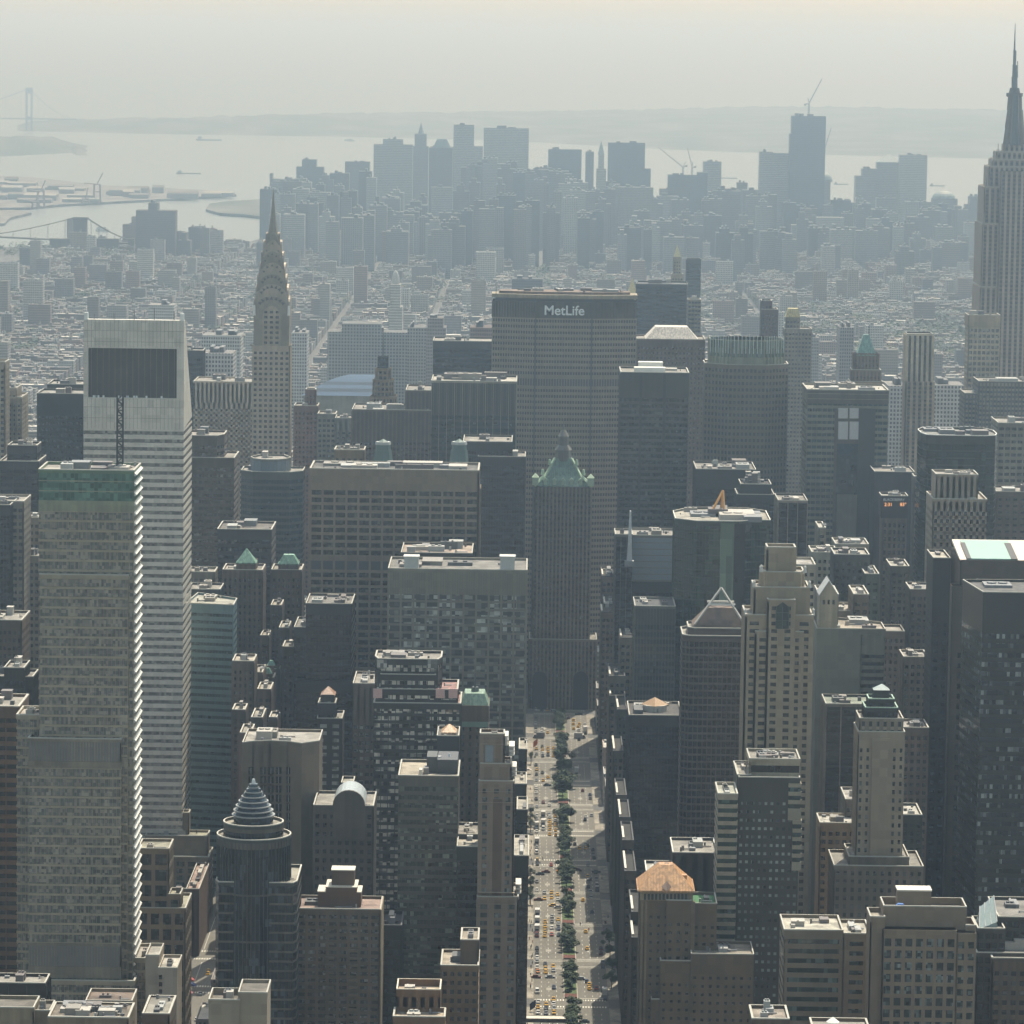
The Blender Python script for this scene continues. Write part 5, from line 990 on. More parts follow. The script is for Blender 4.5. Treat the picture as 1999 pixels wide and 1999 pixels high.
# brick apartment slab in front
S_AP = St(wall((.235, .19, .15), .85, .1), glass((.035, .036, .035), .42, (.32, .31, .28), (1.0, 1.0, 1.5)), 2.78, .5, .05, 3.95, 1.15, .28, single=True, top=2.6, sp=wall((.2, .16, .13)), core=wall((.2, .16, .13)), cap=98)
ap = BL("tan brick apartment slab with balconied grid, pink roof terrace and brick bulkhead", "the tan brick apartment slab", 0, [(579, 743, 1774, {"kit": 3, "roof": (.4, .29, .24)})], 24, S_AP, "apartment_slab", "building", hmax=1.5)
o = tuple(ap.location); bw_ = wall((.2, .135, .105), .85, .12)
for xa, xb, ya, yb, d0, d1 in ((621, 705, 1742, 1774, 8, 20), (648, 692, 1700, 1742, 10, 18), (637, 697, 1733, 1742, 7, 21)):
    p0, p1 = W(xa, ya, d0), W(xb, yb, d0); b = MB(); b.box(p0.x, p1.x, d0, d1, p1.z-3, p0.z); b.box(p0.x-.2, p1.x+.2, d0-.2, d1+.2, p0.z, p0.z+.35, 1); b.build("bulkhead", [bw_, flat((.6, .55, .45))], ap, o)
for xx in (578, 744):
    p = W(xx, 1775, -1); b = MB(); b.box(p.x-.2, p.x+.3, -1.0, 24, 0, p.z-.3); b.build("corner_pier", wall((.42, .37, .3)), ap, o)
for k in range(42):
    if k % 3: continue
for r_ in range(0, 22):               # projecting balconies in the middle bays
    for j, xx in enumerate((644, 690)):
        if (r_*7+j*3) % 4 == 0: continue
        p = W(xx, 1800+r_*14.4, 0); b = MB(); b.box(p.x-1.7, p.x+1.7, -1.1, -.3, p.z-.15, p.z+.9); b.build("balcony", wall((.26, .22, .18)), ap, o)
# brick blocks between
bt = BL("orange brown brick block with walled roof yard at the bottom edge", "the orange brick block", -100, [(775, 860, 1931, {"dep": 16, "kit": 2, "par": 2.6}), (769, 868, 1984, {"st": S_BROWN.but(wl=wall((.27, .17, .105), .85, .15), sp=wall((.27, .17, .105), .85, .15), core=wall((.27, .17, .105), .85, .15), pw=1.8, rp=.03, top=3, cap=0), "dy": -13, "dep": 13.2, "kit": 2, "par": 1.6})], 16, St(wall((.27, .17, .105), .85, .15), GD, 3.3, .45, .05, 3, 1.6, .05, single=True, top=200, cap=40, cope=flat((.66, .58, .45))), "brick_building", "building", roofc=(.55, .45, .33), hmax=2)
BL("brown brick block with rows of dark punched windows against the pale stepped tower", "the brown punched-window block", -58, [(901, 934, 1834, {"dy": 6, "dep": 20, "kit": 2, "st": S_BROWN.but(top=14, cap=0)}), (862, 934, 1884, {"kit": 3})], 26, S_BROWN.but(wl=wall((.24, .175, .12)), sp=wall((.22, .16, .11)), core=wall((.22, .16, .11)), bay=2.9, pw=1.3, rp=.05, top=2.6, fl=3.4, cap=60), "brick_building", "building", roofc=(.5, .44, .35), hmax=2.2)
# terraces between the finned tower and the cone tower
S_GT = St(wall((.33, .29, .235), .85, .1), glass((.03, .035, .033), .3, (.2, .2, .17)), 6.6, .7, .2, 5.6, 1.6, .25, single=True, top=2.6, cap=30)
BL("tan stone apartment house stepping down in planted terraces right of the finned glass tower", "the terraced tan house", 130,
   [(270, 330, 1656, {"kit": 1}), (330, 352, 1745, {"dy": -1, "dep": 12, "kit": 1}), (268, 362, 1772, {"dy": -3, "dep": 30, "kit": 0})], 20, S_GT, "apartment_house", "building", roofc=(.42, .4, .3), hmax=2.5)
BL("pale tan house with a blank tower block and roof gardens behind the terraced tan house", None, 405,
   [(327, 369, 1586, {"dy": 16, "dep": 8, "kit": 0, "st": S_GT.but(single=False, top=60)}), (285, 405, 1631, {"dy": 8, "dep": 14, "kit": 3, "st": S_GT.but(single=False, top=20, fl=3.4)}), (276, 408, 1672, {"kit": 4, "st": S_GT.but(single=False, fl=3.4)}), (330, 396, 1735, {"dy": -8, "dep": 14, "kit": 4})], 24, S_GT.but(single=False, fl=3.4), "apartment_house", "building", roofc=(.42, .4, .3), hmax=2.5)
BL("narrow brown brick wall-fronted building beside the left-hand street", None, 325, [(364, 389, 1735, {"kit": 3})], 60, St(wall((.22, .145, .105), .85, .1), GD, 3.3, .4, .02, 3, 2, .02, top=200), "brick_building", "building", roofc=(.5, .36, .3), hmax=2.2)
wb = BL("plain white-walled building with small dark rooftop and three stacked windows left of the street", "the plain white-walled building", -20, [(310, 346, 1889, {"kit": 2, "dy": -2, "dep": 22}), (285, 311, 1864, {"kit": 0})], 20, St(wall((.52, .5, .49), .85, .06), GD, 3.4, .4, .02, 60, 0, .02, top=200), "low_block", "building", roofc=(.66, .62, .54), hmax=2.5)
for k in range(3):
    p = W(314, 1904+k*14, -22.2); b = MB(); b.box(p.x-.6, p.x+.6, -22.3, -21.9, p.z-1.6, p.z); b.build("window", GD, wb, tuple(wb.location))
BL("beige windowless roof block with ribbed skirt at the foot of the finned glass tower", "the beige roof block", -120, [(168, 258, 1953, {"kit": 1})], 18, St(wall((.37, .32, .26), .85, .08), GD, 9, .2, .05, 4, .3, .1, top=400), "low_block", "building", roofc=(0.231, 0.171, 0.132), hmax=.8)
BL("low beige flat-roofed block with black box behind it at the bottom left corner", None, -230, [(-20, 66, 1966, {"kit": 0}), (60, 98, 1972, {"dy": 3, "dep": 14, "kit": 2})], 16, St(wall((.34, .31, .26)), GD, 3.4, .3, .05, 4, 1, .1, top=100), "low_block", "building", roofc=(0.22, 0.198, 0.165))
BL("black lattice-fronted roof structure behind the low beige block at bottom left", None, -140, [(-20, 88, 1918, {"kit": 2})], 14, S_BLACK.but(rp=.6, pw=.4, bay=6), "low_block", "building")
BL("low roof strewn with silver ducts at the bottom edge left of the white fins", None, -240, [(96, 250, 1985, {"kit": 16, "par": .6})], 20, S_TAN.but(single=False), "low_block", "building", roofc=(0.248, 0.209, 0.165), hmax=2.2)
BL("flat white-roofed pavilion at the bottom edge below the plain white-walled building", None, -180, [(280, 330, 1978, {"kit": 2, "par": .6})], 26, S_BROWN.but(single=False), "low_block", "building", roofc=(0.363, 0.341, 0.286), hmax=1)
BL("pale blank wall of a block at the bottom edge before the ringed cone tower", "the pale blank-walled block", -250, [(408, 468, 1951, {"kit": 3, "dy": -.5, "dep": 16, "par": 2.2}), (466, 522, 1937, {"kit": 0})], 18, St(wall((.44, .41, .38), .85, .05), GD, 9, .1, .02, 60, 0, .02, top=400), "low_block", "building", roofc=(0.22, 0.198, 0.165))
# ------------------------------------------------------------------ foreground, right of the avenue
S_DM = St(wall((.205, .165, .125), .85, .14), GD, 3.25, .34, .04, 3.0, 1.9, .02, single=True, top=9, cap=96)
dm = BL("brown brick tower with gleaming copper hip roof above an arcaded loggia", "the copper-roofed brick tower", -15,
   [(1250, 1353, 1743, {"flat": False, "kit": 0, "dep": 20}), (1352, 1400, 1763, {"dy": 4, "dep": 20, "kit": 1, "roof": (.1, .3, .12)}), (1302, 1350, 1757, {"dy": -1.6, "dep": 8, "kit": 0, "roof": (.12, .3, .15)}), (1350, 1472, 1862, {"dy": -6, "dep": 22, "kit": 4}), (1290, 1350, 1875, {"dy": -5, "dep": 10, "kit": 0}), (1272, 1300, 1950, {"dy": -4, "dep": 8, "kit": 0})], 22, S_DM, "brick_tower", "skyscraper", roofc=(.4, .35, .28), hmax=2.5)
o = tuple(dm.location); a, b_ = W(1248, 1738, -16), W(1354, 1738, -16); COP = seamed((.5, .27, .12), 1.1)
hiproof(dm, a.x, b_.x, -16, 6, a.z, W(1300, 1697, -16).z, (.5, .26, .1), .25, mat=COP)
p = W(1302, 1697, -5); b = MB(); b.box(p.x-1.6, p.x+1.6, -7, -3, p.z-4, p.z+1.2); b.hexa([(p.x-2, -7.4, p.z+1.2), (p.x+2, -7.4, p.z+1.2), (p.x+2, -2.6, p.z+1.2), (p.x-2, -2.6, p.z+1.2)], [(p.x-.3, -5.2, p.z+2.8), (p.x+.3, -5.2, p.z+2.8), (p.x+.3, -4.8, p.z+2.8), (p.x-.3, -4.8, p.z+2.8)]); b.build("roof_chimney", flat((.27, .15, .08), .5), dm, o)
p = W(1302, 1732, -16); b = MB(); zt_ = p.z; b.hexa([(p.x-1.9, -16.2, zt_), (p.x, -17, zt_-1.5), (p.x+1.9, -16.2, zt_), (p.x, -13, zt_+.2)], [(p.x-.05, -13.4, zt_+1.9), (p.x, -13.5, zt_+1.9), (p.x+.05, -13.4, zt_+1.9), (p.x, -13.2, zt_+1.9)]); b.build("dormer", flat((.16, .1, .07)), dm, o)
p = W(1335, 1712, -8); b = MB(); b.box(p.x-1.2, p.x+1.2, -9, -6, p.z-2.4, p.z+.8); b.build("dormer", COP, dm, o)
frontpanel(dm, 1250, 1353, 1742, 1759, -15, .5, wall((.42, .38, .32)), "loggia")
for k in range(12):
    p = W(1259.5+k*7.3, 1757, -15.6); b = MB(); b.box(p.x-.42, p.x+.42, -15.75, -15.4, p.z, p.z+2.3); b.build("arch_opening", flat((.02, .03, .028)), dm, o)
for xx in (1252, 1257, 1350): frontpanel(dm, xx, xx+2, 1760, 2060, -15, .35, wall((.3, .26, .2)), "quoin_strip")
frontpanel(dm, 1345, 1351, 1770, 2060, -15, .3, wall((.3, .25, .2)), "quoin_strip")
BL("dark plain block with white roof boxes behind the copper-roofed brick tower", "the dark block behind the copper roof", 40, [(1314, 1400, 1664, {"kit": 4}), (1262, 1316, 1700, {"dy": -8, "dep": 20, "kit": 3, "roof": (.6, .58, .52)})], 30, St(wall((.075, .065, .057)), GD, 3.4, .3, .03, 4, 2, .03, top=200, cope=flat((.66, .62, .54))), "brick_building", "building", hmax=2.5)
DOT = St(wall((.07, .065, .05), .6, .12), glass((.03, .035, .03), .72, (.33, .36, .32), (2.3, 2.3, 3.3)), 3.3, .34, .06, 2.35, 1.25, .02, single=True, top=10, cap=98)
db = BL("olive black tower dotted with pale square windows, white banded penthouse above", "the dotted olive-black tower", 20,
   [(1464, 1562, 1481, {"dy": 4, "dep": 22, "kit": 9, "st": St(wall((.5, .48, .43)), GBLK, 5.5, .5, .1, 40, .2, .1, top=2.8)}), (1440, 1466, 1512, {"dy": 2, "kit": 2}), (1443, 1562, 1517, {"kit": 0})], 30, DOT, "office_tower", hmax=1.6)
o = tuple(db.location); SB = St(wall((.45, .44, .41), .7, .1), GT, 3.3, .52, .2, 40, 0, 0, top=1.5)
for xa, ya, yb in ((1541, 1530, 1602), (1549, 1602, 1700)):
    p0, p1 = W(xa, ya, 19), W(1563, yb, 19); section(db, rect(p0.x, p1.x, 19, 24), p1.z, p0.z, SB, roof=False)
BL("narrow white banded tower with green glazing and planted roof left of the dotted olive-black tower", "the narrow banded tower", 8, [(1403, 1440, 1549, {"kit": 5})], 24, SB.but(gl=glass((.025, .05, .04), .2, (.1, .16, .13)), top=2.6), "office_tower", "building", roofc=(.5, .5, .42), hmax=1.2)
# bottom right pair
S_BR = St(wall((.33, .285, .25), .85, .06), glass((.03, .036, .036), .38, (.27, .3, .28), (1.15, 1.15, 1.3)), 4.05, .66, .06, 3.55, 1.25, .12, single=True, top=3.0, cap=98)
br = BL("tan slab with big square windows in six columns and walled roof terrace, bottom right", "the big-windowed tan slab", -200,
   [(1726, 1887, 1769, {"dy": 5, "dep": 14, "kit": 2, "par": 2.4, "st": S_BR.but(single=False, top=200)}), (1886, 1905, 1806, {"dy": 4, "dep": 12, "kit": 0, "par": 2}), (1700, 1728, 1789, {"dy": 2, "dep": 14, "kit": 0, "par": 1.6, "st": S_BR.but(single=False, top=400)}), (1868, 1906, 1822, {"dy": .6, "dep": 15, "flat": False, "kit": 0, "st": S_BR.but(bay=3.0, wh=.55)}), (1724, 1868, 1816, {"kit": 0, "flat": False})], 20, S_BR, "office_slab", "building", roofc=(.42, .37, .3), hmax=1.2)
o = tuple(br.location); p0, p1 = W(1753, 1740, -190), W(1818, 1769, -190); b = MB(); b.box(p0.x, p1.x, -190, -183, p1.z-2, p0.z); b.box(p0.x-.2, p1.x+.2, -190.2, -182.8, p0.z, p0.z+.5, 1); b.build("bulkhead", [S_BR.wl, flat((.66, .6, .5))], br, o)
p = W(1757, 1765, -193); b = MB(); b.hexa([(p.x-1.8, -194, p.z-1), (p.x+1.8, -194, p.z-1), (p.x+1.8, -192, p.z-1), (p.x-1.8, -192, p.z-1)], [(p.x-.6, -193.6, p.z+.2), (p.x+1.2, -193.6, p.z+.1), (p.x+1.2, -192.4, p.z+.1), (p.x-.6, -192.4, p.z+.2)]); b.build("blue_tarpaulin", flat((.12, .25, .6)), br, o)
bl2 = BL("tan office building with long window bands and cream roof terrace, bottom right", "the band-windowed tan building", -175, [(1646, 1700, 1822, {"dy": .6, "dep": 22, "kit": 3, "st": S_BR.but(bay=9.4, pw=4.6, fl=3.35, wh=.45, cap=20)}), (1532, 1646, 1815, {"kit": 2})], 24, St(wall((.3, .265, .235), .85, .06), glass((.03, .045, .042), .35, (.16, .2, .18), (1.5, 1.5, 1.7)), 3.35, .48, .12, 40, 2.4, .1, top=3.4), "office_building", "building", roofc=(.6, .56, .46), hmax=1.6)
BL("dark stepped tower with slanting glass roof at the bottom right corner", "the slanting glass-roofed tower", -120, [(1910, 1962, 1812, {"dy": 3, "dep": 20, "kit": 0}), (1950, 2090, 1790, {"dy": 12, "kit": 2}), (1908, 2090, 1860, {"kit": 2}), (1938, 2090, 1870, {"dy": -4, "dep": 20, "kit": 3, "st": S_BROWN.but(wl=wall((.14, .12, .1)), single=False)})], 34, St(wall((.08, .08, .075)), GBLK, 3.4, .6, .1, 2.6, .6, .2, top=2), "office_tower", "building", roofc=(.3, .28, .25))
rt = [q for q in COL.objects if q.get("label", "").startswith("dark stepped tower with slanting glass")][0]; o = tuple(rt.location)
x0_, x1_ = W(1913, 1812, -116).x, W(1947, 1812, -116).x; zz = W(1930, 1812, -116).z
b = MB(); b.hexa([(x0_, -115, zz-1), (x1_, -115, zz-1), (x1_, -103, zz-1), (x0_, -103, zz-1)], [(x0_+.2, -115, zz-.6), (x1_, -115, zz+2.0), (x1_, -103, zz+9), (x0_+1.5, -103, zz+5)]); b.build("glass_roof", flat((.3, .36, .34), .2), rt, o)
for k in range(4):
    f = k/3; b = MB(); b.bar((x0_+(x1_-x0_)*f, -115.1, zz-.5+2.6*f), (x0_+1.3+(x1_-x0_-1.3)*f, -103, zz+5.1+4*f), .25); b.build("glazing_bar", flat((.5, .5, .48)), rt, o)
BL("black slab added as shade between the tan brick apartment slab and the olive glass block", None, 30, [(742, 784, 1806, {"kit": 2})], 26, S_BLACK.but(cope=flat((.1, .1, .1))), "low_block", "building", roofc=(.05, .05, .05))  # added block, the deep shade of the gap put into its black
BL("brick block with small white-capped kiosk roof at the bottom edge", None, -260, [(1470, 1540, 1988, {"kit": 3})], 18, S_BROWN.but(single=False), "brick_building", "building", roofc=(.4, .34, .28))
p = W(1628, 1999, -240); kr = root("roof_parasol", "white conical parasol on the terrace at the bottom edge right of centre", "parasol", (p.x, -236, p.z-3)); b = MB(); b.cyl(p.x, -236, p.z-.3, p.z+1.3, 2.2, .1, 10); b.build("canopy", flat((.8, .78, .72)), kr, tuple(kr.location)); b = MB(); b.cyl(p.x, -236, p.z-3, p.z, .1, .1, 6); b.build("pole", flat((.3, .3, .3)), kr, tuple(kr.location))
BL("terrace building under the white parasol at the bottom edge", None, -246, [(1590, 1700, 2016, {"kit": 0})], 20, S_BROWN.but(single=False), "low_block", "building")
# avenue frontage on the right side, seen almost edge-on
FR = [(1176, 1232, 1125, 905, "brown stepped block with pale roof clutter beyond the avenue's right kerb", (.25, .2, .17), 6), (1180, 1196, 1180, 860, "small block with two pale-rimmed roof wells at the avenue's right side", (.2, .17, .15), 2), (1174, 1192, 1195, 830, "narrow block with pale-rimmed roof well at the avenue's right side", (.2, .17, .15), 2),
 (1212, 1231, 1245, 596, "white balconied block with clear roof edges right of the avenue", (.42, .4, .37), 2), (1188, 1212, 1320, 575, "cream-roofed banded block at the avenue's right side", (.3, .28, .26), 1), (1180, 1198, 1358, 560, "low block with bright roof edge at the avenue's right side", (.27, .24, .22), 0),
 (1206, 1232, 1385, 500, "green glazed block left of the black tank-topped tower", (.09, .12, .11), 1), (1192, 1206, 1466, 450, "thin block with white roof strip at the avenue's right side", (.2, .18, .16), 0), (1190, 1202, 1552, 370, "thin block with two pale roof strips nearer at the avenue's right side", (.17, .16, .15), 1),
 (1202, 1226, 1595, 300, "dark block with long white roof edge at the avenue's right side", (.1, .1, .1), 0), (1208, 1226, 1640, 235, "dim brown block at the avenue's right kerb left of the copper roof", (.12, .105, .095), 1), (1196, 1210, 1700, 190, "thin brown block with pink roof edge at the avenue's right kerb", (.15, .13, .115), 0), (1222, 1250, 1830, 60, "terraced low block left of the copper-roofed brick tower", (.16, .14, .12), 4), (1234, 1252, 1780, 90, "dark low block with white roof corner left of the copper-roofed brick tower", (.1, .09, .085), 2)]
for xl, xr, yt, Y, lb, c, kk in FR:
    p0 = W(xl, yt, Y); xk = max(p0.x, 21.8); xr_ = W(xr, yt, Y).x
    rtt = root("frontage_block", lb, "building", ((xk+xr_)/2+2, Y+20, 0)); rtt["Y"] = Y
    x1 = xk+(4.6 if Y < 520 else 8); section(rtt, rect(xk, x1, Y, Y+44), 0, p0.z, St(wall(c), GD, 3.7, .5, .15, 3, 1, .2, top=4, cope=flat((.045, .042, .04))), roofc=(.05, .047, .043))  # near-black roof and coping paint in the shade of taller blocks
    m_ = MB(); m_.box(xk-.15, xk+.75, Y+3, Y+3+(26 if kk else 38), p0.z+.1, p0.z+.7); m_.build("parapet", flat((.6, .56, .47)), rtt, tuple(rtt.location))
    if kk and Y > 520: roofkit(rtt, xk+1, x1-1, Y+2, Y+40, p0.z-1, kk, seed=kk+int(Y), hmax=2.5)
    HEROES.append((xk, x1, Y, Y+44, p0.z))
# ------------------------------------------------------------------ far towers at the tip of the island
CITY = citymat("distant_masonry"); CITYB = citymat("distant_office", 2.2, 3.9)
def far_tower(label, Y, blocks, col, dep=45, name="distant_tower", key=0.0, mat=None, cat="skyscraper", top=None, group=None):
    """blocks: (xl, xr, ytop[, kind]) kind: pyr, dome, taper"""
    f = blocks[0]; c = W((f[0]+f[1])/2, f[2], Y)
    rt = root(name, label, cat, (c.x, Y+dep/2, 0), group); o = tuple(rt.location)
    wl = MB(); wl.c = []
    prev = None
    for i, s in enumerate(blocks):
        a, b_ = W(s[0], s[2], Y), W(s[1], s[2], Y); kd = s[3] if len(s) > 3 else None
        if kd in ("pyr", "dome", "taper", "spire"):
            zb = W(s[0], s[4], Y).z; m_ = MB(); w_ = (b_.x-a.x); yc = Y+dep/2; hd = min(dep, w_)/2; xc = (a.x+b_.x)/2
            if kd == "pyr": m_.pyr(rect(a.x, b_.x, yc-hd, yc+hd), zb, (xc, yc, a.z))
            elif kd == "spire": m_.cyl(xc, yc, zb, a.z, w_/2, .2, 6)
            elif kd == "taper": m_.hexa([(a.x, yc-hd, zb), (b_.x, yc-hd, zb), (b_.x, yc+hd, zb), (a.x, yc+hd, zb)], [(a.x+w_*.22, yc-hd*.6, a.z), (b_.x-w_*.22, yc-hd*.6, a.z), (b_.x-w_*.22, yc+hd*.6, a.z), (a.x+w_*.22, yc+hd*.6, a.z)])
            else:
                for k in range(5):
                    t0, t1 = k/5, (k+1)/5
                    m_.cyl(xc, yc, zb+(a.z-zb)*math.sin(t0*1.57), zb+(a.z-zb)*math.sin(t1*1.57), w_/2*math.cos(t0*1.57), w_/2*math.cos(t1*1.57), 16)
            m_.build({"pyr": "roof", "dome": "dome", "taper": "crown", "spire": "spire"}[kd], flat(top or (.2, .24, .24)), rt, o)
        else:
            yo = -.6*i; wl.box(a.x, b_.x, Y+yo, Y+dep-yo*.3, 0, a.z)
            wl.colour((*[min(1, v) for v in col], key)); wl.c[-5] = (*[v*.35 for v in col], key)
            if i == 0 and b_.x-a.x > 14:
                m_ = MB(); q = random.Random(int(s[0]*7+s[2]))
                for k in range(3):
                    x = a.x+(b_.x-a.x)*q.uniform(.1, .7); m_.box(x, x+(b_.x-a.x)*q.uniform(.08, .2), Y+8, Y+dep-8, a.z-.3, a.z+q.uniform(2, 6))
                m_.build("roof_plant", flat((.13, .13, .13)), rt, o)
    wl.build("wall", mat or CITY, rt, o)
    HEROES.append((rt.location.x-20, rt.location.x+20, Y, Y+dep, 50))
    return rt
B1, B2, B3, B4 = (.16, .15, .14), (.24, .225, .21), (.1, .1, .105), (.36, .34, .31)
FT = [
("far slab with thin rounded pier at the left end of the downtown skyline", 7900, [(531, 579, 350), (527, 532, 339)], B1), ("far stepped tower with raised core, second group from the skyline's left end", 8000, [(590, 618, 312), (579, 632, 326)], B3),("far tower tapering slightly with flat top, left part of the downtown skyline", 8100, [(674, 722, 316), (671, 726, 345)], B1), ("far broad white-ribbed tower with dark cap, left of the spired downtown tower", 7900, [(748, 787, 272), (730, 806, 282)], B4),
("far tower with dark mansard crown right of the spired downtown tower", 7800, [(840, 886, 287)], B1), ("far tall slim new tower with shoulder on its right, middle of the skyline", 7700, [(886, 926, 244), (920, 943, 286)], B4),
("far broad box tower with roof mast, widest in the middle of the skyline", 7950, [(945, 1033, 250)], B4), ("far dark box tower with small roof plant right of the widest skyline box", 7600, [(1071, 1136, 292)], B3), ("far slim grey slab left of the far gothic spire", 7500, [(1144, 1160, 297)], B1),
("far dark slab with pale patch right of the far gothic spire", 7400, [(1188, 1260, 279), (1258, 1271, 330)], B3), ("far wide brown slab before the dark slab with pale patch", 6900, [(1210, 1276, 366)], B2), ("far unfinished dark block with two tower cranes on top", 7300, [(1305, 1372, 342), (1362, 1382, 337)], B3), ("far pale slim tower right of the unfinished crane-topped block", 7500, [(1374, 1409, 316)], B4),
("far small slant-topped tower in the skyline gap right of the pale slim tower", 7400, [(1440, 1460, 357), (1427, 1448, 368)], B2), ("far broad pale tower with shaded left side beside the unfinished supertall", 7200, [(1484, 1510, 297), (1508, 1562, 299)], B4), ("far stepped tower with pyramid roof on the right of the skyline", 7700, [(1713, 1760, 317), (1713, 1760, 300, "pyr", 317), (1700, 1768, 340)], B2),
("far white-banded tower right of the pyramid-roofed far tower", 7600, [(1758, 1811, 303)], B4), ("far tower with low dome right of the white-banded far tower", 7500, [(1822, 1870, 388), (1822, 1868, 373, "dome", 388), (1813, 1878, 402)], B2), ("far round-shouldered block left of the pyramid-roofed far tower", 7650, [(1684, 1713, 330), (1671, 1713, 344)], B2), ("far small dark tower at the skyline's right end", 7500, [(1894, 1912, 384), (1886, 1900, 400)], B1),
("far white-banded wide block low in front of the unfinished supertall", 6700, [(1547, 1600, 440), (1596, 1648, 425)], B4), ("far round-topped block right of the unfinished supertall", 7350, [(1596, 1622, 352), (1596, 1628, 338, "dome", 356), (1600, 1632, 400)], B2),
("far plain square brick slab right beside the far stone bridge at left", 6350, [(290, 308, 397), (266, 343, 411)], (.15, .12, .11)), ("far round water-tank-topped low block right of the plain square block", 6300, [(355, 364, 455), (348, 372, 470)], B1),
]
for lb, Y, bl_, c in FT:
    far_tower(lb, Y, bl_, c, key=R.uniform(-.2, .5), mat=R.choice((CITY, CITYB)), top=(.22, .26, .25))
far_tower("far stepped tower with pointed roof and needle, tallest on the left of the skyline", 8050, [(806, 837, 286), (810, 833, 262), (813, 830, 262, "taper", 276), (816, 828, 240, "spire", 262)], B2, top=(.2, .22, .22))
far_tower("far dark glass block beneath the mansard-crowned far tower", 7500, [(846, 880, 272, "taper", 288), (838, 884, 289)], B1)
far_tower("far pale gothic tower with pointed spire in the middle of the skyline", 7100, [(1169, 1180, 302), (1165, 1184, 330), (1160, 1190, 372), (1168, 1181, 275, "pyr", 302)], (.42, .39, .33), dep=28, top=(.25, .3, .26))
wt = far_tower("unfinished supertall tower with a crane on top, tallest of the far skyline", 7150, [(1547, 1613, 227), (1543, 1549, 262), (1550, 1606, 380)], (.1, .105, .115), mat=CITYB)
def crane(label, base, jib, tail, Y, mast_h):
    p = W(base[0], base[1], Y); rt = root("tower_crane", label, "crane", (p.x, Y+12, p.z), "construction cranes"); o = tuple(rt.location)
    t = W(base[0], base[1]-mast_h, Y); y = Y+12
    b = MB()
    for sx in (-1.2, 1.2): 
        for sy in (-1.2, 1.2): b.bar((p.x+sx, y+sy, p.z), (p.x+sx, y+sy, t.z), .9)
    n = max(2, int((t.z-p.z)/5))
    for k in range(n): z = p.z+(t.z-p.z)*k/n; b.bar((p.x-1.2, y-1.2, z), (p.x+1.2, y-1.2, z+(t.z-p.z)/n), .6)
    b.build("mast", flat((.35, .35, .36)), rt, o)
    j = W(jib[0], jib[1], Y); b = MB()
    b.bar((p.x, y-1, t.z), (j.x, y-1, j.z), 1.1); b.bar((p.x, y+1, t.z+2), (j.x, y+1, j.z), 1.0)
    for k in range(6): 
        f = k/6; g = (k+.5)/6; A_ = Vector((p.x, y-1, t.z)).lerp(Vector((j.x, y-1, j.z)), f); B_ = Vector((p.x, y+1, t.z+2)).lerp(Vector((j.x, y+1, j.z)), g); b.bar(A_, B_, .6)
    b.build("jib", flat((.4, .4, .4)), rt, o)
    q = W(tail[0], tail[1], Y); b = MB(); b.bar((p.x, y, t.z), (q.x, y, q.z), 1.6); b.box(q.x-2, q.x+2, y-1.5, y+1.5, q.z-3, q.z+1); b.bar((p.x, y, t.z+2), (p.x-(j.x-p.x)*.1, y, t.z+12), 1.0); b.build("counterweight", flat((.3, .3, .3)), rt, o)
crane("luffing crane with raised jib on top of the far unfinished supertall", (1580, 227), (1606, 154), (1573, 204), 7150, 24)
crane("slim crane hugging the right flank of the far unfinished supertall", (1611, 300), (1624, 250), (1607, 288), 7140, 8)
crane("crane with long low jib, left one of two on the far unfinished dark block", (1334, 342), (1286, 288), (1341, 324), 7300, 14)
crane("crane with steep jib, right one of two on the far unfinished dark block", (1352, 342), (1343, 290), (1358, 326), 7300, 14)
ANCH_FAR = [("the far gothic spire", 1174, 275), ("the unfinished supertall", 1580, 227), ("the widest skyline box", 989, 249), ("the steel-crowned spire", 535, 500), ("the giant masted skyscraper", 1985, 300), ("the far pyramid-roofed tower", 1736, 300), ("the dark mansard far tower", 862, 280)]
# lesser towers of the downtown mass
q = random.Random(21); mid = []
prof = [(530, 400), (580, 385), (640, 378), (700, 372), (760, 385), (830, 390), (900, 360), (960, 330), (1030, 345), (1100, 355), (1200, 380), (1280, 390), (1380, 400), (1460, 385), (1540, 390), (1650, 415), (1720, 410), (1800, 420), (1880, 425)]
for k in range(200):
    x = 525+(k*37.7) % 1370; base = lerp(prof, x); d = q.random()**1.3; yt = base-26-(14 if x < 740 else 0)+d*100; w = q.uniform(14, 44)
    mid.append((yt, x, w, 7350-d*1500))
mid.sort()
cnt = {}
for yt, x, w, Y in mid:
    c = q.choice([B1, B2, B3, B4, B2, (.2, .17, .15)])
    tone = "dark" if sum(c) < .5 else "pale" if sum(c) > .9 else "grey"
    size = "slim" if w < 24 else "broad" if w > 36 else "medium"
    an = min(ANCH_FAR, key=lambda a: abs(a[1]-x)); side = "left of" if x < an[1]-12 else "right of" if x > an[1]+12 else "in front of"
    key = (tone, size, an[0], side); cnt.setdefault(key, []).append((yt, x, w, Y, c))
ORD = ["first", "second", "third", "fourth", "fifth", "sixth", "seventh", "eighth", "ninth", "tenth", "eleventh", "twelfth", "thirteenth", "fourteenth", "fifteenth", "sixteenth"]
def nth(i, n, word):
    return "" if n == 1 else ", "+(ORD[i]+" from "+word if i < len(ORD) else "number %d from %s" % (i+1, word))
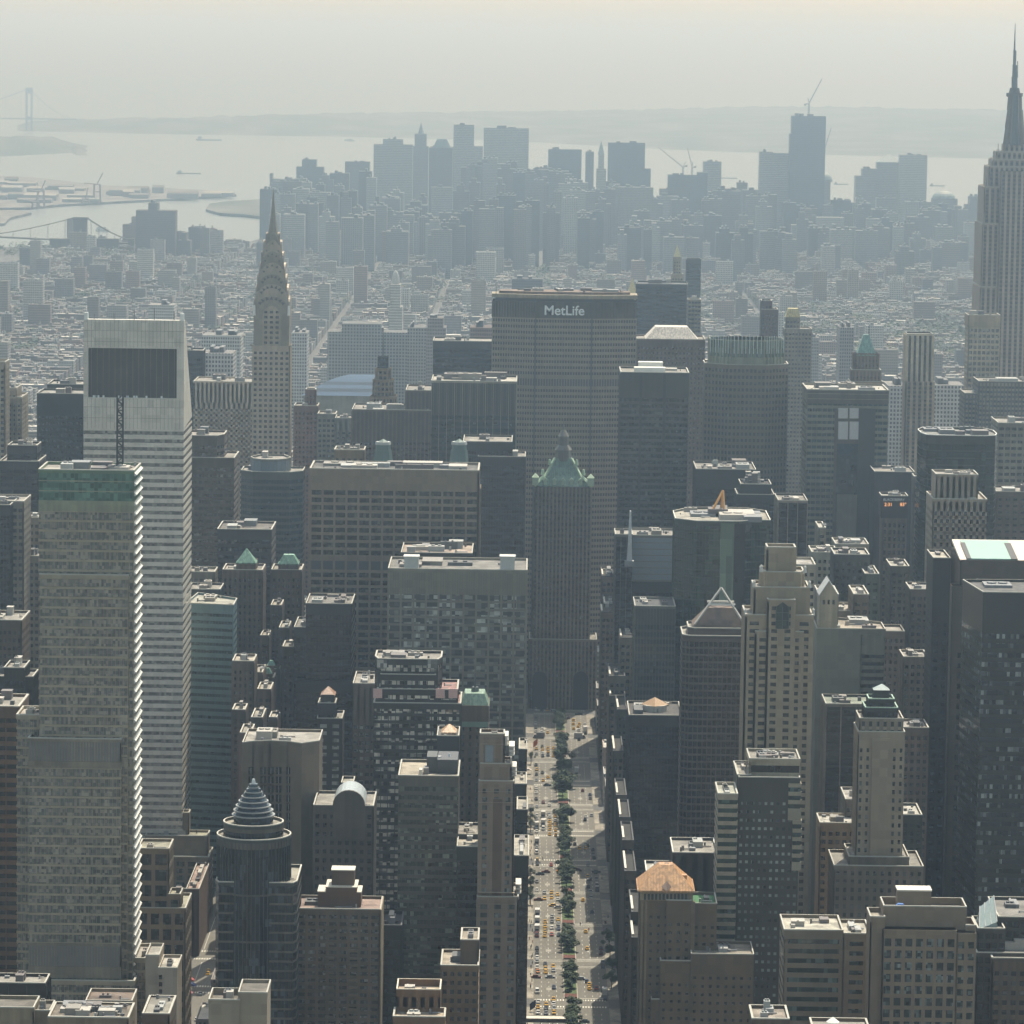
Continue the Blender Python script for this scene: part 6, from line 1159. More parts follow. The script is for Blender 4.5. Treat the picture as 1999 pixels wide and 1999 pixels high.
HIDDEN = ['far slim pale block left of the dark mansard far tower, second from the left', 'far slim grey block in front of the far gothic spire', 'far slim dark block left of the unfinished supertall, first from the left', 'far medium grey block right of the far gothic spire, second from the left', 'far slim grey block left of the unfinished supertall, third from the left', 'far broad grey block left of the unfinished supertall, fourth from the left']   # wholly behind nearer towers
for key, lst in cnt.items():
    lst.sort(key=lambda t: t[1])
    for i, (yt, x, w, Y, c) in enumerate(lst):
        lb = "far %s %s block %s %s" % (key[1], key[0], key[3], key[2])+nth(i, len(lst), "the left")
        bs_ = [(x-w/2, x+w/2, yt)]
        if q.random() < .4: bs_ = [(x-w*.3, x+w*.2, yt), (x-w/2, x+w/2, yt+q.uniform(5, 14))]
        dp, ky, mt = q.uniform(25, 45), q.uniform(-.3, .8), q.choice((CITY, CITYB))
        if lb not in HIDDEN: far_tower(lb, Y, bs_, c, dep=dp, name="distant_block", key=ky, mat=mt, cat="building", group="hazy blocks of the far downtown")
# ------------------------------------------------------------------ bridges, cranes on the docks, ships
Yb = 6500
br_ = root("stone_bridge", "far suspension bridge with dark stone tower and sagging cables at left", "bridge", (W(156, 478, Yb).x, Yb, 0)); o = tuple(br_.location); STN = wall((.14, .13, .125))
p0, p1 = W(144, 426, Yb), W(170, 478, Yb); b = MB(); w_ = p1.x-p0.x
b.box(p0.x, p1.x, Yb, Yb+14, -5, p0.z); b.box(p0.x-2, p1.x+2, Yb-2, Yb+16, p0.z-3, p0.z+1.5); b.build("tower", STN, br_, o)
d0, d1 = W(-60, 459, Yb), W(262, 475, Yb); b = MB(); b.hexa([(d0.x, Yb-1, d0.z-3), (d1.x, Yb-1, d1.z-3), (d1.x, Yb+15, d1.z-3), (d0.x, Yb+15, d0.z-3)], [(d0.x, Yb-1, d0.z), (d1.x, Yb-1, d1.z), (d1.x, Yb+15, d1.z), (d0.x, Yb+15, d0.z)]); b.build("deck", STN, br_, o)
for yy in (Yb, Yb+14):
    b = MB(); L = W(-60, 462, Yb); ra = W(262, 470, Yb)
    for A_, B_ in ((L, p0), (Vector((p1.x, 0, p0.z)), ra)):
        pr = None
        for k in range(13):
            t = k/12; s_ = t if A_ is L else 1-t; z = (A_.z if A_ is L else B_.z)+((B_.z if A_ is L else A_.z)-(A_.z if A_ is L else B_.z))*s_**1.5; cur = (A_.x+(B_.x-A_.x)*t, yy, z)
            if pr: b.bar(pr, cur, 1.1)
            if k % 2: b.bar(cur, (cur[0], yy, d0.z+(d1.z-d0.z)*((cur[0]-d0.x)/(d1.x-d0.x))), .35)
            pr = cur
    b.build("cable", STN, br_, o)
for xa, xb in ((97, 140), (178, 232), (250, 262)):
    a, b_ = W(xa, 478, Yb), W(xb, 478, Yb); b = MB(); b.box(a.x, b_.x, Yb, Yb+13, -3, W(xa, 466, Yb).z); b.build("approach_wall", STN, br_, o)
Yv = 17300
vb = root("suspension_bridge", "faint grey suspension bridge tower with cables at the far upper left", "bridge", (W(57, 240, Yv).x, Yv, 0)); o = tuple(vb.location); VS = flat((.36, .39, .4))
zt, zb = W(57, 172, Yv).z, -3; b = MB()
for xx in (52, 62): p = W(xx, 200, Yv); b.box(p.x-4.5, p.x+4.5, Yv, Yv+20, zb, zt)
a, b_ = W(50, 200, Yv), W(64, 200, Yv); b.box(a.x, b_.x, Yv+.5, Yv+19.5, zt-26, zt+.5); b.box(a.x, b_.x, Yv+.5, Yv+19.5, W(57, 232, Yv).z-6, W(57, 228, Yv).z); b.build("tower", VS, vb, o)
d0, d1 = W(-200, 229, Yv), W(150, 233, Yv); b = MB(); b.hexa([(d0.x, Yv, d0.z-4), (d1.x, Yv, d1.z-4), (d1.x, Yv+20, d1.z-4), (d0.x, Yv+20, d0.z-4)], [(d0.x, Yv, d0.z+2), (d1.x, Yv, d1.z+2), (d1.x, Yv+20, d1.z+2), (d0.x, Yv+20, d0.z+2)]); b.build("deck", VS, vb, o)
b = MB()
for A_, B_, s in ((W(57, 173, Yv), W(-160, 228, Yv), 1), (W(57, 173, Yv), W(140, 231, Yv), 1)):
    pr = None
    for k in range(15):
        t = k/14; cur = (A_.x+(B_.x-A_.x)*t, Yv+10, B_.z+(A_.z-B_.z)*(1-t)**1.6)
        if pr: b.bar(pr, cur, 2.0)
        if k % 2: b.bar(cur, (cur[0], Yv+10, d0.z), .8)
        pr = cur
b.build("cable", VS, vb, o)
for i, (x, y, yt, lean, lb) in enumerate(((70, 408, 372, 8, "far container crane with boom up, leftmost at the docks"), (80, 405, 352, 10, "far container crane with tall boom, second from left at the docks"), (168, 398, 366, 5, "far container crane, second from right at the docks"), (190, 395, 338, 12, "far container crane with tallest boom, right end of the docks"))):
    g = GP(x, y, 3); Y = g.y; rt = root("dock_crane", lb, "crane", (g.x, Y, 3), "container cranes at the docks"); o = tuple(rt.location); top_ = W(x, yt+22, Y).z; b = MB(); DC = flat((.3, .25, .24))
    for sx in (-9, 9):
        for sy in (-10, 10): b.bar((g.x+sx, Y+sy, 3), (g.x+sx*.8, Y+sy*.8, top_), 2)
    b.bar((g.x-9, Y-9, top_), (g.x+9, Y-9, top_), 2); b.bar((g.x-9, Y+9, top_*.6), (g.x+9, Y+9, top_*.6), 2); b.build("frame", DC, rt, o)
    j = W(x+lean, yt, Y); b = MB(); b.bar((g.x, Y, top_), (j.x, Y-10, j.z), 2); b.bar((g.x, Y, top_), (g.x-lean*3, Y+20, top_+2), 2); b.build("boom", DC, rt, o)
for i, (x, y, L, lb, hgt) in enumerate(((408, 275, 50, "long hazy freighter far out on the bay", 12), (368, 340, 48, "long low barge in the nearer harbour", 7), (683, 276, 22, "small white ship glinting under the far hills", 9), (1420, 349, 40, "low barge on the river right of the far slim pale tower", 6), (1642, 361, 28, "low barge right of the unfinished supertall", 6), (1830, 364, 30, "low barge near the giant masted skyscraper", 6), (200, 452, 26, "white ferry with wake beside the far stone bridge", 9))):
    g = GP(x, y, -3); s = 8000/(g.y+1550); hl = L/s/2; w = hl*.16; rt = root("ship", lb, "ship", (g.x, g.y, -3)); o = tuple(rt.location)
    pl = [(g.x-hl, g.y-w*.6), (g.x-hl*.9, g.y-w), (g.x+hl*.75, g.y-w), (g.x+hl, g.y), (g.x+hl*.75, g.y+w), (g.x-hl*.9, g.y+w), (g.x-hl, g.y+w*.6)]; wh = i in (2, 6)
    b = MB(); b.prism(pl, -3, -3+hgt*.5); b.build("hull", flat((.7, .68, .62) if wh else (.2, .2, .2)), rt, o)
    b = MB(); b.box(g.x-hl*.85, g.x-hl*.55 if not wh else g.x+hl*.6, g.y-w*.7, g.y+w*.7, -3+hgt*.5, -3+hgt*(1.1 if wh else 1.5)); b.build("superstructure", flat((.75, .73, .68) if wh else (.4, .4, .4)), rt, o)
# sheds on the dock land
q = random.Random(31)
SHC = {}
sheds = []
for k in range(34):
    x, y = q.uniform(-20, 430), 0; lo = lerp([(-20, 352), (200, 368), (330, 374), (445, 381)], x); hi = lerp([(-20, 408), (120, 402), (250, 394), (380, 388), (445, 383)], x)
    sheds.append((x, lo+(hi-lo)*q.uniform(.1, .9)))
sheds.sort()
for i, (x, y) in enumerate(sheds):
    if i in (11, 21, 25, 28, 29, 30, 31): continue
    g = GP(x, y, 3); w, d, h = q.uniform(25, 90), q.uniform(20, 60), q.uniform(6, 16); c = q.choice([(.5, .48, .44), (.25, .22, .2), (.65, .62, .56), (.32, .3, .28)])
    rt = root("dock_shed", "far low %s dock shed%s" % ({(.5, .48, .44): "grey", (.25, .22, .2): "brown", (.65, .62, .56): "white", (.32, .3, .28): "dull"}[c], " at the waterfront, number %d from the left" % (i+1)), "warehouse", (g.x, g.y, 3), "sheds on the far docks"); o = tuple(rt.location)
    b = MB(); b.box(g.x-w/2, g.x+w/2, g.y, g.y+d, 3, 3+h); b.build("wall", flat((.3, .28, .26)), rt, o)
    b = MB(); b.hexa([(g.x-w/2-.5, g.y-.5, 3+h), (g.x+w/2+.5, g.y-.5, 3+h), (g.x+w/2+.5, g.y+d+.5, 3+h), (g.x-w/2-.5, g.y+d+.5, 3+h)], [(g.x-w/2, g.y+d*.5-.2, 3+h*1.4), (g.x+w/2, g.y+d*.5-.2, 3+h*1.4), (g.x+w/2, g.y+d*.5+.2, 3+h*1.4), (g.x-w/2, g.y+d*.5+.2, 3+h*1.4)]); b.build("roof", flat(tuple(v*.45 for v in c), .9), rt, o)
# ------------------------------------------------------------------ special mid-distance buildings
hall = root("blue_roofed_hall", "wide hall under a long sloping blue ribbed roof left of the tan octagonal tower", "hall", (W(660, 760, 2000).x, 2030, 0)); o = tuple(hall.location)
a, b_ = W(593, 790, 2000), W(745, 790, 2000); zt = W(700, 733, 2060).z; z0 = W(593, 772, 2000).z
b = MB(); b.box(a.x, b_.x, 2000, 2090, 0, z0); b.build("wall", wall((.3, .33, .34)), hall, o)
b = MB(); n = 8
for k in range(n):
    t0, t1 = k/n, (k+1)/n; f = lambda t: z0+(zt-z0)*math.sin(t*1.57)
    b.poly([(a.x-2+40*t0, 1999+70*t0, f(t0)), (b_.x, 1999+70*t0, f(t0)), (b_.x, 1999+70*t1, f(t1)), (a.x-2+40*t1, 1999+70*t1, f(t1))], k % 2 if k < 4 else 0)
b.build("roof", [flat((.05, .085, .14), .95), flat((.025, .04, .06), .95)], hall, o); HEROES.append((a.x, b_.x, 2000, 2090, zt)); ANCHORS.append(("the blue-roofed hall", 593, 745, 733, 2000))
MIDF = [("long white colonnaded block beyond the blue-roofed hall", 2750, [(640, 798, 648), (668, 745, 632)], (.3, .3, .285), 0.5), ("white clock tower with domed cupola rising from the far low quarter", 3600, [(763, 782, 556), (760, 786, 600), (764, 780, 530, "dome", 556)], (.55, .53, .48), -.1), ("grey block with rounded top beyond the navy slab", 2500, [(836, 866, 622), (832, 871, 640)], (.28, .25, .24), 0.), ("white block with tall openings left of the grey round-topped block", 2700, [(796, 832, 640)], (.3, .29, .275), .4),
 ("brown flat block peeping over the navy slab", 2100, [(918, 962, 640)], (.24, .17, .15), 0.), ("white office block beyond the steel-crowned spire's left side", 2300, [(395, 470, 655)], (.5, .49, .46), .2), ("pale tower block left of the steel-crowned spire low down", 1750, [(396, 455, 690)], (.45, .43, .41), .3), ("white low slab far beyond the slanted-roof silver tower", 3300, [(290, 340, 596)], (.55, .53, .5), .2),
 ("grey tower right of the gold cupola tower in the haze", 2900, [(1560, 1600, 660)], (.3, .29, .28), .1), ("white arcaded building below the striped slim tower", 1900, [(1735, 1772, 754)], (.5, .48, .45), .4), ("long white arcaded building right of the striped slim tower", 1850, [(1822, 1882, 752)], (.5, .48, .45), .4), ("dull tower in the haze before the white arcaded buildings", 2500, [(1640, 1668, 560 if 0 else 640)], (.25, .24, .24), .2),
 ("dark hazy slab above the lettered tower's left part", 3900, [(1000, 1060, 545)], (.12, .12, .13), .2), ("far hazy white blocks group leader right of the steel-crowned spire", 2600, [(570, 600, 650)], (.5, .49, .47), .3)]
for lb, Y, bl_, c, k in MIDF: far_tower(lb, Y, bl_, c, dep=40, name="distant_block", key=k, cat="building", top=(.5, .48, .44))
# ------------------------------------------------------------------ the low city: lots between the streets
q = random.Random(99)
AVES = [(-980, 14), (-790, 14), (-590, 14), (-470, 12), (-311, 15), (-169, 12), (0, 22.5), (189, 13), (340, 16), (610, 16), (860, 16), (1100, 14), (1350, 14)]
PAL = [(.3, .24, .19), (.26, .19, .15), (.36, .33, .29), (.44, .41, .37), (.2, .17, .15), (.5, .47, .42), (.24, .21, .2), (.3, .2, .16), (.15, .14, .14)]
ROOFS = [(.17, .16, .14), (.2, .19, .17), (.14, .135, .125), (.26, .245, .215), (.19, .175, .16), (.5, .48, .43), (.17, .16, .15), (.12, .115, .11)]
def name_of(c): return "dark" if sum(c) < .5 else "white" if sum(c) > 1.2 else "pale" if sum(c) > 1.0 else "brick" if c[0] > c[2]*1.35 else "tan" if c[0] > c[2]*1.2 else "grey"
lots = []
def clear(x0, x1, y0, y1, h):
    for (a, b_, c, d, hh) in HEROES:
        if x0 < b_+1 and x1 > a-1 and y0 < d+1 and y1 > c-1: return False
    return True
def visible_box(x, y, z):
    px, py = PX((x, y, z)); return -420 < px < 2420 and py < 2060
Yr = -250.0
while Yr < 6850:
    pitch = 40.2
    for (ca, wa), (cb, wb_) in zip(AVES, AVES[1:]):
        k_ = 1 if Yr < 1500 else .62
        x = ca+wa*k_; wb2 = wb_*k_
        while x < cb-wb2-9:
            far = Yr > 2600
            w = q.uniform(9, 26) if not far else q.uniform(14, 34)
            w = min(w, cb-wb2-x)
            if cb-wb2-x-w < 8: w = cb-wb2-x
            base = 24 if Yr < 1700 else 19 if Yr < 3000 else 15
            h = q.uniform(.6, 1.25)*base
            r_ = q.random()
            if r_ > .992: h = q.uniform(48, 72)
            elif r_ > .955: h = q.uniform(30, 46)
            if Yr < 1100: h = min(h, 38)
            y0 = Yr+(9 if int(round((Yr+250)/pitch)) % 2 == 0 else .3); y1 = y0+pitch-9.6
            if visible_box(x+w/2, y0, h) and clear(x, x+w, y0, y1, h):
                lots.append((x, x+w-.05, y0, y1-q.uniform(0, 8), h, q.choice(PAL), q.choice(ROOFS), q.uniform(-.3, .6), q.random()))
            x += w
    Yr += pitch
def lotmesh(b, L):
    x0, x1, y0, y1, h, c, rc, key, r_ = L
    b.box(x0, x1, y0, y1, 0, h); n0 = len(b.f); b.colour((*c, key)); b.c[-5] = (*rc, key)   # second face of the box is its top
    e = .5
    for (a0, a1, c0, c1) in ((x0, x1, y0, y0+e), (x0, x1, y1-e, y1), (x0, x0+e, y0+e, y1-e), (x1-e, x1, y0+e, y1-e)):
        b.box(a0+.02, a1-.02, c0+.02, c1-.02, h-.1, h+.9); b.colour((*[min(.5, v*1.1+.03) for v in c], key))
    w, d = x1-x0, y1-y0
    bx, by = x0+w*(.15+.5*r_), y0+d*(.2+.4*((r_*7) % 1))
    b.box(bx, bx+min(4.5, w*.3), by, by+min(5, d*.3), h+.0, h+2.2+2*((r_*13) % 1)); b.colour((*([.3, .27, .24] if r_ < .6 else [.6, .58, .54]), .4))
    if r_ > .45: b.box(x0+w*.1, x0+w*.1+2, y1-5, y1-3, h, h+1.4); b.colour((.62, .6, .56, .4))
    if (r_*31) % 1 > .6:
        b.cyl(bx+w*.1, y0+d*.75, h+2, h+5.2, 1.5, 1.4, 8); b.cyl(bx+w*.1, y0+d*.75, h+5.2, h+6.2, 1.6, .1, 8); b.colour((.16, .11, .08, .4))
SHOW = None   # indices of lots the photograph shows
def score(L):
    D = (L[2]+1550); return (L[1]-L[0])*(L[4]+8)/D**2
VIS = set([24,51,298,329,360,522,546,662,2778,2891,3112,3542,3607,3711,3740,3802,3840,3866,3867,3881,3934,3996,3998,3999,4064,4077,4131,4132,4177,4201,4203,4237,4239,4268,4270,4271,4304,4333,4373,4404,4405,4406,4407,4479,4481,4492,4525,4551,4600,4627,4698,4706,4767,4780,4836,4876,4912,4928,4951,4981,4982,4991,5025,5182,5206,5217,5249,5256,5285,5299,5300,5358,5360,5367,5402,5430,5431,5434,5454,5468,5469,5508,5513,5551,5593,5595,5596,5623,5669,5671,5695,5709,5733,5734,5735,5744,5750,5778,5859,5886,5887,5895,5900,5957,5965,5975,5976,6055,6063,6083,6147,6154,6159,6188,6193,6201,6203,6204,6207,6224,6228,6234,6235,6274,6279,6284,6310,6343,6382,6385,6429,6434,6468,6513,6514,6518,6542,6544,6545,6583,6596,6604,6615,6650,6654,6656,6691,6733,6739,6747,6784,6808,6828,6899,6929,6938,6942,7003,7020,7055,7065,7095,7096,7100,7124,7131,7142,7145,7172,7181,7210,7214,7252,7253,7255,7256,7289,7308,7325,7327,7333,7340,7368,7369,7374,7390,7409,7424,7479,7500,7501,7502,7530,7540,7547,7628,7632,7641,7642,7657,7668,7669,7701,7728,7734,7737,7745,7749,7790,7796,7808,7823,7830,7855,7864,7882,7888,7954,7960,7971,7990,8001,8002,8026,8031,8055,8057,8073,8082,8110,8113,8120,8132,8144,8157,8198,8202,8221,8244,8255,8284,8308,8327,8385,8475,8492,8570,8589,8625,8631,8646,8658,8667,8675,8714,8718,8720,8755,8804,8892,8927,8950,8970,9028,9036,9037,9067,9084,9134,9154,9169,9209,9297,9429,9495,9530,9555,9559,9631,9689,9796,9913,9996,10360,10370])
idx = [i for i in range(len(lots)) if VIS is None or i in VIS]
idx.sort(key=lambda i: -score(lots[i]))
solo = idx[:400]; rest = [i for i in range(len(lots)) if i not in set(solo)]
grp = {}
for i in solo:
    L = lots[i]; px, py = PX(((L[0]+L[1])/2, L[2], L[4]))
    best, bd = None, 1e9
    for s_, xa, xb, yt, Y in ANCHORS:
        dx = max(0, xa-px, px-xb); dd = dx+abs((L[2]-Y))*.08+ (0 if py < yt or dx > 0 else 60)
        if dd < bd: best, bd = (s_, xa, xb, yt, Y), dd
    s_, xa, xb, yt, Y = best
    rel = "left of" if px < xa else "right of" if px > xb else "beyond" if L[2] > Y else "before"
    size = "low" if L[4] < 26 else "mid-height" if L[4] < 45 else "tall"
    grp.setdefault((size, name_of(L[5]), rel, s_), []).append((px, i))
for (size, nm, rel, s_), lst in grp.items():
    lst.sort()
    for k, (px, i) in enumerate(lst):
        L = lots[i]; lb = "%s %s building %s %s" % (size, nm, rel, s_)+nth(k, len(lst), "the left")
        b = MB(); b.c = []; lotmesh(b, L)
        o = b.build("city_building", CITY, None, ((L[0]+L[1])/2, (L[2]+L[3])/2, 0)); tag(o, lb, "building", "city buildings among the towers")
b = MB(); b.c = []
for i in rest: lotmesh(b, lots[i])
tag(b.build("distant_city", CITY), "mass of low buildings fading into haze towards the harbour", "city", kind="stuff")
# tree clumps of the squares and housing estates
LEAF = None
def leafmat():
    m, n, l, b_ = nodes("foliage"); p = pos(n); oi = n.new("ShaderNodeNewGeometry")
    mr = n.new("ShaderNodeMapRange"); l.new(noise(n, l, .7, 3, p), mr.inputs[0]); mr.inputs[1].default_value = .35; mr.inputs[2].default_value = .65
    c = mixc(n, l, mr.outputs[0], (.014, .028, .01), (.045, .075, .024)); c = mixc(n, l, mth(n, l, 'MULTIPLY', oi.outputs["Random Per Island"], .6), c, (.055, .085, .027))
    l.new(c, b_.inputs["Base Color"]); b_.inputs["Roughness"].default_value = .8; return m
LEAF = leafmat()
def crown(b, cx, cy_, cz, rx, rz, n, q, leaf):
    cl = [(q.gauss(0, .45), q.gauss(0, .45), q.gauss(0, .4), q.uniform(.3, .55)) for _ in range(9)]
    for _ in range(n):
        k = q.choice(cl)
        while True:
            u, v, w = q.uniform(-1, 1), q.uniform(-1, 1), q.uniform(-1, 1)
            if .15 < u*u+v*v+w*w < 1: break
        x, y, z = cx+rx*(k[0]+u*k[3]), cy_+rx*(k[1]+v*k[3]), cz+rz*(k[2]+w*k[3])
        a, t = q.uniform(0, 6.28), q.uniform(-.9, .9); s = leaf*q.uniform(.6, 1.3)
        d1 = Vector((math.cos(a), math.sin(a), t*.5))*s; d2 = Vector((-math.sin(a), math.cos(a), q.uniform(-.8, .8)))*s*.7
        p = Vector((x, y, z)); b.poly([p-d1, p-d2*.8, p+d1, p+d2])
b = MB(); q = random.Random(77)
for (px0, px1, py0, py1, n) in ((1420, 1900, 600, 720, 120), (1560, 1900, 640, 700, 60), (0, 520, 540, 690, 70), (0, 260, 480, 500, 30), (1040, 1240, 520, 560, 25), (1240, 1500, 575, 640, 40), (600, 900, 520, 600, 30)):
    for _ in range(n):
        g = GP(q.uniform(px0, px1), q.uniform(py0, py1)+12, 0)
        for _ in range(3): crown(b, g.x+q.uniform(-14, 14), g.y+q.uniform(-20, 20), 12, 9, 8, 40, q, 2.2)
tag(b.build("distant_trees", LEAF), "hazy green tree canopies of the squares among the low city", "trees", kind="stuff")
# ------------------------------------------------------------------ the avenue
STY = [160, 240, 319, 396, 472, 556, 636, 712, 788, 865, 950, 1041]
def sheetm(name, rects, z, mat, kind="structure", h=None):
    b = MB()
    for (x0, x1, y0, y1) in rects:
        if h: b.box(x0, x1, y0, y1, z, z+h)
        else: b.poly([(x0, y0, z), (x1, y0, z), (x1, y1, z), (x0, y1, z)])
    return tag(b.build(name, mat), kind=kind)
def roadmat():
    m, n, l, b = nodes("avenue_asphalt"); p = pos(n)
    f = mth(n, l, 'ADD', mth(n, l, 'MULTIPLY', noise(n, l, .05, 4, vscale(n, l, p, (1, .3, 1))), .5), mth(n, l, 'MULTIPLY', noise(n, l, 1.2, 3, vscale(n, l, p, (1, .15, 1))), .5))
    mr = n.new("ShaderNodeMapRange"); l.new(f, mr.inputs[0]); mr.inputs[1].default_value = .35; mr.inputs[2].default_value = .65
    l.new(mixc(n, l, mr.outputs[0], (.105, .098, .082), (.165, .153, .128)), b.inputs["Base Color"]); b.inputs["Roughness"].default_value = .85
    return m
ROAD = roadmat(); PAVE = roofmat((.42, .38, .31)); PAINT = flat((.72, .7, .62), .7)
sheetm("road", [(-16.8, 16.8, -400, 1150), (-177, -161, -400, 1400), (181, 197, -300, 1400)], .004, ROAD)
pv_ = []
for y0, y1 in zip([-250]+STY, STY+[1100]):
    pv_ += [(-21.6, -16.8, y0+8, y1-8), (16.8, 21.6, y0+8, y1-8), (-181, -177, y0+8, y1-8), (-161, -157, y0+8, y1-8), (177, 181, y0+8, y1-8), (197, 201, y0+8, y1-8)]
sheetm("pavement", pv_, 0, PAVE, h=.14)
# painted markings
mk = []
ZEB = {160, 240, 556, 788, 1041, 636}
for y in STY:
    for yy in (y-7.6, y+5.2):
        if y in ZEB:
            x = -16.2
            while x < 16:
                if abs(x) > 3.6: mk.append((x, x+.55, yy, yy+2.6))
                x += 1.25
        else: mk += [(-16.6, -3.4, yy, yy+.35), (-16.6, -3.4, yy+2.6, yy+2.95), (3.4, 16.6, yy, yy+.35), (3.4, 16.6, yy+2.6, yy+2.95)]
    mk += [(3.6, 16.4, y+10, y+10.5), (-16.4, -3.6, y-10.4, y-9.9)]
    for xx in (-9.7, 9.7): mk += [(xx-1.2, xx+1.2, y+26+k*1.6, y+26.5+k*1.6) for k in range(3)]
for y0, y1 in zip(STY, STY[1:]):
    y = y0+13
    while y < y1-13:
        for x in (-13.2, -9.8, -6.4, 6.4, 9.8, 13.2): mk.append((x-.09, x+.09, y, y+3))
        y += 9
for yy in (250, 262): mk += [(-176+k*1.2, -175.4+k*1.2, yy, yy+3) for k in range(12)]
for yy in (318, 334): mk += [(-176+k*1.2, -175.4+k*1.2, yy, yy+3) for k in range(12)]
mk += [(-170.6, -170.4, 270, 312), (-166.5, -166.3, 340, 470), (-171.8, -171.6, 340, 470)]
sheetm("road_markings", mk, .012, PAINT)
GRASS = hillmat((.035, .065, .018), (.085, .13, .038), .6)
for i, (y0, y1) in enumerate(zip(STY, STY[1:])):
    a, c = y0+9, y1-9
    w = ORD[len(STY)-1-i] if 0 else ORD[i]
    rt = root("median_planter", "raised planted strip in the middle of the avenue, %s block from the bottom" % w, "planter", (0, (a+c)/2, 0), "planted strips along the avenue"); o = (0, (a+c)/2, 0)
    b = MB(); b.box(-3.1, 3.1, a, c, 0, .3); b.build("kerb", flat((.42, .38, .32)), rt, o)
    b = MB(); b.box(-2.8, 2.8, a+.3, c-.3, .28, .42); b.build("lawn", GRASS, rt, o)
    b = MB(); b.box(-2.8, 2.8, a+.3, a+7, .4, .8); b.build("flower_bed", hillmat((.07, .02, .015), (.16, .05, .035), 1.2) if i == 0 else bpy.data.materials["flower_soil"], rt, o)
    if i == 0: b_ = bpy.data.objects[[x.name for x in rt.children if x.name.startswith("flower_bed")][0]]; b_.data.materials[0].name = "flower_soil"
# trees
q = random.Random(5); CM = []
for k in range(4):
    b = MB(); crown(b, 0, 0, 0, 1.12, 1.05, 1500, q, .13)
    me_o = b.build("crown", LEAF); CM.append(me_o.data); bpy.data.objects.remove(me_o)
tb = MB(); tb.cyl(0, 0, 0, 1, .16, .1, 7)
for a in range(4): tb.bar((0, 0, .75), (.55*math.cos(a*1.6), .55*math.sin(a*1.6), 1.25), .1)
TRm = tb.build("trunk", flat((.09, .065, .045))); TRK = TRm.data; bpy.data.objects.remove(TRm)
def tree(x, y, r, h, label, group):
    rt = root("street_tree", label, "tree", (x, y, .3), group)
    c = bpy.data.objects.new("crown", q.choice(CM)); COL.objects.link(c); c.parent = rt; c.location = (0, 0, h-r*.75); c.scale = (r, r, r*.85); c.rotation_euler[2] = q.uniform(0, 6)
    t = bpy.data.objects.new("trunk", TRK); COL.objects.link(t); t.parent = rt; t.scale = (1.6, 1.6, (h-r)*.85)
TR = [(1097, 1408, 2.8), (1098, 1425, 3.0), (1100, 1441, 3.8), (1103, 1463, 3.6), (1101, 1478, 4.2), (1105, 1493, 4.0), (1103, 1516, 4.6), (1104, 1533, 5.4), (1101, 1550, 4.2), (1106, 1584, 4.2), (1107, 1598, 3.8), (1106, 1618, 3.0), (1106, 1638, 3.2), (1109, 1664, 3.8), (1111, 1680, 3.0), (1112, 1706, 3.0), (1112, 1729, 3.4), (1114, 1745, 2.8), (1114, 1770, 3.2), (1115, 1783, 3.2), (1116, 1797, 3.2), (1117, 1838, 3.3), (1118, 1852, 3.4), (1119, 1868, 3.2), (1121, 1926, 3.4), (1121, 1941, 3.4), (1122, 1956, 3.0), (1120, 1985, 2.6)]
ty = []
for px, py, r in TR:
    y = GP(px, py, r*1.5).y
    if all(not -9 < y-s_ < 14 for s_ in STY): ty.append([y, r*1.1])
for y0, y1 in zip(STY, STY[1:]):
    y = y0+23
    while y < y1-11:
        if all(abs(y-t[0]) > (t[1]+3.2) for t in ty): ty.append([y, q.uniform(2.5, 3.2)])
        y += 1.5
ty.sort(key=lambda t: -t[0])
for i, (y, r) in enumerate(ty):
    if i in (22, 27): continue
    tree(q.uniform(-.6, .6), y, r*1.08, r*2.3, "green tree on the planted strip of the avenue, %s from the far end" % (ORD[i] if i < 16 else "number %d" % (i+1)), "trees on the planted strip")
for i, (px, py, r) in enumerate([(1038, 1585, 2.0), (1038, 1600, 2.2), (1039, 1613, 2.0), (1041, 1708, 2.0), (1042, 1722, 2.2), (1041, 1738, 2.0), (1041, 1752, 1.8), (1044, 1480, 1.8)]):
    D = GP(px, py, 4); tree(-18.3, D.y, r, 6.5, "thin tree on the left pavement of the avenue, %s from the far end" % ORD[i], "trees on the pavement")
for i, (x, y) in enumerate([(19, 330), (19, 352), (19.5, 300), (18.5, 268)]): tree(x, y, 3.0, 7.5, "shaded tree on the right pavement of the avenue, %s from the bottom" % ORD[(3, 4, 2, 1)[i]-1], "trees on the pavement")
# vehicles
def carmesh(L, Wd, H, bonnet, boot, cab, name):
    b = MB(); w, l = Wd/2, L/2; hb = H*.56 if cab else H*.45
    b.hexa([(-w, -l, .25), (w, -l, .25), (w, l, .25), (-w, l, .25)], [(-w*.93, -l*.97, hb), (w*.93, -l*.97, hb), (w*.93, l*.97, hb), (-w*.93, l*.97, hb)], 0)
    r0, r1 = -l+boot+.35, l-bonnet-.75
    b.box(-w*.72, w*.72, r0, r1, H-.06, H, 0)
    for sx in (-1, 1):
        for yy in (-l*.62, l*.62): 
            k = 10; an = [2*math.pi*i/k for i in range(k)]; x0, x1 = sorted((sx*w*1.0, sx*(w-.22)))
            b.hexa([(x0, yy+.33*math.cos(a), .33+.33*math.sin(a)) for a in an], [(x1, yy+.33*math.cos(a), .33+.33*math.sin(a)) for a in an], 1)
    g = MB(); g.hexa([(-w*.88, -l+boot, hb-.01), (w*.88, -l+boot, hb-.01), (w*.88, l-bonnet, hb-.01), (-w*.88, l-bonnet, hb-.01)], [(-w*.72, r0, H-.05), (w*.72, r0, H-.05), (w*.72, r1, H-.05), (-w*.72, r1, H-.05)])
    return b, g
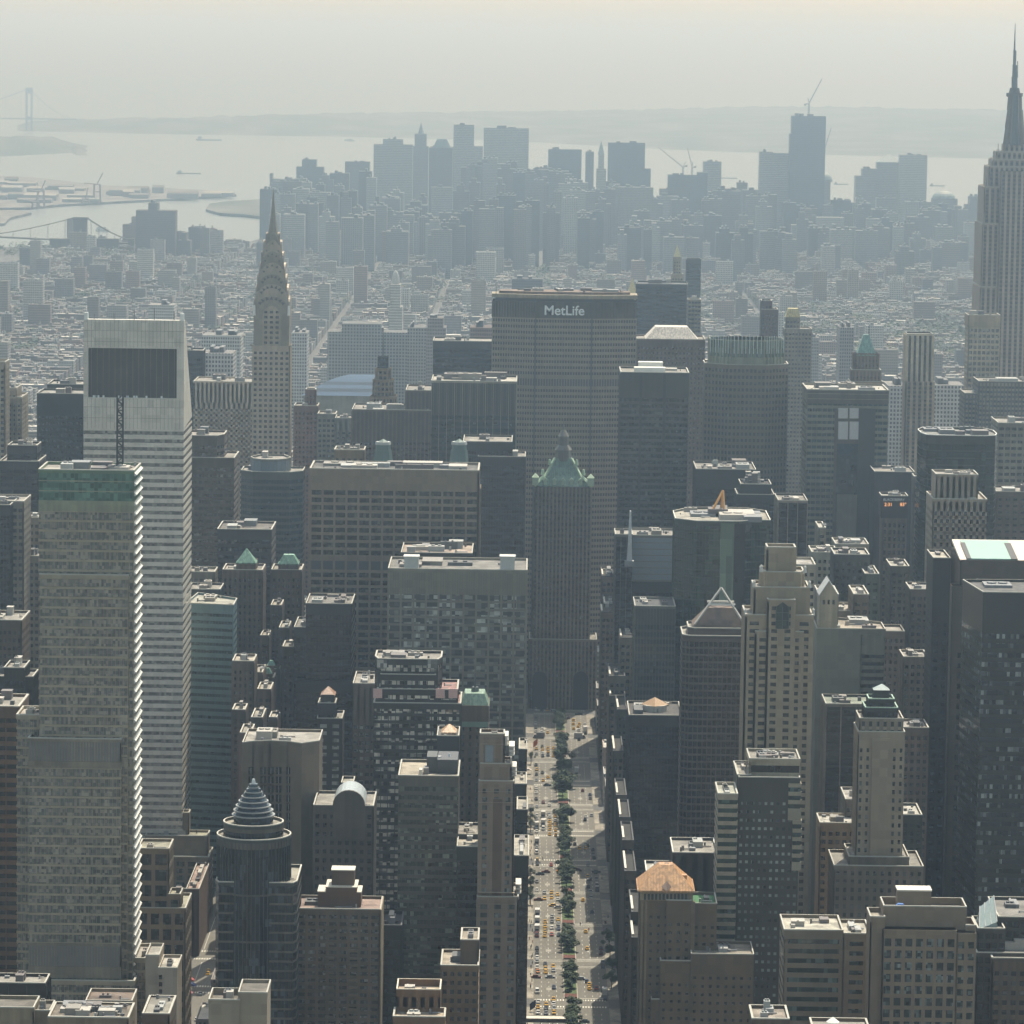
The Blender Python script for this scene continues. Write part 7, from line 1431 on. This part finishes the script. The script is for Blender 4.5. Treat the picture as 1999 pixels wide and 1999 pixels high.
TYRE = flat((.02, .02, .02), .8); CGL = flat((.03, .035, .04), .08)
PAINTS = {"yellow": (.75, .42, .04), "white": (.72, .71, .68), "silver": (.42, .43, .44), "black": (.025, .025, .028), "dark blue": (.04, .06, .12), "maroon": (.16, .035, .03), "red": (.45, .09, .07), "grey": (.2, .2, .21), "orange": (.6, .22, .04)}
VM = {}
def vmesh(kind, colr):
    if (kind, colr) in VM: return VM[(kind, colr)]
    body = flat(PAINTS[colr], .25); out = []
    if kind in ("car", "taxi"):
        b, g = carmesh(4.7, 1.85, 1.48, 1.15, .75, True, kind); parts = [("body", b, [body, TYRE]), ("windows", g, CGL)]
        if kind == "taxi": s_ = MB(); s_.box(-.35, .35, -.35, .0, 1.48, 1.66); parts.append(("roof_sign", s_, flat((.8, .75, .5))))
    elif kind == "van":
        b, g = carmesh(5.2, 2.0, 2.1, .8, .15, True, kind); parts = [("body", b, [body, TYRE]), ("windows", g, CGL)]
    else:
        b, g = carmesh(7.2, 2.3, 2.3, .3, 5.2, False, kind); s_ = MB(); s_.box(-1.2, 1.2, -3.6, 1.6, .8, 3.5); parts = [("body", b, [flat((.3, .3, .3), .4), TYRE]), ("windows", g, CGL), ("cargo_box", s_, body)]
    for nm, mb, mt in parts:
        o = mb.build(nm, mt); out.append((nm, o.data)); bpy.data.objects.remove(o)
    VM[(kind, colr)] = out; return out
T, Wc, Sv, K, Bl, Mr, Rd, Gy = ("taxi", "yellow"), ("car", "white"), ("car", "silver"), ("car", "black"), ("car", "dark blue"), ("car", "maroon"), ("car", "red"), ("car", "grey")
TK, VN, KV = ("truck", "white"), ("van", "white"), ("van", "black")
V2 = [(195, 35, K), (360, 45, Rd), (280, 125, Mr, 1), (455, 115, ("car", "orange"), 1), (650, 100, Mr, 1), (210, 150, K, 1), (890, 125, K, 1), (1045, 135, K), (185, 240, Gy), (180, 340, Wc), (270, 370, Sv), (278, 440, T), (362, 370, T), (362, 430, T), (437, 395, T), (436, 450, Wc), (190, 452, Mr, 1),
 (372, 522, T, 1), (428, 541, Wc, 1), (195, 612, TK), (190, 705, TK), (185, 800, TK), (175, 878, ("van", "maroon")), (285, 715, T), (280, 770, T), (278, 827, T), (275, 882, T), (372, 652, Sv), (368, 712, Gy), (360, 785, Wc), (350, 865, Rd), (450, 690, T), (458, 742, Sv), (450, 800, Bl), (445, 872, Bl),
 (185, 1030, K), (187, 1085, K), (185, 1138, Wc), (183, 1182, Sv), (190, 1250, Wc), (205, 1302, ("car", "orange")), (280, 1215, K), (290, 1265, T), (293, 1308, T), (383, 1240, T), (390, 1288, Sv), (135, 1365, Mr, 1), (330, 1365, Sv, 1), (400, 1490, Bl), (185, 1542, VN), (222, 1660, Wc), (210, 1722, T), (215, 1787, Wc), (305, 1690, T), (295, 1737, K), (293, 1792, Gy), (382, 1630, T), (388, 1682, Wc), (395, 1735, Sv), (395, 1787, T),
 (785, 40, Sv), (755, 175, T), (830, 215, K), (762, 240, ("van", "grey")), (760, 302, K), (910, 205, Sv), (925, 285, VN), (930, 345, KV), (830, 355, Sv), (838, 425, Sv), (710, 455, T), (850, 600, Bl), (762, 830, T), (792, 1030, T), (925, 1030, Mr), (915, 1085, Mr), (995, 1190, Gy), (1000, 1250, K), (690, 1387, Sv, 1), (740, 1450, Bl), (815, 1452, T), (815, 1503, T), (890, 1495, Rd), (950, 1560, KV), (1040, 1545, TK), (1045, 1625, K), (735, 1892, K, 1)]
V3 = [(165, 85, Wc), (230, 98, K), (298, 90, T), (365, 95, K), (160, 190, Gy), (155, 250, Wc), (160, 300, K), (165, 347, Sv), (240, 315, Wc), (220, 352, Wc), (300, 357, T), (195, 392, ("truck", "grey"), 1), (180, 545, T), (175, 610, Gy), (235, 522, K), (250, 560, T), (250, 598, Wc), (250, 634, K), (310, 540, T), (310, 580, T), (303, 624, K), (375, 540, T), (375, 585, T), (362, 632, T), (165, 740, K), (190, 790, T), (180, 850, K), (235, 830, K), (255, 920, T), (295, 880, T), (175, 915, Sv),
 (295, 975, K, 1), (170, 1015, Wc), (170, 1065, Wc), (165, 1140, K), (190, 1230, Sv), (255, 1180, Mr), (330, 1210, Wc), (190, 1330, Wc), (185, 1372, Wc), (250, 1325, TK), (250, 1420, TK), (250, 1492, VN), (175, 1450, TK), (180, 1522, Wc), (330, 1350, Wc), (330, 1402, T), (335, 1446, T), (335, 1494, T), (330, 1552, T), (308, 1318, Sv), (355, 1285, K), (405, 1340, T), (410, 1392, Sv), (405, 1444, T), (405, 1504, T), (400, 1562, T), (185, 1640, TK), (185, 1705, Sv), (175, 1772, VN), (200, 1862, T), (195, 1903, K),
 (665, 140, K, 1), (565, 185, Mr), (620, 210, T), (605, 255, T), (690, 255, T), (645, 287, T), (615, 310, T), (660, 328, Wc), (735, 290, K), (775, 262, Wc), (775, 315, TK), (775, 368, K), (680, 397, ("truck", "silver"), 1), (655, 440, K), (655, 800, TK), (705, 1040, Mr), (835, 1090, Bl), (825, 1130, Gy), (745, 1385, K), (768, 1345, Wc), (855, 1330, Sv), (635, 1670, K), (655, 1717, T), (722, 1713, T), (730, 1668, Wc), (795, 1690, K), (808, 1738, K), (815, 1785, Gy), (832, 1832, K), (780, 1912, Sv)]
allv = [(1020+v[0]*.1651, 1680+v[1]*.1651, v[2], len(v) > 3) for v in V2]+[(1020+v[0]*.1657, 1370+v[1]*.1657, v[2], len(v) > 3) for v in V3]
vehs = []
for px, py, kc, side in allv:
    g = GP(px, py, 1.0 if kc[0] != "truck" else 2.0); x = g.x
    x = max(-15.6, min(15.6, x))
    if abs(x) < 4.3 and not side: x = 4.4 if x > 0 else -4.4
    if not side:
        lanes = (-15.3, -11.5, -8.1, -4.9, 4.9, 8.1, 11.5, 15.3); n_ = min(lanes, key=lambda t: abs(t-x)); x = n_+(x-n_)*.35
    vehs.append([x, min(g.y, 1044+2*abs(x)), kc, side])
vehs.sort(key=lambda t: t[1])
for i in range(len(vehs)):               # keep bumpers apart
    for j in range(i):
        if abs(vehs[i][0]-vehs[j][0]) < 1.9 and not vehs[i][3] and not vehs[j][3]:
            gap = 5.6 if "truck" not in (vehs[i][2][0], vehs[j][2][0]) else 8.0
            if 0 <= vehs[i][1]-vehs[j][1] < gap: vehs[i][1] = vehs[j][1]+gap
LN = {0: "kerb", 1: "second", 2: "third", 3: "inner"}
cnt = {}
def vlabel(x, y, kc, side):
    kind = {"car": "car", "taxi": "taxi", "van": "van", "truck": "box truck"}[kc[0]]
    blk = sum(1 for s_ in STY if s_ < y)
    rd = "left" if x < 0 else "right"
    if side: key = "%s %s crossing the avenue's %s roadway, %s cross street from the bottom" % (kc[1], kind, rd, ORD[max(0, min(range(len(STY)), key=lambda i: abs(STY[i]-y))-1)])
    else:
        ax = abs(x); ln = 0 if ax > 13.4 else 1 if ax > 9.8 else 2 if ax > 6.5 else 3
        key = "%s %s, %s lane of the %s roadway, block %d from the bottom" % (kc[1], kind, LN[ln], rd, blk)
    cnt[key] = cnt.get(key, 0)+1
    return key, cnt[key]
pre = [vlabel(*v) for v in vehs]
for (x, y, kc, side), (key, k) in zip(vehs, pre):
    lb = key if cnt[key] == 1 else key+", %s up" % ORD[k-1] if kc[0] in ("car", "taxi") else key+", %s up" % ORD[k-1]
    rt = root({"taxi": "taxi", "car": "car", "van": "delivery_van", "truck": "box_truck"}[kc[0]], lb, {"taxi": "taxi", "car": "car", "van": "van", "truck": "truck"}[kc[0]], (x, y, .02), "vehicles on the avenue")
    rt.rotation_euler[2] = (math.pi/2*q.choice((1, -1)) if side else (0 if x > 0 else math.pi))+q.uniform(-.05, .05)
    for nm, me in vmesh(*kc):
        o = bpy.data.objects.new(nm, me); COL.objects.link(o); o.parent = rt
for i, (px, py, kc) in enumerate([(437, 0, T)][:0]+[(407, 1894, T), (406, 1899, T), (391, 1939, Sv), (384, 1990, Wc)]):
    g = GP(px, py, 1); rt = root("taxi" if kc is T else "car", "%s %s on the narrow street beside the ringed cone tower, %s from the top" % (kc[1], "taxi" if kc is T else "car", ORD[i]), "taxi" if kc is T else "car", (g.x, g.y+i*.6, .02), "vehicles on the left-hand street"); rt.rotation_euler[2] = .0
    for nm, me in vmesh(*kc): o = bpy.data.objects.new(nm, me); COL.objects.link(o); o.parent = rt
# pedestrians
def personmesh(shirt, legs):
    b = MB()
    for sx in (-.1, .1): b.cyl(sx, .12*(1 if sx > 0 else -1), 0, .85, .075, .1, 8, 1)
    b.cyl(0, 0, .82, 1.1, .17, .17, 10, 0); b.cyl(0, 0, 1.1, 1.45, .18, .2, 10, 0); b.cyl(0, 0, 1.45, 1.52, .16, .07, 10, 0)
    for sx in (-.25, .25): b.cyl(sx, 0, .8, 1.45, .05, .065, 7, 0)
    b.cyl(0, 0, 1.5, 1.56, .06, .06, 8, 2); b.cyl(0, 0, 1.56, 1.68, .085, .11, 10, 2); b.cyl(0, 0, 1.68, 1.79, .115, .04, 10, 3)
    o = b.build("person", [flat(shirt), flat(legs), flat((.4, .27, .2)), flat((.05, .04, .03))]); me = o.data; bpy.data.objects.remove(o); return me
PM = [("dark", personmesh((.05, .05, .06), (.03, .03, .04))), ("white-shirted", personmesh((.7, .7, .68), (.06, .06, .08))), ("blue-shirted", personmesh((.12, .2, .4), (.05, .05, .06))), ("red-shirted", personmesh((.45, .08, .07), (.05, .05, .07)))]
pc = {}; ppl = []
for k in range(64):
    if k < 44: x, y = q.uniform(-18.9, -17.1), 250+(k*19.7+q.uniform(0, 9)) % 520
    elif k < 56: x, y = q.uniform(-14, 14), q.choice((240, 396, 472, 556, 636))+q.choice((-6.2, 6.4))+q.uniform(-.8, .8); x = x if abs(x) > 4 else 6
    else: x, y = q.uniform(17.4, 20), q.uniform(380, 560)
    ppl.append((x, y, q.choice(PM)))
ppl.sort(key=lambda t: t[1])
UNSEEN = {1, 38, 39, 40, 41, 46, 17, 54, 57, 27, 28, 62, 31}
ppl = [p_ for i, p_ in enumerate(ppl) if i not in UNSEEN]      # those wholly behind parked cars or walls are left out
for x, y, (nm, me) in ppl:
    where = "left pavement" if x < -16.9 else "right pavement" if x > 16.9 else "crossing"
    pc[(nm, where)] = pc.get((nm, where), 0)+1; i = pc[(nm, where)]
    o = bpy.data.objects.new("person", me); COL.objects.link(o); o.location = (x, y, .14 if abs(x) > 16.9 else .02); o.rotation_euler[2] = q.uniform(0, 6.28)
    tag(o, "%s pedestrian on the avenue's %s, %s from the bottom" % (nm, where, ORD[i-1] if i <= 16 else "number %d" % i), "person", "pedestrians along the avenue")
# flags and awnings
def flag(px, py, col, label, big=3.2):
    g = W(px, py, GP(px, py+14, 0).y); rt = root("flag", label, "flag", (g.x, g.y, g.z)); o = tuple(rt.location)
    b = MB(); b.bar((g.x-2.4, g.y, g.z-.4), (g.x+1.4, g.y, g.z+2.6), .12); b.build("pole", flat((.5, .5, .48)), rt, o)
    b = MB(); n = 6
    for k in range(n):
        t0, t1 = k/n, (k+1)/n; f = lambda t, u: (g.x+1.2-2.6*t, g.y+.25*math.sin(t*7+u), g.z+2.4-2.0*t-big*u)
        b.poly([f(t0, 0), f(t0, 1), f(t1, 1), f(t1, 0)])
    b.build("cloth", flat(col), rt, o)
flag(1041, 1962, (.03, .04, .09), "dark blue flag hanging over the left pavement near the bottom of the avenue")
flag(1046, 1450, (.6, .16, .06), "orange red flag hanging over the left pavement far up the avenue", 3.6)
for i, (px, py, c, lb) in enumerate(((374, 1912, (.4, .08, .07), "red shop awning on the narrow left-hand street"), (377, 1922, (.06, .09, .25), "blue shop awning on the narrow left-hand street"), (369, 1936, (.55, .15, .2), "pink red shop awning lower on the narrow left-hand street"), (1033, 1502, (.62, .55, .48), "round cream awning over the left pavement up the avenue"))):
    g = GP(px, py, 3); rt = root("awning", lb, "awning", (g.x, g.y, 2.4)); o = tuple(rt.location); b = MB(); b.hexa([(g.x-1.6, g.y-1.8, 2.5), (g.x+1.6, g.y-1.8, 2.5), (g.x+1.6, g.y+1.8, 2.5), (g.x-1.6, g.y+1.8, 2.5)], [(g.x-1.6, g.y-1.8, 3.4), (g.x-.2, g.y-1.8, 3.6), (g.x-.2, g.y+1.8, 3.6), (g.x-1.6, g.y+1.8, 3.4)]); b.build("canvas", flat(c), rt, o)
    b = MB(); b.bar((g.x+1.4, g.y-1.6, 0), (g.x+1.4, g.y-1.6, 2.5), .1); b.bar((g.x+1.4, g.y+1.6, 0), (g.x+1.4, g.y+1.6, 2.5), .1); b.build("frame", flat((.3, .3, .3)), rt, o)
a, b_ = GP(1028, 1992, 3), GP(1107, 1992, 3); rt = root("shadow_band_slab", "added low dark slab standing for a shadow band and pale crosswalk across the left roadway", "canopy", ((a.x+b_.x)/2, a.y, 0)); o = tuple(rt.location)  # added slab: dark for a shadow band, pale top for the crosswalk
b = MB(); b.box(a.x, b_.x, a.y, a.y+4, 2.0, 3.6); b.build("deck", flat((.05, .045, .042)), rt, o); b = MB(); b.box(a.x-.2, b_.x+.2, a.y-.2, a.y+4.2, 3.6, 3.9); b.build("crosswalk_edge", flat((.66, .6, .5)), rt, o)  # deck is the added slab's dark shadow band
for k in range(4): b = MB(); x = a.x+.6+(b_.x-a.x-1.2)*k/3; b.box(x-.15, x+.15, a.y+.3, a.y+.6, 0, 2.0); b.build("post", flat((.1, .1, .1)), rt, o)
